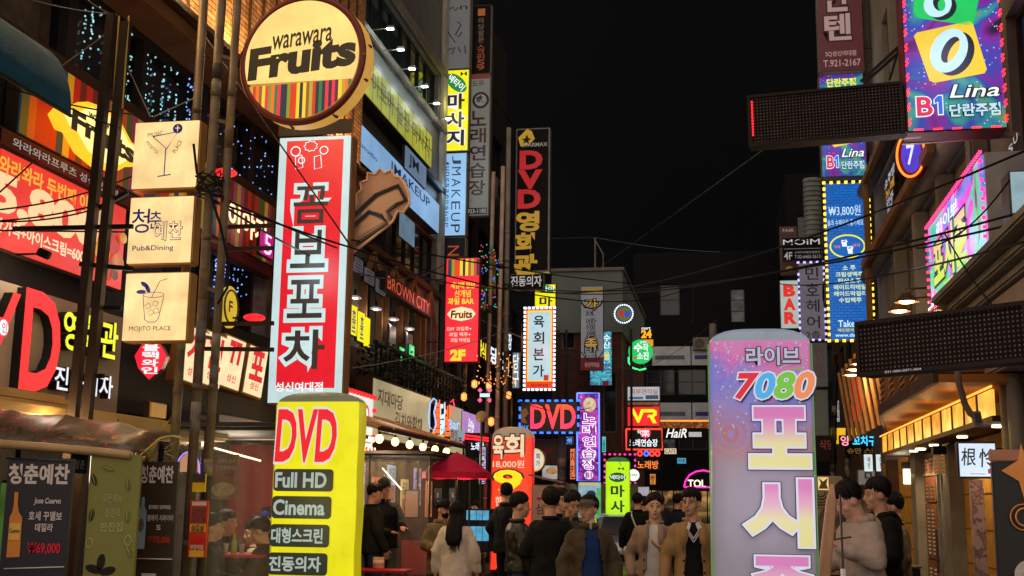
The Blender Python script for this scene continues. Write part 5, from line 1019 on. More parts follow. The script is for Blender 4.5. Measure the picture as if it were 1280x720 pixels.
s = ledboard('dark unlit lamp-grid board joined to the left of the big multicoloured light box', ((a.x + b.x) / 2, 12.3, atY(1032, 176, 12.3).z), R(-6), b.x - a.x, .56, roll=-.015)
bm = B(); [box(bm, (-s.w / 2 + .05, -.03, .12 + .03 * i), (.014, .02, .016)) for i in range(13)]; obj('red_lamps', bm, em((255, 30, 40), 3, 0), s.root, kind='stuff')
a = atY(1072, 432, 9.3); b = atY(1288, 414, 8.5)
s = ledboard('dark unlit lamp-grid board in front of the stone building at the right edge', ((a.x + b.x) / 2, (a.y + b.y) / 2, atY(1180, 462, 8.9).z), math.atan2(b.y - a.y, b.x - a.x), (b - a).xy.length, .415, '031-000-0071-004', roll=-.012)
# blue menu sign
BLU = brickmat('blue', (1, 1, 1), (1, 1, 1), (1, 1, 1), 1)
m, t, p = newmat('bluebrick'); tc = t.nodes.new('ShaderNodeTexCoord'); sx = t.nodes.new('ShaderNodeSeparateXYZ'); t.links.new(tc.outputs['Object'], sx.inputs[0]); cb = t.nodes.new('ShaderNodeCombineXYZ'); t.links.new(sx.outputs[0], cb.inputs[0]); t.links.new(sx.outputs[2], cb.inputs[1])
bt = t.nodes.new('ShaderNodeTexBrick'); t.links.new(cb.outputs[0], bt.inputs['Vector']); bt.inputs['Color1'].default_value = (*lin((14, 92, 176)), 1); bt.inputs['Color2'].default_value = (*lin((20, 106, 190)), 1); bt.inputs['Mortar'].default_value = (*lin((8, 62, 136)), 1); bt.inputs['Scale'].default_value = 1; bt.inputs['Brick Width'].default_value = .13; bt.inputs['Row Height'].default_value = .06; bt.inputs['Mortar Size'].default_value = .006
t.links.new(bt.outputs[0], p.inputs['Emission Color']); p.inputs['Emission Strength'].default_value = 1.05; p.inputs['Base Color'].default_value = (.01, .02, .04, 1)
s = front('blue_menu_sign', 'tall blue brick-patterned menu sign with a yellow oval and warm lamp border', 1033, 228, 1089, 426, 25, m, pm((150, 120, 50), .5), .25, bracket=('r', .15))
CY = em((196, 226, 244), 1, 0); s.T("₩3,800원", 1038, 257, 1078, 271, CY, 1, bold=.0); s.T("술과 수제요리 즐기세요.", 1036, 275, 1082, 283, CY, 1, bold=.0)
s.E(1060, 309, 22.5, 15, em((226, 226, 60), 1, 0), 1); s.E(1060, 309, 20.5, 13, em((14, 92, 176), .95, 0), 2); s.T("달", 1053, 301, 1060, 309, WHITE, 3, bold=.04); s.T("달", 1060, 309, 1067, 318, WHITE, 3, bold=.04); s.T("THE", 1043, 308, 1051, 311, em((230, 120, 60), 1, 0), 3); s.T("포차", 1067, 306, 1076, 310, em((230, 120, 60), 1, 0), 3)
for i, (tx, w_) in enumerate((("소 주", 16), ("크림생맥주", 34), ("탄산소주", 28), ("에이드칵테일", 40), ("에이드막걸리", 40), ("수입맥주", 28))): s.T(tx, 1061 - w_ / 2, 333 + i * 8, 1061 + w_ / 2, 339 + i * 8, em((206, 226, 170), 1, 0), 1, bold=.02)
s.T("Take-out", 1045, 401, 1084, 409, CY, 1); s.T("체인문의 1544-0", 1044, 411, 1082, 415, em((206, 206, 60), 1, 0), 1); s.T("www.daldal.co", 1041, 417, 1084, 421, CY, 1)
s.leds(em((255, 216, 60), 2.0, 0), .13, .05, .0, dash=1.2)
# small hanging signs farther
s = front('brown_square_sign', 'small brown lettered sign behind the black lettered one', 975, 283, 997, 344, 35, em((70, 40, 36), .45, .2), GREYP, .15); s.T("FAIR", 979, 286, 993, 290, em((190, 150, 140), .5, 0), 1); s.E(986, 336, 4.5, 3.5, em((140, 120, 50), .5, 0), 1)
s = front('black_lettered_sign', 'black sign with spaced thin white latin letters over a floor number', 977, 296, 1027, 326, 34, pm((15, 15, 17), .5), GREYP, .15); s.T("MOiM", 979, 299, 1025, 306, em((190, 190, 186), .8, 0), 1, bold=0); s.R(980, 310.5, 1025, 311.3, WHITEP, 1, 'line'); s.T("4F", 980, 315, 990, 324, em((170, 170, 166), .7, 0), 1); s.T("스터디카페/모임공간", 993, 314, 1025, 317, em((140, 140, 136), .6, 0), 1); s.T("T.02-6465-2613", 993, 319, 1025, 323, em((150, 150, 146), .6, 0), 1)
s = front('hair_shop_sign', 'grey vertical sign with black Korean letters edged with violet lamps', 999, 328, 1031, 425, 33, em((128, 120, 132), .5, .1), GREYP, .2); s.T("민호헤어", 1008, 332, 1024, 413, DK, 1, vert=True, bold=.01, gap=.25); s.T("2층", 1006, 414, 1024, 423, DK, 1); s.leds(em((176, 160, 255), 2, 0), .16, .05, 0, dash=1.3)
s = front('bar_letter_sign', 'white vertical sign with three red stencil letters', 975, 350, 999, 411, 34, em((190, 208, 198), .75, .1), GREYP, .2)
for i, c in enumerate("BAR"): s.T(c, 981, 357 + 17 * i, 993, 370 + 17 * i, em((214, 40, 30), .9, 0), 1, bold=.06)
s = front('faded_sign', 'grey faded vertical sign with brown Korean letters below the violet edged sign', 1016, 428, 1035, 484, 32, em((96, 90, 86), .4, .15), GREYP, .2); s.T("만선잔치", 1019, 434, 1030, 476, em((110, 64, 54), .4, 0), 1, vert=True)
s = front('faded_sign', 'grey faded vertical sign with olive letters, lowest right of the tall balloon', 1018, 487, 1036, 545, 32, em((92, 90, 84), .38, .15), GREYP, .2); s.T("만두전골", 1021, 491, 1031, 538, em((104, 92, 50), .4, 0), 1, vert=True)
c0 = atY(1017, 290, 40); rt = empty('water_tank', (c0.x, 40, c0.z - 3.2), 0, 'grey corrugated round tank behind the blue menu sign', 'tank'); bm = B(); cyl(bm, (0, 0, 0), (0, 0, 5.0), .30, 24); obj('tank_shell', bm, pm((120, 120, 118), .5, .2), rt, True); bm = B()
for k in range(30): tube(bm, [(.305 * math.cos(q * .2618), .305 * math.sin(q * .2618), .1 + k * .165) for q in range(24)], .014, 4, closed=True, caps=False)
obj('rib', bm, pm((110, 110, 108), .5, .2), rt, kind='stuff')
# facade sign of the live bar on the right
s = side('facade_sign', 'colourful slanting light box with a pink lamp edge on the stone building', RX - .45, (1160, 285), (1160, 392), (1229, 200), party('fac', [(120, 20, 130), (60, 130, 220), (230, 60, 200), (40, 190, 190), (90, 200, 90), (140, 30, 140)], 1.2, 1.0, True, 18), pm((150, 144, 136), .6), .44)
lt = vgrad('fsz', [(0, (200, 230, 60)), (.5, (230, 220, 120)), (1, (230, 60, 190))], .2, 1.0, 1.0)
s.T("포시즌", .12, .3, .72, .82, lt, 3, bold=.05, out=em((30, 10, 60), .5, 0), ob=.05); s.T("라이브", .2, .1, .6, .26, em((230, 240, 255), 1.1, 0), 2, bold=.02); s.T("923-7080", .3, .86, .8, .96, em((220, 240, 80), 1, 0), 2, bold=.03); s.leds(em((255, 50, 110), 2.6, 0), .09, .03, 0)
c0 = atY(1143, 193, 16); rt = empty('oval_neon_sign', (c0.x, 16, c0.z - .35), R(-35), 'oval orange neon sign with a blue centre below the big multicoloured box', 'sign'); s = Sign(rt, .42, .66, 0); s.E(.5, .5, .5, .5, pm((120, 40, 16), .5), 0, 'disc', th=.08); s.yf = -.085; s.E(.5, .5, .34, .38, em((70, 50, 200), .9, .2, 5), 1); s.L(ring(.5, .5, .46, .46, 28), .016, em((255, 120, 30), 2.4, 0), 2, closed=True); s.T("7", .36, .3, .62, .7, em((200, 200, 255), 1.2, 0), 3)
s = side('window_graphics', 'tall window with white and gold lettering stickers above the timber band', RX - .14, (1104, 290), (1104, 296), (1130, 200), None, BODYB, empty_only=True)
for i, (tx, z_) in enumerate((("소주방", 7.18), ("노래", 6.98), ("안주", 6.78), ("맥주", 6.6), ("술집", 6.42))): s.root.location.z = 0; s.h = 1; vs, fs = [], []; lay(vs, fs, tx, -.8 + .1 * i, z_, .5 - .12 * i, z_ + .16, .03, 0, -.02 - .004 * i); me = bpy.data.meshes.new('lettering'); me.from_pydata(vs, [], fs); link('lettering', me, em(((190, 200, 220), (230, 160, 50), (190, 190, 210), (170, 170, 200), (220, 180, 160))[i], .75, .3, 8), s.root)
s = side('blue_window_sticker', 'blue sticker poster in the window above the gooseneck lamps', RX - .1, (1158, 300), (1158, 345), (1170, 262), em((40, 130, 200), .7, .2, 3), GREYP, .03); s.T("소주", .2, .5, .8, .75, WHITE, 1)
s = front('blank_box_sign', 'grey sided light box with a pale face half cut by the right edge', 1262, 212, 1300, 280, 11.4, em((170, 200, 210), .7, .2, 4), pm((90, 84, 80), .5), .3)
for i, (tx, px, py) in enumerate((("S", 1262, 184), ("U", 1268, 172))): s = side('steel_letter', 'thin white letter %s on the dark wall below the big multicoloured box' % tx, RX - .1, (px, py), (px, py + 10), (px + 5, py - 3), None, BODYB, empty_only=True); s.T(tx, 0, 0, 1, 1, em((210, 205, 200), .7, 0), 1)
# brush-lettered white sign and its post
s = front('brush_light_box', 'white light box with two black brush characters on the gold wall', 1197, 552, 1247, 598, 13.4, em((206, 222, 240), .95, .08), pm((44, 40, 40), .4, .3), .12, bracket=('r', .2)); s.T("根", 1201, 560, 1219, 582, em((20, 24, 34), .3, 0), 1, bold=.01, shear=.08); s.T("怜", 1223, 561, 1244, 584, em((20, 24, 34), .3, 0), 1, bold=.01, shear=.08); s.R(1234, 586, 1241, 592, em((150, 60, 80), .8, 0), 1, 'seal'); s.T("since nineteen", 1212, 591.5, 1230, 593, DK, 1)
m, t, p = newmat('marble'); n = noise(t, 2.5, 8); n.inputs['Distortion'].default_value = 3; r_ = ramp(t, n.outputs[0], [(.40, lin((178, 140, 130))), (.5, lin((120, 84, 96))), (.53, lin((196, 158, 146)))]); t.links.new(r_.outputs[0], p.inputs['Base Color']); p.inputs['Roughness'].default_value = .35
c0 = atY(1222, 640, 12.9); rt = empty('marbled_post', (c0.x, 12.9, 0), 0, 'pale pink marbled square post beneath the brush-lettered light box', 'post'); bm = B(); b2(bm, (-.06, -.06, .02), (.06, .06, atY(1222, 600, 12.9).z), .004); obj('shaft', bm, m, rt); bm = B(); b2(bm, (-.1, -.1, 0), (.1, .1, .03)); obj('base', bm, STEEL, rt)
# black board at the right edge
c0 = atY(1243, 640, 7.6); zt = atY(1262, 562, 7.6).z
rt = empty('standing_board', (c0.x + .42, 7.6, 0), R(0), 'black standing board with a copper star, a ringed letter and a metal disc', 'sign'); w_, h_ = .84, zt
bm = B(); b2(bm, (-w_ / 2, 0, .02), (w_ / 2, .05, h_ - .07), .006); obj('board', bm, pm((20, 18, 17), .4), rt); bm = B(); b2(bm, (-w_ / 2 - .005, -.01, h_ - .068), (w_ / 2 + .005, .06, h_), .005); obj('head_rail', bm, pm((170, 116, 92), .5, .1), rt)
s = Sign(rt, w_, h_, -.003); COP = pm((200, 130, 70), .3, .7, .2); k7 = 7.6 / F
def st(cx, cz, a, b): return [(.5 + (cx + (a if q % 2 == 0 else .018) * math.cos(q * math.pi / 4) * (1 if q % 4 else .62)) / w_, 1 - (cz + (b if q % 2 == 0 else .018) * math.sin(q * math.pi / 4)) / h_) for q in range(8)]
s.P([(.5 + x / w_, 1 - z / h_) for x, z in ((-.42 + .17, 2.03 - .0), (-.42 + .19, 1.93), (-.42 + .30, 1.87), (-.42 + .19, 1.81), (-.42 + .17, 1.70), (-.42 + .145, 1.81), (-.42 + .05, 1.87), (-.42 + .145, 1.93))], COP, 1, 'star', .004)
s.L([(.5 + (-.42 + .16 + .075 * math.cos(a)) / w_, 1 - (1.60 + .075 * math.sin(a)) / h_) for a in [i * .2618 for i in range(24)]], .005, COP, 1, 'ring', True); s.L([(.5 + (-.42 + .16 + .045 * math.cos(a)) / w_, 1 - (1.60 + .05 * math.sin(a)) / h_) for a in [.6 + i * .25 for i in range(21)]], .007, COP, 1, 'ringed_letter')
bm = B(); cyl(bm, (-.42 + .17, -.03, 1.27), (-.42 + .17, -.003, 1.27), .085, 28); obj('metal_disc', bm, pm((190, 180, 170), .22, .9, .2, 30), rt, False); s.R(.30, .02, .5, .04, COP, 1)
# ground floor signs behind the right balloon
s = front('yellow_fascia', 'yellow fascia sign low on the right beyond the poles', 1038, 534, 1080, 556, 30, em((232, 180, 20), .9, .15), BROWN, .3)
s = front('red_banner', 'tall plain red lit banner behind the leaning fins on the right', 1062, 470, 1090, 528, 29, em((226, 24, 34), 1.0, .12), pm((90, 20, 20), .5), .2); s.T("24시", 1078, 478, 1089, 520, em((240, 190, 190), .9, 0), 1, vert=True)
s = front('blue_neon_sign', 'sign of blue and pink neon letters above the hanging white lanterns', 1049, 544, 1106, 558, 27, pm((20, 16, 24), .5), BLACK, .12); s.T("양", 1051, 545, 1062, 557, em((255, 150, 170), 1.2, 0), 1, bold=.02); s.T("꼬치구이", 1066, 545, 1104, 557, em((60, 190, 240), 1.3, 0), 1, bold=.03)
s = front('gold_letter_sign', 'dark sign with brownish gold Korean letters under the blue neon', 1056, 558, 1100, 568, 27.3, pm((26, 22, 20), .5), BLACK, .1); s.T("슈만 스타", 1059, 560, 1098, 567, em((150, 110, 50), .6, 0), 1)
s = front('grey_shop_sign', 'grey white shop sign with two large black letters behind the three men', 1072, 587, 1120, 607, 27, em((150, 142, 134), .5, .1), GREYP, .2); s.T("민소", 1081, 589, 1116, 605, DK, 1, bold=.01)
s = front('dark_awning_sign', 'dark awning panel with faint red lettering right of the tall balloon', 1022, 547, 1046, 578, 30, pm((44, 30, 32), .6), BLACK, .2); s.T("식당", 1025, 550, 1042, 562, em((130, 40, 40), .5, 0), 1)
s = front('cocktail_sign', 'small warm lit sign with a bow shape right of the tall balloon', 1021, 595, 1037, 614, 22, em((240, 196, 120), .9, .2, 6), GREYP, .1); s.P([(1023, 597), (1029, 602), (1035, 597), (1033, 605), (1035, 611), (1023, 611), (1026, 604)], em((70, 50, 30), .4, 0), 1)
for k, px in enumerate((1085, 1100)):
    a = atY(px, 567, 26); rt = empty('paper_lantern', (a.x, 26, a.z - .36), 0, 'white upright box lantern with script, %s of the pair under the blue neon' % ('left', 'right')[k], 'lantern', 'white box lanterns under the blue neon'); bm = B(); cyl(bm, (0, 0, 0), (0, 0, .34), .085, 12); obj('shade', bm, em((206, 222, 222), .9, .1, 5), rt); bm = B(); cyl(bm, (0, 0, .341), (0, 0, .40), .03, 8); obj('cap', bm, BLACK, rt); s = Sign(rt, .1, .34, -.09); s.T("예찬", .25, .15, .75, .85, DK, 1, vert=True)
s = front('red_line_lamp', 'thin red neon line under the grey white shop sign', 1092, 607, 1112, 609, 26.9, em((255, 50, 60), 1.8, 0), BLACK, .1)
c0 = atY(1026, 625, 23); rt = empty('air_conditioner', (c0.x, 23, 1.6), 0, 'grey outdoor air conditioner unit right of the tall balloon', 'air conditioner'); bm = B(); b2(bm, (-.35, 0, 0), (.4, .3, .6), .02); obj('casing', bm, GREYP, rt); bm = B(); [tube(bm, [(x, -.01, z) for x, z in ring(0, .3, r_, r_, 24)], .008, 5, closed=True, caps=False) for r_ in (.08, .13, .18, .23)]; obj('fan_grille', bm, BLACK, rt)
s = front('shop_counter', 'lit shopfront wall at ground level beyond the men on the right', 1018, 616, 1110, 720, 28, party('shop', [(30, 22, 18), (70, 50, 36), (130, 96, 60)], 2, .35, False), DARKM, .4, cat='shopfront')
# ---------------------------------------------------------------- inflatable advertising balloons
def balloon(name, label, px0, px1, py_top, Y, face, sidem, capm, sq=.32, dep=.22, z0=.22, capk=.2):
    a = atY(px0, 600, Y); b = atY(px1, 600, Y); zt = atY((px0 + px1) / 2, py_top, Y).z; w_ = b.x - a.x; hh = zt
    rt = empty(name, ((a.x + b.x) / 2, Y, 0), 0, label, 'inflatable sign'); tc_ = face.get('tint', [.5, .35, .6]); lamp('spill_fill', (0, -.6, zt * .6), 5, tuple(.2 + .8 * v / max(tc_) for v in tc_), .4, rt); lamp('spill_fill', (0, w_ * .5 + .7, zt * .6), 5, tuple(.2 + .8 * v / max(tc_) for v in tc_), .4, rt)  # added lamps before and behind strengthen the balloon's spill
    n = 40; bm = B(); lv = []
    zs = [z0 + (zt - capk * w_ - z0) * i / 24 for i in range(25)] 
    prof = [(z, 1 + .012 * math.sin(z * 9)) for z in zs] + [(zt - w_ * capk * (1 - math.sin(q)), max(.02, math.cos(q) ** .72)) for q in (.2, .45, .7, .95, 1.15, 1.3, 1.42, 1.55)]
    dy = w_ * dep
    for z, k in prof:
        row = []
        for i in range(n):
            t_ = 6.2832 * (i + .5) / n; c_, s_ = math.cos(t_), math.sin(t_); e = sq
            row.append(bm.verts.new((w_ / 2 * k * math.copysign(abs(c_) ** e, c_), dy * k * math.copysign(abs(s_) ** e, s_) + dy, z)))
        lv.append(row)
    for j in range(len(lv) - 1):
        for i in range(n): bm.faces.new((lv[j][i], lv[j][(i + 1) % n], lv[j + 1][(i + 1) % n], lv[j + 1][i]))
    bm.faces.new(lv[-1])
    me = bpy.data.meshes.new('skin'); bm.normal_update()
    top_i = 25
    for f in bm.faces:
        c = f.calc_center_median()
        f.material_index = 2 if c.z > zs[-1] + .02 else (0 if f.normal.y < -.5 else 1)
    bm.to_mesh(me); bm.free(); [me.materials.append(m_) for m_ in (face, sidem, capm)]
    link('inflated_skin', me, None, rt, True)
    bm = B(); cyl(bm, (0, dy, 0), (0, dy, z0 + .03), w_ * .42, 24); obj('fan_base', bm, BLACK, rt, True); bm = B()
    for q in (-1, 1): tube(bm, [(q * w_ * .5, .02, z0), (q * w_ * .5, .02, zs[-1])], .006, 5)
    obj('seam', bm, sidem, rt)
    return Sign(rt, w_, hh, -.012, None), (px0, py_top, px1)
BY = wrinkle(em((232, 222, 10), .86, .14, 1.25), 2.2)
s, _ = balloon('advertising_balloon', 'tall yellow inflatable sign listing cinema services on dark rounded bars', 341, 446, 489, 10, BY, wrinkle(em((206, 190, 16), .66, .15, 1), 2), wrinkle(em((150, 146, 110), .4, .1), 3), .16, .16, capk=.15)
z_b = atY(395, 720, 10).z; s.h = atY(395, 489, 10).z - z_b; off = z_b; s.pb = (341, 489, 449, 720)
_uv = s.uv; s.uv = lambda a, b, f=_uv, o=off: (f(a, b)[0], f(a, b)[1] + o)
LG_ = em((186, 200, 190), .75, 0); DGB = em((52, 56, 44), .5, .05); s.T("DVD", 344, 515, 420, 577, em((222, 22, 36), 1, .04), 2, bold=.03, out=em((220, 214, 200), .85, 0), ob=.035, shear=.04)
for i, (tx, y0_, y1_) in enumerate((("Full HD", 588, 616), ("Cinema", 622, 650), ("대형스크린", 657, 685), ("진동의자", 692, 719.5))):
    s.P([(a, b) for a, b in rrect(343 - i * .8, y0_, 420 - i * 1.2, y1_, 5)], DGB, 1, 'dark_bar'); s.T(tx, 346 - i, y0_ + 5, 411 - i, y1_ - 5, LG_, 3, bold=.03)
RPAR = 0 and party('live', [(96, 96, 110), (150, 90, 150), (90, 110, 190), (196, 80, 160), (110, 104, 116)], .9, .55, True, 20, 2.5)
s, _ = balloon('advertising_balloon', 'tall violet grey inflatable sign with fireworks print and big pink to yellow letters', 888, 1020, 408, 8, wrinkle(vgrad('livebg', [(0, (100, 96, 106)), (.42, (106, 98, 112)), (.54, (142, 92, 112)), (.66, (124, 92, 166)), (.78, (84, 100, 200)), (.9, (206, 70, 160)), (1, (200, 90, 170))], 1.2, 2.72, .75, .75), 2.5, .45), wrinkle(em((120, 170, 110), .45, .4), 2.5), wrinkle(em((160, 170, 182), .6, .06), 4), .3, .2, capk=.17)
z_b = atY(954, 720, 8).z; s.h = atY(954, 408, 8).z - z_b; off2 = z_b; s.pb = (888, 408, 1020, 720)
_uv2 = s.uv; s.uv = lambda a, b, f=_uv2, o=off2: (f(a, b)[0], f(a, b)[1] + o)
rn = random.Random(4)
for cx, cy, rr_, cl, ns in ((915, 545, 34, (206, 120, 90), 40), (900, 470, 34, (150, 120, 210), 34), (1000, 470, 30, (120, 190, 110), 30), (965, 500, 24, (206, 120, 150), 22)):
    for i in range(ns):
        a = 6.2832 * i / ns
        for q in range(3):
            r1 = rr_ * (.15 + .28 * q + .06 * rn.random()); r2 = r1 + rr_ * .16; x1, y1, x2, y2 = cx + r1 * math.cos(a), cy + r1 * math.sin(a), cx + r2 * math.cos(a), cy + r2 * math.sin(a)
            if min(x1, x2) < 891 or max(x1, x2) > 1017 or min(y1, y2) < 430: continue
            GC.setdefault('fw', {}).setdefault(cl, []).append((x1, y1, x2, y2, a))
for cl, ls in GC['fw'].items():
    bm = B()
    for x1, y1, x2, y2, a in ls:
        w2 = .45; q4 = [(x1 + w2 * math.sin(a), y1 - w2 * math.cos(a)), (x2 + w2 * math.sin(a), y2 - w2 * math.cos(a)), (x2 - w2 * math.sin(a), y2 + w2 * math.cos(a)), (x1 - w2 * math.sin(a), y1 + w2 * math.cos(a))]
        bm.faces.new([bm.verts.new((u_[0], s.y(1), u_[1])) for u_ in (s.uv(*p_) for p_ in q4)])
    obj('fireworks_print', bm, em(cl, .7, 0), s.root)
bm = B()
for i in range(150):
    x, y = rn.uniform(893, 1016), 430 + 120 * rn.random() ** 1.6; r_ = rn.uniform(.5, 1.3); bm.faces.new([bm.verts.new((u_[0], s.y(2), u_[1])) for u_ in (s.uv(x + r_ * math.cos(a), y + r_ * 1.4 * math.sin(a)) for a in (0, 1.05, 2.1, 3.14, 4.2, 5.2))])
obj('light_speckles', bm, em((190, 190, 225), .75, 0), s.root, kind='stuff')
WH2 = em((206, 206, 222), .85, 0); DN2 = em((36, 34, 60), .4, 0)
s.T("라이브", 937, 436, 1004, 458, em((176, 178, 196), .8, 0), 4, bold=.03, out=DN2, ob=.05)
for i, (c, cl) in enumerate((("7", (206, 30, 50)), ("0", (70, 160, 214)), ("8", (110, 180, 60)), ("0", (222, 130, 80)))): s.T(c, 921 + 24.5 * i, 470 - .5 * i, 942 + 24.5 * i, 500, em(cl, .9, 0), 6, bold=.04, shear=.25, out=WH2, ob=.04); s.T(c, 923 + 24.5 * i, 473, 944 + 24.5 * i, 503, DN2, 3, bold=.06, shear=.25)
PG = vgrad('pz', [(0, (214, 206, 110)), (.35, (214, 206, 120)), (.8, (200, 90, 170)), (1, (200, 90, 170))], 0, 1, .85)
def pz(ch, x0, y0_, x1, y1_, kk):
    za = s.uv(x0, y1_)[1]; zb = s.uv(x0, y0_)[1]
    s.T(ch, x0, y0_, x1, y1_, vgrad('pz%d' % kk, [(0, (214, 208, 110)), (.38, (214, 206, 130)), (.62, (210, 150, 170)), (.9, (200, 80, 165)), (1, (200, 80, 165))], za, zb, .85), 7, bold=.045, out=WH2, ob=.028)
    s.T(ch, x0, y0_, x1, y1_, DN2, 5, bold=.085)
pz("포", 942, 516, 1010, 583, 0); pz("시", 936, 605, 1010, 680, 1); pz("즌", 940, 699, 1010, 760, 2)
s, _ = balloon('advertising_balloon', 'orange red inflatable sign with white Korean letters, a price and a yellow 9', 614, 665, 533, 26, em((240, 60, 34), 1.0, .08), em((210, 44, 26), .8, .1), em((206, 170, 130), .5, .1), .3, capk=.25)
z_b = atY(640, 716, 26).z; s.h = atY(640, 533, 26).z - z_b; s.pb = (614, 533, 665, 716); _u3 = s.uv; o3 = z_b; s.uv = lambda a, b, f=_u3, o=o3: (f(a, b)[0], f(a, b)[1] + o)
CW = em((236, 204, 164), .9, 0); s.T("육", 616, 545, 629, 574, CW, 3, bold=.03, out=DK); s.T("회", 631, 544, 654, 571, CW, 3, bold=.03, out=DK); s.T("18,000원", 616, 576, 655, 586, CW, 2, bold=.01); s.T("9", 619, 589, 651, 616, em((244, 210, 20), 1, 0), 3, bold=.03, out=DK, ob=.04); s.T("한우육회", 620, 622, 652, 634, CW, 2, bold=.02)
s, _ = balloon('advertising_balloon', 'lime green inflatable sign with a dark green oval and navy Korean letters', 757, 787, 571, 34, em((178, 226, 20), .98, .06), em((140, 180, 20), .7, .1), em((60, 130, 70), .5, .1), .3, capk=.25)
z_b = atY(772, 716, 34).z; s.h = atY(772, 571, 34).z - z_b; s.pb = (757, 571, 787, 716); _u4 = s.uv; o4 = z_b; s.uv = lambda a, b, f=_u4, o=o4: (f(a, b)[0], f(a, b)[1] + o)
s.E(772, 597, 10.5, 6, em((16, 90, 40), .7, 0), 1); s.T("넥타이", 763, 594, 781, 600, WHITE, 2); s.T("마사지", 764, 605, 780, 662, em((20, 40, 60), .4, 0), 2, vert=True, bold=.03, gap=.25); s.P([(773, 584), (776.5, 586), (780, 584), (780, 588), (776.5, 586), (773, 588)], DK, 2)
# ---------------------------------------------------------------- poles and steelwork
def polething(name, label, px_t, py_t, px_b, py_b, Y, r, mat, group=None, ztop=None, cat='pole', top_extra=0):
    a = atY(px_t, py_t, Y); b = atY(px_b, py_b, Y); d = (a - b); 
    base = b - d * (b.z / d.z); top = a + d * (top_extra / d.z); rt = empty(name, base, 0, label, cat, group)
    bm = B(); cyl(bm, (0, 0, 0), top - base, r, 12); obj('shaft', bm, mat, rt, True)
    for k in range(1, 5): bm = B(); p_ = (top - base) * k / 5.3; cyl(bm, p_ - Vector((0, 0, .03)), p_ + Vector((0, 0, .03)), r * 1.1, 12); obj('clamp', bm, mat, rt, True)
    rq = random.Random(hash(label) % 99 if False else len(label))
    for k in range(5):
        z_ = rq.uniform(.25, .8); p_ = (top - base) * z_; bm = B(); hh_ = rq.uniform(.05, .14); tube(bm, [p_ - Vector((0, 0, hh_)), p_ + Vector((0, 0, hh_))], r * 1.03, 12); obj('tape', bm, pm([(120, 110, 94), (60, 56, 52), (110, 90, 60), (96, 92, 86)][k % 4], .7, 0, .5, 12), rt, True)
    bm = B(); b2(bm, (-r * 2.2, -r * 2.2, 0), (r * 2.2, r * 2.2, .02)); obj('base_plate', bm, STEEL, rt)
    return rt, base, top
P1 = pm((58, 44, 36), .5, .4, .4, 4, .1); P2 = pm((104, 88, 70), .55, .3, .45, 5, .25)
# black pair on the left
rt = empty('steel_post_pair', atY(98, 640, 8.8) * Vector((1, 1, 0)) if False else (atY(98, 640, 8.8).x, 8.8, 0), 0, 'dark pair of steel posts with cross arms standing in front of the red banner', 'frame')
ox = rt.location.x
for pa, pb_ in (((140, 18), (89, 545)), ((158, 28), (106, 545))):
    a = atY(*pa, 8.8); b = atY(*pb_, 8.8); bm = B(); d = a - b; q0 = b - d * (b.z / d.z); beam(bm, q0 - Vector((ox, 8.8, 0)), a - Vector((ox, 8.8, 0)), .07, .07); obj('post', bm, P1, rt)
for (x0, y0_), (x1, y1_) in (((-30, 287), (166, 283)), ((100, 330), (166, 336)), ((120, 262), (160, 240)), ((110, 470), (130, 470)), ((118, 385), (152, 385))):
    a = atY(x0, y0_, 8.85); b = atY(x1, y1_, 8.85); bm = B(); beam(bm, a - Vector((ox, 8.8, 0)), b - Vector((ox, 8.8, 0)), .03, .035); obj('cross_arm', bm, BLACK, rt)
for q, px in ((0, 149), (1, 161)): a = atY(px, 20, 8.78); b = atY(px - 8, 135, 8.78); bm = B(); cyl(bm, a - Vector((ox, 8.8, 0)), b - Vector((ox, 8.8, 0)), .008, 6); obj('light_strip', bm, pm((220, 190, 90), .3, .5), rt)
bm = B(); a = atY(55, 317, 8.8) - Vector((ox, 8.8, 0)); box(bm, a, (.11, .06, .07), Matrix.Rotation(.4, 3, 'Y'), .01); tube(bm, [a, a + Vector((-.25, 0, .0))], .01, 5); obj('flood_lamp', bm, BLACK, rt); lamp('flood_light', a + Vector((-.05, .1, -.12)), 4, (1, .82, .62), .08, rt)
# pale tubular poles with rungs
a_, _b, _t = polething('steel_pole', 'thick pale steel pole right beside the three cream light boxes', 277, 0, 232, 715, 9.4, .041, P2, top_extra=.8)
polething('steel_pole', 'pale steel pole with rungs, rightmost of those by the cream light boxes', 297, 0, 252, 715, 9.4, .036, P2, top_extra=.8)
polething('steel_pole', 'steel pole passing behind the cream light boxes', 255, 0, 215, 600, 9.9, .040, P2, top_extra=.6)
for i, (y0_) in enumerate((70, 150, 235, 300, 360, 420, 482, 520)):
    a = atY(255 + (360 - y0_) * .063, y0_, 9.4); b = atY(274 + (360 - y0_) * .063, y0_ + 4, 9.4); rt = empty('pole_rung', a, 0, None, None); 
    bm = B(); beam(bm, Vector((0, 0, 0)), b - a, .03, .03); o = obj('rung', bm, P2, None); o.parent = a_; o.location = a - a_.location; bpy.data.objects.remove(rt)
for i, (p0, p1) in enumerate((((283, 92), (310, 60)), ((276, 284), (342, 282)), ((276, 312), (342, 310)), ((262, 405), (342, 404)), ((256, 436), (342, 437)))):
    a = atY(*p0, 9.9); b = atY(*p1, 9.9); bm = B(); beam(bm, Vector(), b - a, .035, .035); o = obj('cross_arm', bm, P1, None); o.parent = a_; o.location = a - a_.location
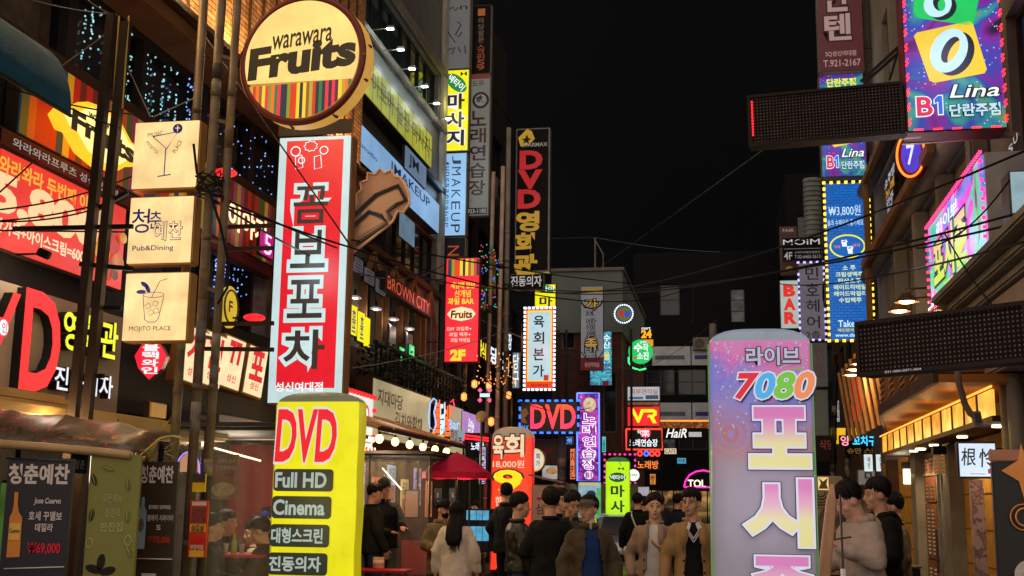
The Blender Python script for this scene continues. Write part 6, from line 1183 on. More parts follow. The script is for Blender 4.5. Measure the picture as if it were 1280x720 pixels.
# coiled cable bundle on the pole
bm = B(); rn = random.Random(3)
for k in range(10): 
    c = atY(262, 218 + k * 3, 9.35); tube(bm, [(c.x + (.09 + .04 * rn.random()) * math.cos(q * .7 + k), 9.35 + .05 * math.sin(q * .7 + k), c.z + .10 * math.sin(q * .7) * rn.random()) for q in range(10)], .007, 5)
tag(obj('cable_bundle', bm, CABLE), 'tangled black cable bundle wound on the pale steel pole', 'cable')
bm = B(); tube(bm, [atY(*p_, 9.3) for p_ in ((242, 180), (246, 216), (262, 240), (275, 280), (286, 330), (284, 360), (272, 380))], .012, 6); tag(obj('hanging_cable', bm, CABLE), 'thick loop of cable hanging off the pale steel pole', 'cable')
# sticker posters on the pole
s = front('pole_poster', 'red and yellow leaflet taped to the pale steel pole near the ground', 237, 625, 259, 697, 9.3, pm((190, 60, 40), .6), GREYP, .004, frame=0); s.R(239, 627, 257, 632, pm((210, 190, 180), .6), 1); s.R(239, 634, 257, 654, pm((120, 60, 56), .6, 0, .5, 30), 1); s.R(238, 655, 258, 665, pm((220, 170, 40), .6), 1); s.T("삼겹살", 240, 656, 256, 664, DK, 2, bold=.03); s.R(239, 672, 257, 679, pm((200, 36, 30), .6), 1); s.R(239, 688, 257, 696, pm((230, 180, 50), .6), 1); s.T("무한리필", 240, 681, 256, 687, WHITEP, 2)
s = front('pole_poster', 'small yellow sticker on the pale steel pole above the leaflet', 241, 592, 257, 615, 9.3, pm((210, 176, 40), .6), GREYP, .004, frame=0); s.R(241, 592, 257, 603, pm((60, 56, 50), .6, 0, .6, 40), 1)
# poles in the middle distance
polething('street_pole', 'slender grey steel pole left of the sphere lamp pole', 617, 215, 604, 700, 26.3, .045, pm((150, 124, 108), .5, .3), top_extra=.0)
polething('street_pole', 'pale steel pole right of the slender one beside the cinema sign', 629, 208, 617, 700, 26.3, .05, pm((165, 136, 116), .5, .3))
polething('street_pole', 'thick weathered pole directly left of the tall black cinema sign', 636, 160, 629, 700, 27.5, .06, pm((120, 108, 100), .6, .2))
polething('street_pole', 'grey pole carrying the black glowing letter sign', 703, 541, 700, 700, 28.4, .10, pm((84, 80, 82), .6, .2), ztop=0)
polething('street_pole', 'dark thin pole left of the grey faded signs on the right', 1045, 455, 1042, 560, 28.5, .06, BLACK)
polething('street_pole', 'dark thin pole next to the red lit banner on the right', 1061, 430, 1060, 560, 27.5, .055, BLACK)
polething('street_pole', 'pale short pole poking up left of the tall violet balloon', 891, 405, 892, 640, 30, .09, GREYP)
bm = B(); c0 = atY(602, 521, 20); rt = empty('globe_lamp', (c0.x, 20, 0), 0, 'dull round globe on a slim post before the beige sign walls', 'lamp'); ell(bm, (0, 0, c0.z), (.10, .10, .10), 20, 14); obj('globe', bm, pm((158, 132, 96), .5, 0, .15), rt, True); bm = B(); cyl(bm, (0, 0, 0), (0, 0, c0.z - .08), .02, 8); obj('post', bm, STEEL, rt)
# ---------------------------------------------------------------- awnings, lights
XA = -5.0
rt = empty('bulb_awning', (XA, 18.4, 0), 0, 'timber awning with glowing round bulbs under it along the left shops', 'awning')
for k in range(8):
    bm = B(); y = -3.6 + k * .62; beam(bm, (-.58, y, 2.98), (.75, y, 2.57), .58, .03); obj('board', bm, pm((184, 128, 72), .6, 0, .3, 4), rt)
bm = B(); beam(bm, (.76, -4, 2.53), (.76, 1.2, 2.53), .04, .05); beam(bm, (-.1, -4, 2.74), (-.1, 1.2, 2.74), .05, .07); obj('edge_beam', bm, DARKM, rt)
bm = B()
for k in range(30): bmesh.ops.create_grid(bm, x_segments=1, y_segments=1, size=.01, matrix=Matrix.Translation((0, 0, -5 - k)))
bm.free()
for k in range(7):
    y = -3.7 + k * .78; bm = B(); ell(bm, (.45, y, 2.46), (.055, .055, .06), 12, 8); o = obj('bulb', bm, em((255, 196, 112), 6, 0), rt, True); bm = B(); cyl(bm, (.45, y, 2.51), (.45, y, 2.58), .02, 8); obj('socket', bm, BLACK, o)
    if k % 2 == 0: lamp('bulb_light', (.18, y, 2.45), 16, (1, .7, .36), .06, rt)
for q in (1.15,): bm = B(); cyl(bm, (.74, q, 0), (.74, q, 2.52), .03, 8); obj('post', bm, DARKM, rt)
rt = empty('lamp_cluster', (-4.55, 21.4, 0), 0, 'bunch of round amber lamps in a dark cage over the awning', 'lamp'); c0 = atY(545, 543, 21.4)
for dx, dz, r_ in ((0, 0, .085), (.1, -.02, .06), (.03, -.1, .07), (.02, .22, .05)): bm = B(); ell(bm, (c0.x + 4.55 + dx, 0, c0.z + dz), (r_, r_, r_), 14, 10); obj('globe', bm, em((220, 140, 60), 1.0, .4, 12), rt, True)
bm = B(); plate(bm, [(c0.x + 4.55 + x, z + c0.z) for x, z in ((-.2, -.22), (.26, -.22), (.18, .25), (-.06, .25))], .1, .16); obj('cage', bm, pm((50, 34, 26), .6), rt)
# vinyl tent left of centre
def tent(label, x0, x1, y0_, y1_, h, group=None):
    rt = empty('vinyl_tent', ((x0 + x1) / 2, y0_, 0), 0, label, 'tent', group); w2 = (x1 - x0) / 2; d = y1_ - y0_
    bm = B()
    for x in (-w2, 0, w2):
        for y in (0, d): cyl(bm, (x, y, 0), (x, y, h), .018, 8)
    for y in (0, d): cyl(bm, (-w2, y, h), (w2, y, h), .018, 8)
    for x in (-w2, w2): cyl(bm, (x, 0, h), (x, d, h), .018, 8)
    obj('frame', bm, STEEL, rt)
    bm = B(); n = 24
    for yy, xa, xb in ((-.03, -w2, -.01), (-.035, .02, w2)):
        a = [bm.verts.new((xa + (xb - xa) * i / n, yy + .025 * math.sin(i * 1.3) + .01 * math.sin(i * 3.1), h)) for i in range(n + 1)]; b = [bm.verts.new((xa + (xb - xa) * i / n, yy + .03 * math.sin(i * 1.1 + 1), .05)) for i in range(n + 1)]
        for i in range(n): bm.faces.new((a[i], b[i], b[i + 1], a[i + 1]))
    obj('vinyl_sheet', bm, vinylmat(), rt, True); bm = B()
    b2(bm, (-w2 - .1, -.2, h + .01), (w2 + .1, d + .1, h + .05)); obj('roof', bm, pm((60, 56, 60), .7), rt); return rt
tent('clear vinyl tent with diners inside, left of the yellow balloon', -5.9, -4.05, 11.0, 12.9, 2.32)
tent('clear vinyl tent with a dark roof between the yellow balloon and the umbrella', -5.9, -4.15, 16.7, 19.4, 2.3)
# lamps inside the tents and shops (their tubes show through the vinyl)
for i, (a, b, p_) in enumerate(((tuple(atY(268, 560, 12.6)), tuple(atY(326, 576, 12.6)), 26), (tuple(atY(478, 585, 17.6)), tuple(atY(502, 612, 17.6)), 22))):
    bm = B(); cyl(bm, a, b, .010, 8); tag(obj('fluorescent_tube', bm, em((255, 222, 170), 3, 0), None, True), ('slanting white tube lamp in the diners\' tent', 'slanting white tube lamp in the tent behind the two men in black')[i], 'lamp'); lamp('tube_light', (Vector(a) + Vector(b)) / 2 - Vector((0, 0, .08)), p_, (1, .80, .58), .25)
# poster in the near tent
s = front('food_poster', 'brown food poster with a bowl of noodles inside the near tent', 263, 568, 297, 624, 11.6, pm((150, 96, 78), .6, 0, .2), GREYP, .01, frame=0); s.T("신메뉴 출시", 272, 573, 293, 579, WHITEP, 1); s.T("즉석떡볶이", 268, 582, 293, 588, WHITEP, 1); s.R(281, 591, 293, 596, pm((170, 40, 40), .6), 1); s.E(280, 612, 15, 9, pm((206, 176, 140), .7, 0, .5, 40), 1); s.E(269, 587, 3, 2.4, pm((200, 50, 40), .6), 1)
bm = B(); b2(bm, (-5.95, 13.85, 0), (-4.5, 13.9, 2.3)); tag(obj('tent_back_wall', bm, pm((110, 34, 36), .7, 0, .5, 1.5)), 'dark red curtain closing the back of the diners\' tent', 'curtain')
# round neon arc low left
s = front('arc_lamp_sign', 'pale peach arch sign edged with violet neon behind the steel poles', 218, 562, 252, 608, 11, pm((30, 26, 30), .6), BLACK, .05); s.P([(221, 590)] + [(236 + 14 * math.cos(math.pi - i * .2618), 590 - 24 * math.sin(i * .2618)) for i in range(1, 12)] + [(250, 590)], em((226, 160, 120), .7, .15), 1); s.L([(221, 592)] + [(236 + 15 * math.cos(math.pi - i * .2618), 590 - 25 * math.sin(i * .2618)) for i in range(1, 12)] + [(251, 592)], .006, em((150, 120, 255), 2, 0), 2)
# ---------------------------------------------------------------- near left: striped canopy and banners
m, t, p = newmat('patch'); n = noise(t, 7, 3); n.inputs['Distortion'].default_value = 2; r_ = ramp(t, n.outputs[0], [(.35, lin((52, 44, 36))), (.50, lin((90, 74, 54))), (.60, lin((64, 50, 40))), (.66, lin((170, 56, 30))), (.72, lin((180, 120, 50)))]); t.links.new(r_.outputs[0], p.inputs['Base Color']); p.inputs['Roughness'].default_value = .3
rt = empty('canopy', (-4.6, 7.3, 0), 0, 'crinkled patchwork plastic canopy over the hanging banners at lower left', 'canopy'); n = 16
za = atY(0, 520, 7.6).z; 
bm = B(); G = [[bm.verts.new((-1.2 + 2.15 * i / n, -.3 + .7 * j / 4, (2.15 - .06 * (i / n) - .12 * (i / n) ** 4 if j > 0 else 2.03 - .10 * (i / n) ** 2) + .02 * math.sin(i * 2.1 + j * 1.7) + .09 * (j > 1) - .00 * j)) for i in range(n + 1)] for j in range(5)]
for j in range(4):
    for i in range(n): bm.faces.new((G[j][i], G[j][i + 1], G[j + 1][i + 1], G[j + 1][i]))
o = obj('plastic_sheet', bm, m, rt, True); sd = o.modifiers.new('t', 'SOLIDIFY'); sd.thickness = .02
bm = B(); tube(bm, [(-1.2 + 2.15 * i / n, -.31, 2.01 - .10 * (i / n) ** 2) for i in range(n + 1)], .028, 8); obj('rolled_edge', bm, pm((176, 140, 96), .4), rt, True)
bm = B(); [cyl(bm, (x, .3, 0), (x, .3, 2.0), .02, 8) for x in (-1.1, -.2, .85)]; obj('posts', bm, BLACK, rt)
DKV = pm((30, 24, 34), .4, 0, .2); BTL = pm((206, 124, 36), .35, 0, .2)
s = front('menu_banner', 'black hanging banner with white Korean title, amber bottle and red price', 5, 573, 87, 730, 6.9, DKV, pm((60, 50, 60), .5), .01, frame=0)
WP = pm((206, 192, 186), .6, 0, .1); s.T("청춘예찬", 8, 581, 83, 605, WP, 1, bold=.035, gap=0); s.T("Jose Cuervo", 42, 623, 75, 632, WP, 1, bold=.03, shear=.1); s.T("호세 꾸엘보", 37, 640, 78, 651, WP, 1, bold=.02); s.T("데낄라", 46, 655, 68, 665, WP, 1, bold=.02); s.T("₩69,000", 39, 679, 79, 693, pm((206, 46, 66), .6), 1, bold=.03)
s.P([(16.5, 616), (21.5, 616), (22, 632), (24, 641), (29, 648), (29.5, 697), (13, 698), (13, 648), (16, 640), (17, 632)], BTL, 1, 'bottle_print'); s.R(14, 655, 28.5, 676, pm((222, 170, 80), .5), 2, 'bottle_label'); s.T("Cuervo", 15, 662, 27.5, 667, pm((60, 30, 10), .5), 3)
s.L([(12, 712), (86, 708)], .004, WP, 1, 'rule'); s.L([(4, 573), (87, 576)], .006, STEEL, 1, 'hem')
s = front('leaf_banner', 'olive green hanging banner with pale letters and leaf print', 109, 569, 172, 730, 7.0, pm((132, 128, 70), .6, 0, .25, 1.5), pm((110, 106, 60), .6), .01, frame=0)
LGR = pm((186, 184, 140), .6); DGR = pm((60, 62, 34), .6)
for i, (tx, x0, x1) in enumerate((("모든메뉴", 128, 152), ("청춘의", 132, 150), ("한잔집", 127, 155))): s.T(tx, x0, 618 + i * 18, x1, 629 + i * 18, LGR, 1, bold=.0)
for cx, cy, q in ((132, 586, .3), (158, 606, 1.4), (115, 645, 1.7), (160, 646, 1.5), (115, 600, 1.2), (165, 690, 1.2)): s.E(cx, cy, 8, 3.2, DGR if cx < 120 else pm((110, 116, 60), .6), 1, rot=q); s.L([(cx - 7 * math.cos(q), cy - 7 * math.sin(q)), (cx + 7 * math.cos(q), cy + 7 * math.sin(q))], .0015, LGR, 2, 'leaf_vein')
for cx, cy, q in ((122, 712, .3), (131, 703, 1.7), (140, 714, -.3)): s.E(cx, cy, 10, 5, pm((40, 34, 34), .6), 1, rot=q)
for cx, cy in ((115, 680), (163, 676)): s.L(ring(cx, cy, 4, 6, 16), .002, LGR, 1, 'circle_print', True)
s = front('menu_banner', 'dark brown hanging banner with white Korean title and a pale blue bottle', 171, 577, 219, 730, 7.3, pm((58, 46, 34), .4, 0, .3, 1.5), pm((90, 90, 110), .5), .01, frame=0)
s.T("청춘예찬", 173, 583, 214, 604, WP, 1, bold=.03); s.T("BOMBAY SAPPHIRE", 186, 632, 213, 637, WP, 1); s.T("봄베이 사파이어", 185, 644, 217, 652, WP, 1, bold=.01); s.T("S", 197, 657, 202, 663, WP, 1); s.T("₩75,000", 188, 671, 214, 680, pm((190, 60, 30), .6), 1, bold=.02)
s.P([(176.5, 622), (180, 622), (180.5, 634), (183.5, 640), (183.5, 687), (173, 687), (173, 640), (176, 634)], pm((140, 160, 180), .4), 1, 'bottle_print'); s.E(178, 657, 3.4, 8, pm((110, 90, 80), .5), 2, 'bottle_label'); s.L([(172, 699), (219, 699)], .004, WP, 1, 'rule'); s.R(182, 717, 200, 722, WP, 1)
s = front('blue_strip_board', 'dark blue board with small letters behind the hanging banners', 88, 566, 110, 592, 7.6, pm((20, 44, 66), .5), BLACK, .02, frame=0); s.T("청춘", 95, 575, 107, 586, WP, 1)
s = front('street_bin_light', 'green and white lit panel at the far lower left corner', -6, 600, 8, 720, 7.8, em((90, 130, 50), .45, .5, 3), BLACK, .05, cat='panel')
c0 = atY(145, 562, 8.4); rt = empty('red_lantern', (c0.x, 8.4, c0.z - .07), 0, 'small red box lantern hanging behind the olive banner', 'lantern'); bm = B(); b2(bm, (-.05, -.05, 0), (.05, .05, .10), .01); obj('shade', bm, em((240, 70, 40), 1.2, .2, 8), rt); bm = B(); cyl(bm, (0, 0, .1), (0, 0, .3), .004, 5); obj('cord', bm, BLACK, rt); lamp('lantern_light', (0, -.12, -.05), 2, (1, .4, .2), .05, rt)
s = front('hint_sign', 'small hexagonal cream sign behind the canopy on the left', 112, 541, 136, 556, 9.6, em((226, 180, 110), .7, .15), BROWN, .05); s.T("HILITE", 115, 544, 130, 551, DK, 1, bold=.01)
c0 = atX(20, 523, LX + .5); rt = empty('dome_lamp', c0, 0, 'warm dome lamp glowing under the beige ledge at far left', 'lamp'); bm = B(); ell(bm, (0, 0, 0), (.11, .11, .07), 16, 10); obj('globe', bm, em((255, 225, 160), 6, 0), rt, True); lamp('dome_light', (.25, 0, -.1), 22, (1, .72, .38), .1, rt)
bm = B(); zl = atX(60, 524, LX + .75).z; b2(bm, (LX + .02, 6.5, zl), (LX + .75, 12.2, zl + .13), .03); b2(bm, (LX + .02, 6.5, zl + .14), (LX + .5, 9.4, zl + .24), .03); tag(obj('stone_ledge', bm, pm((186, 150, 90), .6, 0, .25, 2, .2)), 'beige moulded ledge beneath the big red channel letters', 'ledge')
bm = B(); b2(bm, (LX + .02, 12.25, 2.4), (LX + .6, 18.0, 2.55)); tag(obj('shop_ledge', bm, pm((74, 66, 84), .5)), 'grey violet ledge under the tilted cream boxes', 'ledge')
s = side('yellow_square_panel', 'small mustard square panel by the poles under the leaf-shaped sign', LX + .5, (188, 500), (188, 523), (208, 521), em((200, 140, 40), .5, .15), BROWN, .05)
# palm-like plant, low left
rt = empty('spiky_plant', (atY(185, 560, 9.2).x, 9.2, 0), 0, 'spiky palm-like plant behind the brown hanging banner', 'plant'); bm = B(); rn = random.Random(9); zc = atY(185, 575, 9.2).z
for k in range(46):
    a = rn.uniform(0, 6.28); e = rn.uniform(-.2, 1.2); L_ = rn.uniform(.28, .5); v0 = Vector((0, 0, zc)); d_ = Vector((math.cos(a) * math.cos(e), math.sin(a) * math.cos(e), math.sin(e))); sd_ = d_.cross(Vector((0, 0, 1))).normalized() * .014
    p1 = v0 + d_ * L_ * .6; p2 = v0 + d_ * L_ - Vector((0, 0, .08)); vv = [bm.verts.new(x) for x in (v0 - sd_ * .5, v0 + sd_ * .5, p1 + sd_, p1 - sd_)]; bm.faces.new(vv); bm.faces.new((vv[3], vv[2], bm.verts.new(p2)))
obj('fronds', bm, pm((150, 130, 70), .5, 0, .5, 6), rt, kind='stuff'); bm = B(); tube(bm, [(0, 0, .3), (0.02, 0, zc * .6), (0, 0, zc)], [.03, .025, .02], 8); obj('stem', bm, BROWN, rt); bm = B(); tube(bm, [(0, 0, 0), (0, 0, .32)], [.13, .17], 16); obj('pot', bm, pm((120, 70, 50), .7), rt)
# dark teal dome top left
rt = empty('dome_awning', (atY(-20, 60, 7.6).x - .1, 7.6, atY(10, 108, 7.6).z), 0, 'dark teal rounded shop awning cropped by the top left corner', 'awning'); bm = B(); n = 20
G = [[bm.verts.new((.42 * math.cos(a) , -.5 + 1.2 * j / 6, .62 * math.sin(a))) for a in [math.pi * i / n for i in range(n + 1)]] for j in range(7)]
for j in range(6):
    for i in range(n): bm.faces.new((G[j][i], G[j][i + 1], G[j + 1][i + 1], G[j + 1][i]))
bm.faces.new([v for v in G[0]][::-1]); o = obj('cloth', bm, pm((18, 66, 84), .7, 0, .35, 5, .3), rt, True); bm = B(); tube(bm, [(.42, -.5, 0), (-.42, -.5, 0)], .015, 6); tube(bm, [(.42, -.5, 0), (.42, .7, 0)], .015, 6); obj('edge_frame', bm, BLACK, rt)
# light curtains (points) in the bar windows
rn = random.Random(11)
for i, (pxa, pya, pxb, pyb, nn) in enumerate(((96, 95, 136, 60, 46), (157, 95, 166, 60, 22), (182, 75, 196, 90, 26), (198, 120, 225, 110, 50), (232, 135, 244, 110, 34), (262, 150, 345, 160, 44), (266, 340, 312, 330, 70))):
    bm = B(); y_a, y_b = atX(pxa, pya, LX + .0).y, atX(pxb, pyb, LX + .0).y; zc = atX(pxa, pya, LX).z
    for k in range(nn):
        col = rn.randrange(max(3, int((y_b - y_a) / .13))); y = y_a + (y_b - y_a) * (col + .5) / max(3, int((y_b - y_a) / .13)); z = (5.66 + .74 * rn.random() ** (1.2 if i else .6)) if i < 6 else 3.85 + .85 * rn.random() ** .7; box(bm, (LX + .0, y + rn.uniform(-.02, .02), z), (.012, .012, .015))
    tag(obj('light_curtain', bm, em((130, 190, 195) if i < 4 else (130, 170, 255), 1.0, .9, 9), None, kind='stuff'), None, None)
# christmas bulbs on the far left cafe
bm = B(); rn = random.Random(5)
for k in range(60): p_ = atY(rn.uniform(596, 644), 440 + 40 * rn.random() ** .7, 24.5 + 3 * rn.random()); box(bm, p_, (.022, .022, .025))
tag(obj('fairy_lights', bm, em((255, 150, 80), 1.3, .8, 9), None, kind='stuff'), None, None)
for k, (px, py, Y) in enumerate(((593, 480, 25), (580, 496, 24), (611, 482, 26), (614, 527, 23), (636, 494, 27))):
    c0 = atY(px, py, Y); rt = empty('amber_lantern', c0, 0, ('amber box lantern left of the slender grey pole, highest of its bunch', 'amber box lantern under the red fruit sign', 'amber box lantern between the two steel poles above the pink lights', 'amber round lantern next to the dull globe', 'amber box lantern right of the weathered pole')[k], 'lantern', 'amber lanterns by the steel poles'); bm = B(); b2(bm, (-.055, -.055, -.085), (.055, .055, .085), .025); obj('shade', bm, em((255, 140, 50), 1.0, .3, 9), rt); bm = B(); cyl(bm, (0, 0, .1), (0, 0, .5), .006, 5); obj('cord', bm, BLACK, rt); lamp('lantern_light', (0, -.15, 0), 3, (1, .55, .2), .08, rt)
c0 = atY(606, 494, 23.5); rt = empty('pinwheel_lights', c0, 0, 'pink and white cross of small lights hung before the steel poles', 'lights')
for q in range(4): bm = B(); a = q * PI2 + .78; box(bm, (.14 * math.cos(a), 0, .14 * math.sin(a)), (.07, .02, .07), Matrix.Rotation(.78, 3, 'Y')); obj('lamp', bm, em((240, 90, 130), 1.4, 0), rt)
bm = B(); box(bm, (0, 0, 0), (.2, .02, .07)); obj('lamp', bm, em((190, 220, 235), 1.1, 0), rt)
# garland of leaves over the cafe
bm = B(); rn = random.Random(8)
for k in range(2600):
    u = rn.random(); y = 19.4 + 7 * u; z = 3.75 + .55 * rn.random() ** 1.5 + .12 * math.sin(y * 5); x = XM + .3 + .6 * rn.random(); s_ = rn.uniform(.03, .06); a = rn.uniform(0, 6.28); vx = Vector((math.cos(a), math.sin(a), rn.uniform(-.6, .6))) * s_; vy = Vector((-math.sin(a), math.cos(a), rn.uniform(-1, 1))) * s_ * .6; c = Vector((x, y, z)); bm.faces.new([bm.verts.new(c + w_) for w_ in (-vx, vy, vx, -vy)])
tag(obj('balcony_foliage', bm, pm((38, 42, 34), .6, 0, .5, 8), None, kind='stuff'), None, None)
# umbrella
c0 = atY(571, 565, 17.5); rt = empty('parasol', (c0.x, 17.5, 0), 0, 'maroon market parasol opened over the stall on the left', 'umbrella'); bm = B(); n = 8; ap = bm.verts.new((0, 0, c0.z)); R1 = .52
r1_ = [bm.verts.new((R1 * .55 * math.cos(6.2832 * i / 24), R1 * .55 * math.sin(6.2832 * i / 24), c0.z - .14)) for i in range(24)]; r2_ = [bm.verts.new((R1 * (1 - .05 * (i % 3 > 0)) * math.cos(6.2832 * i / 24), R1 * (1 - .05 * (i % 3 > 0)) * math.sin(6.2832 * i / 24), c0.z - .31 + .015 * (i % 3 > 0))) for i in range(24)]; r3_ = [bm.verts.new(v.co - Vector((0, 0, .09))) for v in r2_]
for i in range(24): j = (i + 1) % 24; bm.faces.new((ap, r1_[i], r1_[j])); bm.faces.new((r1_[i], r2_[i], r2_[j], r1_[j])); bm.faces.new((r2_[i], r3_[i], r3_[j], r2_[j]))
o = obj('canopy', bm, pm((186, 30, 66), .7, 0, .2, 4), rt); sd = o.modifiers.new('t', 'SOLIDIFY'); sd.thickness = .006
bm = B(); cyl(bm, (0, 0, 0), (0, 0, c0.z), .018, 8); obj('pole', bm, STEEL, rt); bm = B(); [tube(bm, [(0, 0, c0.z - .02), (R1 * .97 * math.cos(a), R1 * .97 * math.sin(a), c0.z - .31)], .006, 5) for a in [q * .7854 for q in range(8)]]; obj('ribs', bm, BLACK, rt); bm = B(); cyl(bm, (0, 0, 0), (0, 0, .08), .22, 20); obj('base', bm, DARKM, rt); lamp('stall_light', (.1, .2, 1.95), 6, (1, .6, .4), .1, rt)
rt.scale = (1.0, 1.0, 1)
# stall with lit bottles cabinet
s = front('drinks_cabinet', 'two shelf drinks cabinet glowing pale blue behind the woman in white', 578, 636, 612, 690, 20, pm((40, 36, 40), .5), DARKM, .5, cat='cabinet')
for z0_, z1_ in ((638, 650), (658, 676)):
    for k in range(4): s.R(580 + 8 * k, z0_, 587 + 8 * k, z1_, em((90, 180, 220), .75, .3, 12), 1, 'lit_crate', .03)
# ---------------------------------------------------------------- right side lamps and small things
for k, (px, py, X_) in enumerate(((1133, 371, RX - .7), (1124, 383, RX - .7), (1074, 450, RX - .9), (1068, 457, RX - .9), (1064, 464, RX - .9))):
    a = atX(px, py, X_); rt = empty('gooseneck_lamp', (RX, a.y, a.z), 0, ('shaded wall lamp glowing gold above the lower lamp-grid board, upper of two', 'shaded wall lamp glowing gold above the lower lamp-grid board, lower of two', 'bright shaded lamp over the leaning fins, nearest of three', 'bright shaded lamp over the leaning fins, middle of three', 'bright shaded lamp over the leaning fins, farthest of three')[k], 'lamp')
    bm = B(); tube(bm, [(0, 0, -.1), (-.3, 0, .12), (X_ - RX, 0, .1), (X_ - RX, 0, .0)], .015, 6); obj('arm', bm, BROWN, rt); bm = B(); tube(bm, [(X_ - RX, 0, .05), (X_ - RX, 0, -.07)], [.05, .15], 14, caps=False); obj('shade', bm, BROWN, rt, True); bm = B(); ell(bm, (X_ - RX, 0, -.06), (.10, .10, .03), 12, 8); obj('bulb', bm, em((255, 205, 130), 8, 0), rt, True); lamp('lamp_light', (X_ - RX, 0, -.14), 14, (1, .68, .34), .08, rt)
bm = B()
for k, (px, py, Y) in enumerate(((1137, 563, 20.2), (1229, 529, 13.2))):
    a = atX(px, py, RX - .45); rt = empty('downlight', (RX - .3, a.y, 2.475), 0, 'round downlight in the canopy underside, %s' % ('over the narrow gold pier' if k == 0 else 'above the brush-lettered light box'), 'lamp'); bm = B(); cyl(bm, (0, 0, -.02), (0, 0, .0), .07, 16); obj('lens', bm, em((255, 226, 170), 10, 0), rt); lamp('down_light', (0, 0, -.06), 34, (1, .74, .42), .07, rt, 130)
for y_ in (14.8, 16.8, 18.6): rt = empty('downlight', (RX - .3, y_, 2.475), 0, 'recessed downlight in the canopy underside %s' % {14.8: 'before the door', 16.8: 'over the door', 18.6: 'beyond the door'}[y_], 'lamp'); bm = B(); cyl(bm, (0, 0, -.02), (0, 0, .0), .06, 16); obj('lens', bm, em((255, 226, 170), 6, 0), rt); lamp('down_light', (0, 0, -.06), 18, (1, .74, .42), .07, rt, 130)
for k, (px, py, hh, X_) in enumerate(((1134, 593, .30, RX - .12), (1174, 577, .34, RX - .30))):
    a = atX(px, py, X_); rt = empty('wall_lantern', (X_, a.y, a.z), 0, ('square white glowing wall lantern with a black cap on the gold pier', 'black bracket lantern with a ribbed tan cylinder beside the door')[k], 'lantern')
    bm = B(); 
    if k == 0: b2(bm, (-.06, -.06, -.16), (.06, .06, .09), .005)
    else: [cyl(bm, (0, 0, -.16 + .05 * q), (0, 0, -.118 + .05 * q), .075, 14) for q in range(5)]
    obj('shade', bm, em((250, 236, 200) if k == 0 else (170, 120, 70), 1.2 if k == 0 else .4, .1), rt); bm = B(); b2(bm, (-.08, -.08, .092), (.16, .08, .2), .005); obj('cap', bm, BLACK, rt)
    if k == 0: lamp('lantern_light', (-.1, -.1, 0), 6, (1, .85, .6), .08, rt)
bm = B(); a = atX(1200, 470, RX - .7); tube(bm, [atY(*p_, 11.5) for p_ in ((1196, 452), (1199, 480), (1206, 505), (1213, 517), (1222, 522))], .03, 10); tag(obj('conduit', bm, pm((110, 92, 80), .5), None, True), 'thick curved conduit dropping from the lower lamp-grid board to a grey box', 'conduit')
c0 = atY(1221, 523, 11.5); rt = empty('junction_box', c0, 0, 'small grey junction box at the foot of the curved conduit', 'box'); bm = B(); box(bm, (0, 0, 0), (.075, .1, .13), Matrix.Rotation(-.15, 3, 'Y'), .01); obj('casing', bm, GREYP, rt); bm = B(); box(bm, (0, -.052, 0), (.05, .006, .09), Matrix.Rotation(-.15, 3, 'Y')); obj('cover', bm, STEEL, rt)
for k, px in enumerate((1126, 1144)):
    c0 = atY(px, 705, 15); rt = empty('bollard', (c0.x, 15, 0), 0, 'short dark metal barrier post low on the right, %s of two' % ('left', 'right')[k], 'bollard', 'dark barrier posts'); bm = B(); b2(bm, (-.05, -.05, 0), (.05, .05, .95), .01); obj('shaft', bm, BLACK, rt); bm = B(); b2(bm, (-.065, -.065, .95), (.065, .065, .975)); obj('cap', bm, STEEL, rt)
bm = B(); a = atY(1126, 705, 15); b = atY(1144, 705, 15); beam(bm, (a.x + .05, 15, .78), (b.x - .05, 15, .78), .03, .03); tag(obj('barrier_rail', bm, BLACK), 'rail joining the two dark barrier posts', 'rail')
# leaning pale board and slim stand beside the man in the grey hoodie
c0 = atY(1040, 605, 8.7); c1 = atY(1030, 720, 8.7); rt = empty('folded_parasol', (c1.x, 8.7, 0), 0, 'folded pale pink parasol cover leaning beside the tall violet balloon', 'umbrella'); bm = B(); tube(bm, [(-.03, 0, .25), (c1.x - c1.x, 0, c1.z), (c0.x - c1.x - .01, 0, c0.z - .12), (c0.x - c1.x, 0, c0.z)], [.045, .045, .035, .012], 12); obj('cover', bm, pm((196, 146, 118), .7, 0, .2, 6, .3), rt, True); bm = B(); cyl(bm, (-.04, 0, 0), (-.03, 0, .26), .02, 8); obj('pole', bm, STEEL, rt)
c0 = atY(1050, 618, 8.9); c1 = atY(1055, 720, 8.9); rt = empty('rod_stand', (c1.x, 8.9, 0), 0, 'slim steel rod stand with a white sleeve in front of the man in grey', 'stand'); bm = B(); tube(bm, [(0, 0, 0), (c0.x - c1.x, 0, c0.z)], .008, 6); tube(bm, [(-.06, 0, 1.42), (.06, 0, 1.44)], .007, 6); obj('rod', bm, STEEL, rt); bm = B(); cyl(bm, (0, 0, .25), (-.005, 0, 1.22), .018, 10); obj('sleeve', bm, WHITEP, rt, True); bm = B(); cyl(bm, (0, 0, 0), (0, 0, .03), .15, 16); obj('base', bm, DARKM, rt)
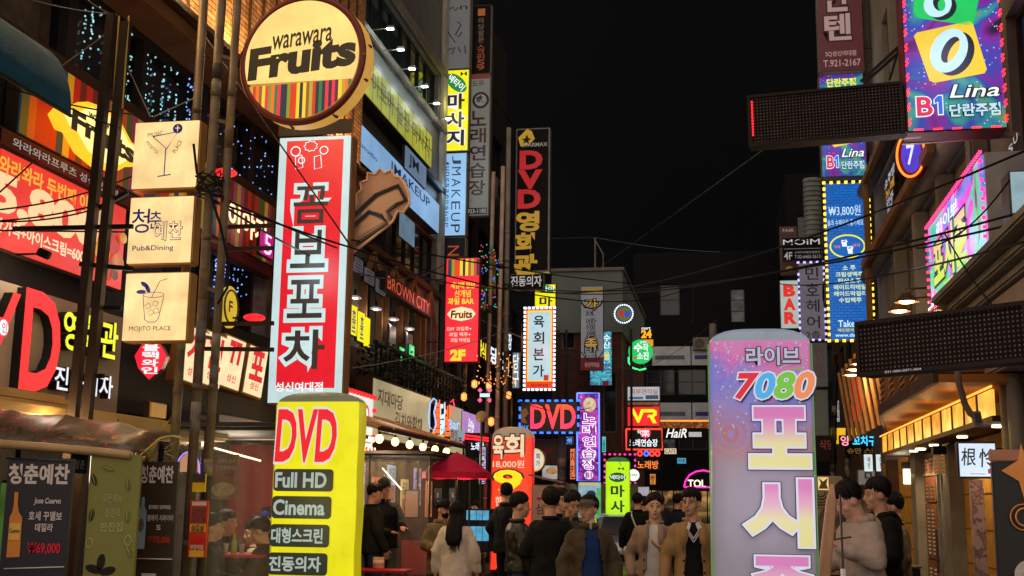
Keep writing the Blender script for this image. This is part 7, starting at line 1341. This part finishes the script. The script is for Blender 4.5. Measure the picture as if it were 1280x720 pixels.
# white curtain of a sign stand behind the men: "심"
s = front('menu_board', 'pale pink standing menu board with a black Korean letter behind the group', 664, 606, 706, 700, 24, pm((190, 150, 140), .6, 0, .15), GREYP, .06, cat='menu board'); s.T("심", 670, 630, 679, 643, DK, 1, bold=.01); s.R(671, 622, 677, 625, pm((190, 40, 40), .5), 1); s.R(694, 608, 701, 612, pm((190, 40, 50), .5), 1)
s = front('round_edge_sign', 'round pale sign ringed in yellow and black right of the orange red balloon', 655, 559, 683, 592, 27, em((220, 214, 196), .8, .1), BLACK, .1, frame=.0)
s.root.children[0].hide_render = False
for ch in list(s.root.children): bpy.data.objects.remove(ch)
s.E(669, 575, 14, 16, em((40, 30, 26), .4, 0), 1, 'disc', th=.08); s.yf = -.1; s.E(669, 575, 12.5, 14.5, em((226, 190, 80), .8, 0), 1, 'ring'); s.E(669, 575, 11, 13, em((220, 214, 200), .85, .1), 2, 'face_panel'); s.T("희", 671, 567, 676, 574, DK, 3); s.T("가", 671, 576, 676, 583, DK, 3)
s = front('picture_board', 'dark framed picture board above the menu board', 668, 549, 700, 580, 28.8, pm((86, 62, 62), .5, 0, .2), pm((130, 100, 90), .5), .08, cat='board'); s.R(671, 551, 697, 578, pm((34, 22, 26), .4, 0, .5, 9), 1, 'picture'); s.E(684, 564, 5, 4, pm((120, 60, 70), .5), 2)
s = front('food_sign', 'pale lit food picture sign under the picture board', 677, 581, 706, 600, 28.7, em((200, 200, 196), .6, .25, 5), GREYP, .08); s.E(690, 589, 8, 4, em((190, 140, 90), .7, .4, 9), 1)
bm = B(); c0 = atY(664, 600, 25.5); beam(bm, atY(664, 594, 25.5), atY(707, 604, 25.5), .9, .03); tag(obj('sloping_awning', bm, pm((140, 112, 100), .6)), 'sloping pale brown awning over the menu board', 'awning')
s = front('cosmetic_poster', 'bright blue and white shop poster under the purple karaoke sign', 722, 602, 752, 648, 31, em((150, 190, 205), .75, .3, 3), GREYP, .1, cat='poster'); s.R(724, 603, 748, 607, em((200, 180, 130), .8, 0), 1); s.E(739, 618, 6, 5, em((40, 60, 90), .5, 0), 1); s.R(746, 610, 751, 648, em((90, 190, 90), .7, .3, 5), 1)
s = front('lit_shopfront', 'warm lit shopfront across the end of the street below the neon arc', 800, 613, 900, 690, 51, party('shp', [(24, 20, 18), (60, 44, 30), (150, 110, 60), (220, 170, 100)], 1.2, .7, False), DARKM, .4, cat='shopfront'); [s.R(800 + 14 * k, 613, 801.5 + 14 * k, 690, BLACK, 2, 'mullion', .1) for k in range(8)]
s = front('market_shopfront', 'dim shopfront with posters behind the lime balloon', 690, 604, 800, 700, 37, party('shp2', [(20, 18, 18), (50, 40, 36), (110, 96, 80)], 1.6, .5, False), DARKM, .4, cat='shopfront')
s = front('small_poster', 'white and pink poster behind the far pedestrians', 797, 608, 812, 622, 36.8, em((190, 180, 196), .7, .2, 4), GREYP, .03, cat='poster')
s = front('small_poster', 'violet poster with a lit strip beside the white and pink one', 796, 622, 814, 634, 36.7, em((160, 90, 160), .6, .3, 4), GREYP, .03, cat='poster')
# left-side dark shop walls behind the tents
bm = B(); b2(bm, (-8, 19.1, 0), (-6.4, 19.2, 3.5)); b2(bm, (-6.49, 19.2, 0), (-6.4, 27, 3.5)); tag(obj('shop_wall', bm, pm((90, 60, 46), .7, 0, .4, 1.5)), 'brown ground floor shop wall behind the left tents', 'wall')
rn = random.Random(21)
for k in range(7):
    y = 19.6 + k * 1.0; s = signbox('menu_sign', 'small lit menu sign on the brown shop wall, %s from the tent' % ('first', 'second', 'third', 'fourth', 'fifth', 'sixth', 'seventh')[k], 'menu', (-6.38, y, 1.3 + .25 * (k % 2)), PI2, .6, .8, .05, em(((230, 190, 120), (180, 150, 200), (220, 110, 60), (150, 190, 220))[k % 4], .6, .5, 6), BLACK, 'menu panels on the left shop wall'); s.T(("메뉴", "안주", "소주", "전골", "곱창", "파전", "튀김")[k], .15, .1, .85, .4, DK, 1); s.R(.15, .5, .85, .88, em((170, 90, 50), .5, .5, 12), 1, 'photo_print')
# ---------------------------------------------------------------- car
def car(label, x, y, rz, paint):
    rt = empty('parked_car', (x, y, 0), rz, label, 'car'); sec = []
    bm = B(); prof = [(-2.1, .35), (-2.12, .7), (-1.95, .86), (-1.1, .95), (-.55, 1.36), (.75, 1.42), (1.5, 1.02), (2.0, .95), (2.1, .75), (2.08, .35)]
    rows = []
    for xx, in ((-.86,), (-.80,), (.80,), (.86,)):
        k = .86 / abs(xx) if False else 1; rows.append([bm.verts.new((xx * (.86 if z > 1.1 and abs(xx) > .83 else 1) * (.9 if z > 1.1 else 1), p_, z - (.04 if abs(xx) > .83 else 0))) for p_, z in prof])
    for r in range(3):
        for i in range(len(prof) - 1): bm.faces.new((rows[r][i], rows[r][i + 1], rows[r + 1][i + 1], rows[r + 1][i]))
    bm.faces.new(rows[0][::-1]); bm.faces.new(rows[3]); bmesh.ops.recalc_face_normals(bm, faces=bm.faces); o = obj('body', bm, paint, rt, True); mb = o.modifiers.new('b', 'BEVEL'); mb.width = .05; mb.segments = 3
    bm = B(); vs = [bm.verts.new(p_) for p_ in ((-.68, -1.09, .985), (.68, -1.09, .985), (.6, -.6, 1.36), (-.6, -.6, 1.36))]; bm.faces.new(vs); obj('windscreen', bm, GL, rt)
    for q in (-1, 1):
        bm = B(); vs = [bm.verts.new((q * (.815 - .0), p_, z)) for p_, z in ((-.95, 1.0), (1.3, 1.02), (.7, 1.34), (-.5, 1.32))]; bm.faces.new(vs); obj('side_window', bm, GL, rt)
        for yy in (-1.35, 1.3):
            bm = B(); cyl(bm, (q * .70, yy, .32), (q * .885, yy, .32), .32, 24); w_ = obj('wheel', bm, BLACK, rt); bm = B(); cyl(bm, (q * .886, yy, .32), (q * .895, yy, .32), .20, 16); obj('rim', bm, STEEL, w_)
        bm = B(); ell(bm, (q * .62, -2.08, .68), (.16, .05, .07)); obj('headlight', bm, em((190, 200, 210), .5, 0), rt, True); bm = B(); ell(bm, (q * .98, -.75, 1.0), (.1, .06, .07)); obj('wing_mirror', bm, paint, rt, True)
    bm = B(); b2(bm, (-.5, -2.14, .45), (.5, -2.11, .6)); obj('grille', bm, BLACK, rt); return rt
c0 = atY(784, 660, 27); car('silver car partly hidden behind the walkers and the lime balloon', c0.x, 28, R(4), pm((150, 156, 162), .25, .6, .1))
# ---------------------------------------------------------------- tables
def table(label, x, y, w_, d_, h, mat):
    rt = empty('folding_table', (x, y, 0), 0, label, 'table'); bm = B(); b2(bm, (-w_ / 2, -d_ / 2, h - .03), (w_ / 2, d_ / 2, h), .01); obj('tabletop', bm, mat, rt)
    for a in (-1, 1):
        for b in (-1, 1): bm = B(); cyl(bm, (a * w_ * .42, b * d_ * .4, 0), (a * w_ * .38, b * d_ * .36, h - .03), .013, 8); obj('leg', bm, STEEL, rt)
    return rt
RT = pm((196, 26, 34), .35, 0, .1)
a = atY(292, 692, 11.8); table('red topped table with bottles between the diners in the tent', a.x, 11.9, .75, .6, a.z, RT)
for k, (px, hh, cl) in enumerate(((292, .2, (150, 170, 60)), (282, .1, (190, 180, 170)), (302, .1, (190, 170, 160)))): c_ = atY(px, 692, 11.8); bm = B(); tube(bm, [(c_.x, 11.8, a.z), (c_.x, 11.8, a.z + hh * .6), (c_.x, 11.8, a.z + hh * .75), (c_.x, 11.8, a.z + hh)], [.03, .03, .014, .014] if k == 0 else [.022, .026, .028, .03], 12); tag(obj('bottle' if k == 0 else 'drinking_glass', bm, pm(cl, .2), None, True), ('green yellow drinks bottle on the diners\' red table', 'small glass left of the bottle on the diners\' table', 'small glass right of the bottle on the diners\' table')[k], 'bottle' if k == 0 else 'glass')
a = atY(480, 711, 15.4); table('red topped table before the two men in black', a.x, 15.3, .72, .5, a.z, RT)
c_ = atY(473, 711, 15.3); bm = B(); tube(bm, [(c_.x, 15.3, a.z), (c_.x, 15.3, a.z + .15)], .072, 18); tag(obj('tin_can', bm, stripes('can', [(196, 150, 90), (230, 210, 180), (150, 50, 40), (200, 170, 120)], 30, 0, 2), None, True), 'large patterned tin on the red table before the men in black', 'tin')
bm = B(); cyl(bm, (a.x + .75, 15.9, 0), (a.x + .75, 15.9, a.z + .05), .22, 20); tag(obj('red_tub', bm, pm((150, 30, 30), .5), None, True), 'red plastic tub right of the red topped table', 'tub')
# red screens behind the men (plastic doors)
s = front('red_screen', 'dull red plastic screen with pale banner above, behind the tent post', 500, 674, 538, 720, 18.5, pm((130, 30, 30), .5, 0, .3), BLACK, .05, cat='screen')
s = front('notice_sheet', 'beige notice sheet hung in the tent right of the two men', 505, 612, 524, 648, 18.4, pm((128, 92, 74), .6, 0, .2), BLACK, .02, cat='notice'); s.R(508, 616, 521, 618, DK, 1)
for k, px in enumerate((547, 566)): s = front('black_screen', 'black box screen hung under the parasol, %s one' % ('left', 'right')[k], px - 6, 609, px + 7, 634, 19.5, pm((44, 42, 44), .4), BLACK, .1, cat='screen'); s.R(px - 1, 616, px + 1.5, 622, WHITEP, 1)
# ---------------------------------------------------------------- people
BKC = pm((20, 19, 20), .75, 0, .3, 6, .2); OLV2 = pm((70, 58, 42), .55, 0, .25, 6, .3); TAN = pm((146, 120, 102), .8, 0, .15, 6, .25); KHA = pm((156, 120, 80), .8, 0, .15, 6, .25); BLUE = pm((30, 50, 92), .8, 0, .15, 6, .2); JEAN = pm((44, 56, 84), .85, 0, .2, 8, .2)
WHC = pm((206, 186, 170), .8, 0, .1, 6, .2); HOOD = pm((160, 142, 126), .85, 0, .12, 6, .25); LEATH = pm((30, 25, 23), .42, 0, .3, 8, .05); CRMK = pm((196, 172, 146), .85, 0, .1); GREYC = pm((60, 58, 58), .8); CAMO = pm((112, 96, 70), .8, 0, .5, 8); NAVYC = pm((28, 32, 48), .8)
def P_(label, px, py, Y, rz, H, **kw):
    c = atY(px, py, Y); z = kw.pop('z', 0); return person(label, c.x, Y, rz, H, z=z, **kw)
def hgt(px, py_top, Y): return atY(px, py_top, Y).z
P_('man in brown grey cap, white turtleneck and dark olive padded jacket over blue shirt', 737, 640, 11.6, .35, hgt(737, 622, 11.6) - .0, yaw=-.75, arms=('down', 'hang'), topmat=OLV2, shirt=BLUE, bottoms=BKC, top=dict(inf=.04, z0=.86, disp=.035, ds=.06, V=(.055, .085, 1.15, .11), col='puff'), extras=[x_cap(pm((96, 80, 74), .8)), lambda r, H_, L_, A_: (lambda b: (cap2(b, (0, .02, 1.44), .068, (0, .008, 1.515), .06, 14), b.transform(L_), obj('turtleneck', b, CRMK, r, True)))(B())])
P_('person in an open taupe trench coat and white shirt, one hand raised', 818, 640, 12.6, -.05, hgt(818, 619, 12.6), yaw=.15, nod=.05, arms=('pocket', 'phone'), skin=2, hair='part', topmat=TAN, shirt=pm((206, 196, 194), .8), bottoms=BKC, top=dict(inf=.02, z0=.5, flare=.05, V=(.05, .075, 1.0, .10), col='lapel', name='trench_coat', disp=.03, ds=.12))
P_('man with bowl-cut black hair in a camel trench coat and striped black knit', 865, 640, 12.0, .12, hgt(865, 613, 12.0), yaw=-.45, arms=('down', 'down'), hair='bowl', topmat=KHA, shirt=BKC, bottoms=BKC, top=dict(inf=.02, z0=.5, flare=.05, V=(.05, .085, 1.0, .09), col='lapel', name='trench_coat', disp=.03, ds=.12), extras=[x_trim(), x_glasses()])
P_('man in a plain black jacket seen from behind in the middle of the group', 689, 640, 12.2, math.pi - .1, hgt(689, 612, 12.2), yaw=.5, arms=('down', 'phone'), topmat=BKC, bottoms=BKC, top=dict(inf=.035, z0=.84, disp=.025, ds=.1), build=1.2)
P_('young man in a black leather jacket with jeans, turned to the right', 649, 640, 12.8, PI2 + .35, hgt(649, 618, 12.8), yaw=-.1, nod=.1, arms=('hang', 'hang'), topmat=LEATH, shirt=BKC, bottoms=JEAN, top=dict(inf=.03, z0=.93, disp=.035, ds=.05), hair='part')
P_('man in a black padded coat before the orange red balloon, looking right', 634, 630, 17.5, math.pi - .6, 1.80, z=hgt(634, 606, 17.5) - 1.80, yaw=.9, arms=('hang', 'pocket'), topmat=BKC, bottoms=BKC, top=dict(inf=.045, z0=.8, disp=.03, ds=.08, col='puff'), extras=[x_strap(BLACK)])
P_('young man with black hair leaning in behind the cap wearer', 713, 630, 13.0, .2, hgt(711, 615, 13.0), yaw=.35, nod=.35, arms=('down', 'down'), topmat=GREYC, bottoms=BKC, shirt=BKC, top=dict(inf=.03, z0=.86), hair='part')
P_('person mostly hidden between the black jacket and the leaning young man', 703, 630, 14.0, .5, hgt(704, 613, 14), yaw=0, arms=('down', 'down'), topmat=BKC, bottoms=BKC, top=dict(inf=.03, z0=.86))
P_('woman with long straight black hair in a white oversized shirt, seen from behind', 571, 640, 14.6, math.pi, hgt(571, 629, 14.6), hair='long', arms=('down', 'down'), topmat=WHC, bottoms=JEAN, top=dict(inf=.04, z0=.74, flare=.01, disp=.035, ds=.09, col=True), skin=2)
P_('person in khaki hooded coat, black cap and face mask facing the woman in white', 553, 640, 15.6, .5, hgt(553, 626, 15.6), yaw=.5, nod=.15, arms=('fwd', 'fwd'), topmat=CAMO, bottoms=BKC, shirt=BKC, top=dict(inf=.045, z0=.75, disp=.035, ds=.08, col='hood'), extras=[x_cap(BKC), x_mask(BKC)])
z1 = hgt(468, 606, 16.0) - 1.76; bm = B(); b2(bm, (-6.2, 15.5, 0), (-4.3, 19.6, max(.12, z1)), .01); tag(obj('stall_platform', bm, pm((70, 60, 56), .8)), 'low platform under the tent where the two men in black stand', 'platform')
P_('man in dark coat seen from the side, nearer of the two by the red table', 466, 640, 16.0, PI2 + .5, 1.76, z=z1, yaw=-.3, nod=.2, arms=('hang', 'fwd'), topmat=pm((34, 36, 30), .8, 0, .3, 6, .2), bottoms=JEAN, top=dict(inf=.04, z0=.84, disp=.03, ds=.09))
P_('man in black cap and coat clasping his hands, farther one by the red table', 481, 640, 16.7, .5, 1.80, z=hgt(480, 600, 16.7) - 1.80 if hgt(480, 600, 16.7) - 1.80 > z1 else z1, yaw=-.7, nod=.2, arms=('fwd', 'fwd'), topmat=BKC, shirt=BKC, bottoms=BKC, top=dict(inf=.04, z0=.84, disp=.03, ds=.09), extras=[x_cap(BKC)])
P_('man in a pale beige grey hoodie bending over a phone at the right', 1078, 640, 10.2, PI2 * -1 + .55 + math.pi * 0 + .0, hgt(1067, 608, 10.2) + .04, yaw=-.25, nod=.4, lean=.10, arms=('fwd', 'eat'), topmat=HOOD, bottoms=BKC, top=dict(inf=.035, z0=.78, disp=.05, ds=.09, col='hood'), extras=[x_phone(-1)])
P_('tall man in a black hooded jacket behind the man in the grey hoodie', 1098, 620, 11.2, -1.2, hgt(1083, 600, 11.2), yaw=-.2, nod=.1, arms=('hang', 'fwd'), topmat=BKC, bottoms=BKC, top=dict(inf=.045, z0=.84, disp=.03, ds=.09, col='hood'))
P_('man in a dark olive coat farthest of the three on the right', 1116, 630, 12.6, -1.5, hgt(1102, 618, 12.6), yaw=-.1, nod=.1, arms=('down', 'down'), topmat=OLV2, bottoms=BKC, top=dict(inf=.035, z0=.6, disp=.03, ds=.09))
P_('distant walker in a black coat with a pale strap, seen from behind', 797, 640, 22, math.pi, hgt(797, 618, 22), topmat=BKC, bottoms=BKC, top=dict(inf=.035, z0=.7), face=False, extras=[x_strap(WHITEP)])
P_('distant walker in black beside the one with the pale strap', 805, 640, 24, math.pi + .3, hgt(805, 622, 24), topmat=BKC, bottoms=BKC, top=dict(inf=.035, z0=.8), face=False)
P_('distant walker in a dark navy jacket between the two trench coats', 848, 640, 24, math.pi - .6, hgt(849, 619, 24), topmat=NAVYC, bottoms=BKC, top=dict(inf=.035, z0=.85), face=False)
P_('young woman in a dark brown coat beside the parasol stall', 594, 640, 21, -.4, hgt(594, 628, 21), hair='long', topmat=pm((60, 44, 36), .8), bottoms=BKC, top=dict(inf=.02, z0=.6), skin=2)
P_('distant walker in grey near the lit shopfront', 827, 640, 36, math.pi, hgt(827, 621, 36), topmat=GREYC, bottoms=BKC, face=False)
ST = -.50
for lb, px, pt, Y, rz, kw in (('seated diner in black with his back to the poles, left side of the red table', 268, 645, 11.6, PI2 + .2, dict(arms=('table', 'table'))), ('seated diner in a dark jacket, second from the poles at the red table', 285, 640, 12.4, PI2 - .5, dict(arms=('hang', 'table'), yaw=.4)),
                              ('seated diner in a dark brown coat holding food right of the red table', 330, 648, 11.9, -PI2 + .1, dict(arms=('eat', 'table'), nod=.3)), ('seated diner in a cream top behind the one in brown', 320, 652, 13.0, -PI2 + .6, dict(arms=('eat', 'table'), nod=.2)), ('seated diner with a blue cap at the far side of the tent', 333, 637, 13.4, -.6, dict(arms=('table', 'table'), extras=[x_cap(pm((36, 36, 110), .8))]))):
    tm = CRMK if 'cream' in lb else pm((70, 48, 36), .8) if 'brown' in lb else BKC
    c = atY(px, pt, Y); person(lb, c.x, Y, rz, 1.72, sit=True, topmat=tm, bottoms=BKC, top=dict(inf=.03, z0=.86), z=c.z - 1.72, **kw)
    rt = empty('stool', (c.x, Y, 0), 0, 'round red stool under the ' + ' '.join(lb.replace('seated ', '').split()[:8]), 'stool'); hh = max(.3, c.z - 1.72 + .84); bm = B(); cyl(bm, (0, 0, hh - .04), (0, 0, hh), .16, 18); obj('seat', bm, RT, rt); [obj('leg', cyl(B(), (.11 * math.cos(a), .11 * math.sin(a), hh - .04), (.15 * math.cos(a), .15 * math.sin(a), 0), .012, 6), STEEL, rt) for a in (.8, 2.4, 3.9, 5.5)]
# ---------------------------------------------------------------- overhead cables
W = [((-20, 98), 8.5, (168, 143), 9.2, .05, 'cable crossing the dark teal awning and the striped fascia'), ((-10, 78), 8.2, (150, 160), 8.8, .05, 'cable under the dark teal awning running to the black posts'),
     ((40, 0), 8.6, (146, 18), 8.9, .02, 'pale stay wire from the top edge to the black post tops', 1), ((110, 0), 8.6, (148, 20), 8.9, .02, 'short pale stay wire right of the longer one', 1), ((76, 83), 9, (133, 42), 8.9, 0, 'slanting pale stay wire before the dark windows', 1), ((148, 58), 9, (188, 146), 9.3, 0, 'pale stay wire from the posts down to the top cream box', 1), ((192, 146), 9.3, (244, 122), 9.3, 0, 'short pale stay wire above the top cream box', 1),
     ((0, 262), 8.5, (340, 110), 11, .25, 'long thin cable rising across the red banner'), ((0, 276), 8.4, (118, 257), 8.8, .02, 'thick cable over the price on the red banner'), ((0, 277), 8.5, (160, 247), 9.3, .06, 'second thick cable over the price on the red banner'), ((-10, 288), 8.3, (160, 290), 9.4, .0, 'taut dark cable below the price on the red banner'), ((0, 240), 8.4, (44, 200), 9, .0, 'short cable slanting on the red banner'),
     ((225, 0), 12, (440, 310), 9, .0, 'thin cable slanting down right behind the round sign'), ((262, 240), 9.4, (660, 357), 28, .35, 'cable passing in front of the brown cut-out board'), ((262, 246), 9.4, (556, 330), 25, .5, 'cable sagging in front of the tall red sign'), ((262, 250), 9.4, (900, 338), 42, 1.0, 'long cable from the cream boxes to the dark sky side'),
     ((440, 300), 13, (900, 352), 48, .3, 'cable over the brick building roof'), ((630, 355), 27, (1290, 275), 10, .35, 'upper cable crossing the street to the right edge'), ((640, 357), 27, (1290, 262), 9.5, .4, 'second cable crossing the street to the right edge'), ((640, 360), 27, (1290, 185), 9.5, .5, 'highest cable crossing the street in front of the slanting facade sign'), ((960, 352), 32, (1290, 300), 9.2, .2, 'lower cable in front of the slanting facade sign'),
     ((745, 338), 45, (985, 165), 20, .0, 'thin wire rising through the night sky to the upper lamp-grid board', 1), ((690, 298), 31, (745, 297), 45, .0, 'thin wire from the cinema sign to the roof mast', 1), ((745, 297), 45, (900, 315), 46, .1, 'thin wire right of the roof mast', 1), ((560, 380), 26, (870, 462), 50, .6, 'pale cable sagging across the middle of the street', 1), ((440, 460), 17, (640, 410), 27, .1, 'pale cable in front of the cafe arches', 1),
     ((600, 470), 25, (760, 500), 31, .5, 'sagging cable by the beef sign foot'), ((753, 500), 31, (790, 610), 36, .3, 'loose cable hanging right of the purple sign', 1), ((800, 460), 45, (895, 400), 30, .2, 'thin cable rising left of the tall violet balloon', 1), ((868, 360), 40, (866, 405), 42, -.4, 'loop of cable dangling in the dark above the balloon', 1),
     ((1180, 290), 11, (1280, 420), 9.5, .1, 'thick cable falling in front of the stone pediment'), ((1145, 310), 12, (1262, 225), 10, .15, 'cable looping over the slanting facade sign'), ((560, 40), 26, (690, 220), 45, .1, 'dark cable in the night sky right of the stacked signs')]
for q in W:
    m_ = pm((120, 118, 116), .5, .3) if len(q) > 6 else CABLE; Ym = (q[1] + q[3]) / 2; wire(atY(*q[0], q[1]), atY(*q[2], q[3]), q[4], (.005 if len(q) > 6 else .0075) * (1 if Ym < 12 else 1.5), q[5], None, m_)
bm = B(); c0 = atY(744, 338, 45); cyl(bm, c0, atY(744, 297, 45), .035, 6); cyl(bm, atY(744, 300, 45), atY(754, 318, 45), .025, 6); cyl(bm, atY(754, 318, 45), atY(754, 336, 45), .025, 6); tag(obj('roof_mast', bm, GREYP), 'thin metal mast on the roof of the brick building', 'mast')
# brace under the lina box
bm = B(); beam(bm, atY(1076, 102, 12.6), atY(1124, 58, 12.6), .03, .03); beam(bm, atY(1080, 104, 12.9), atY(1128, 62, 12.9), .03, .03); beam(bm, atY(1112, 100, 12.6), atY(1124, 60, 12.6), .025, .025); tag(obj('sign_brace', bm, DARKM), 'steel brace struts above the upper lamp-grid board', 'bracket')
bm = B(); beam(bm, atY(1128, 170, 12.4), atY(1262, 160, 12.4), .06, .06); beam(bm, atY(1128, 178, 12.6), atY(1275, 168, 12.6), .05, .05); tag(obj('sign_beam', bm, pm((150, 120, 112), .4, .4)), 'steel beam under the big multicoloured box', 'bracket')

bpy.data.scenes.remove(TMP)
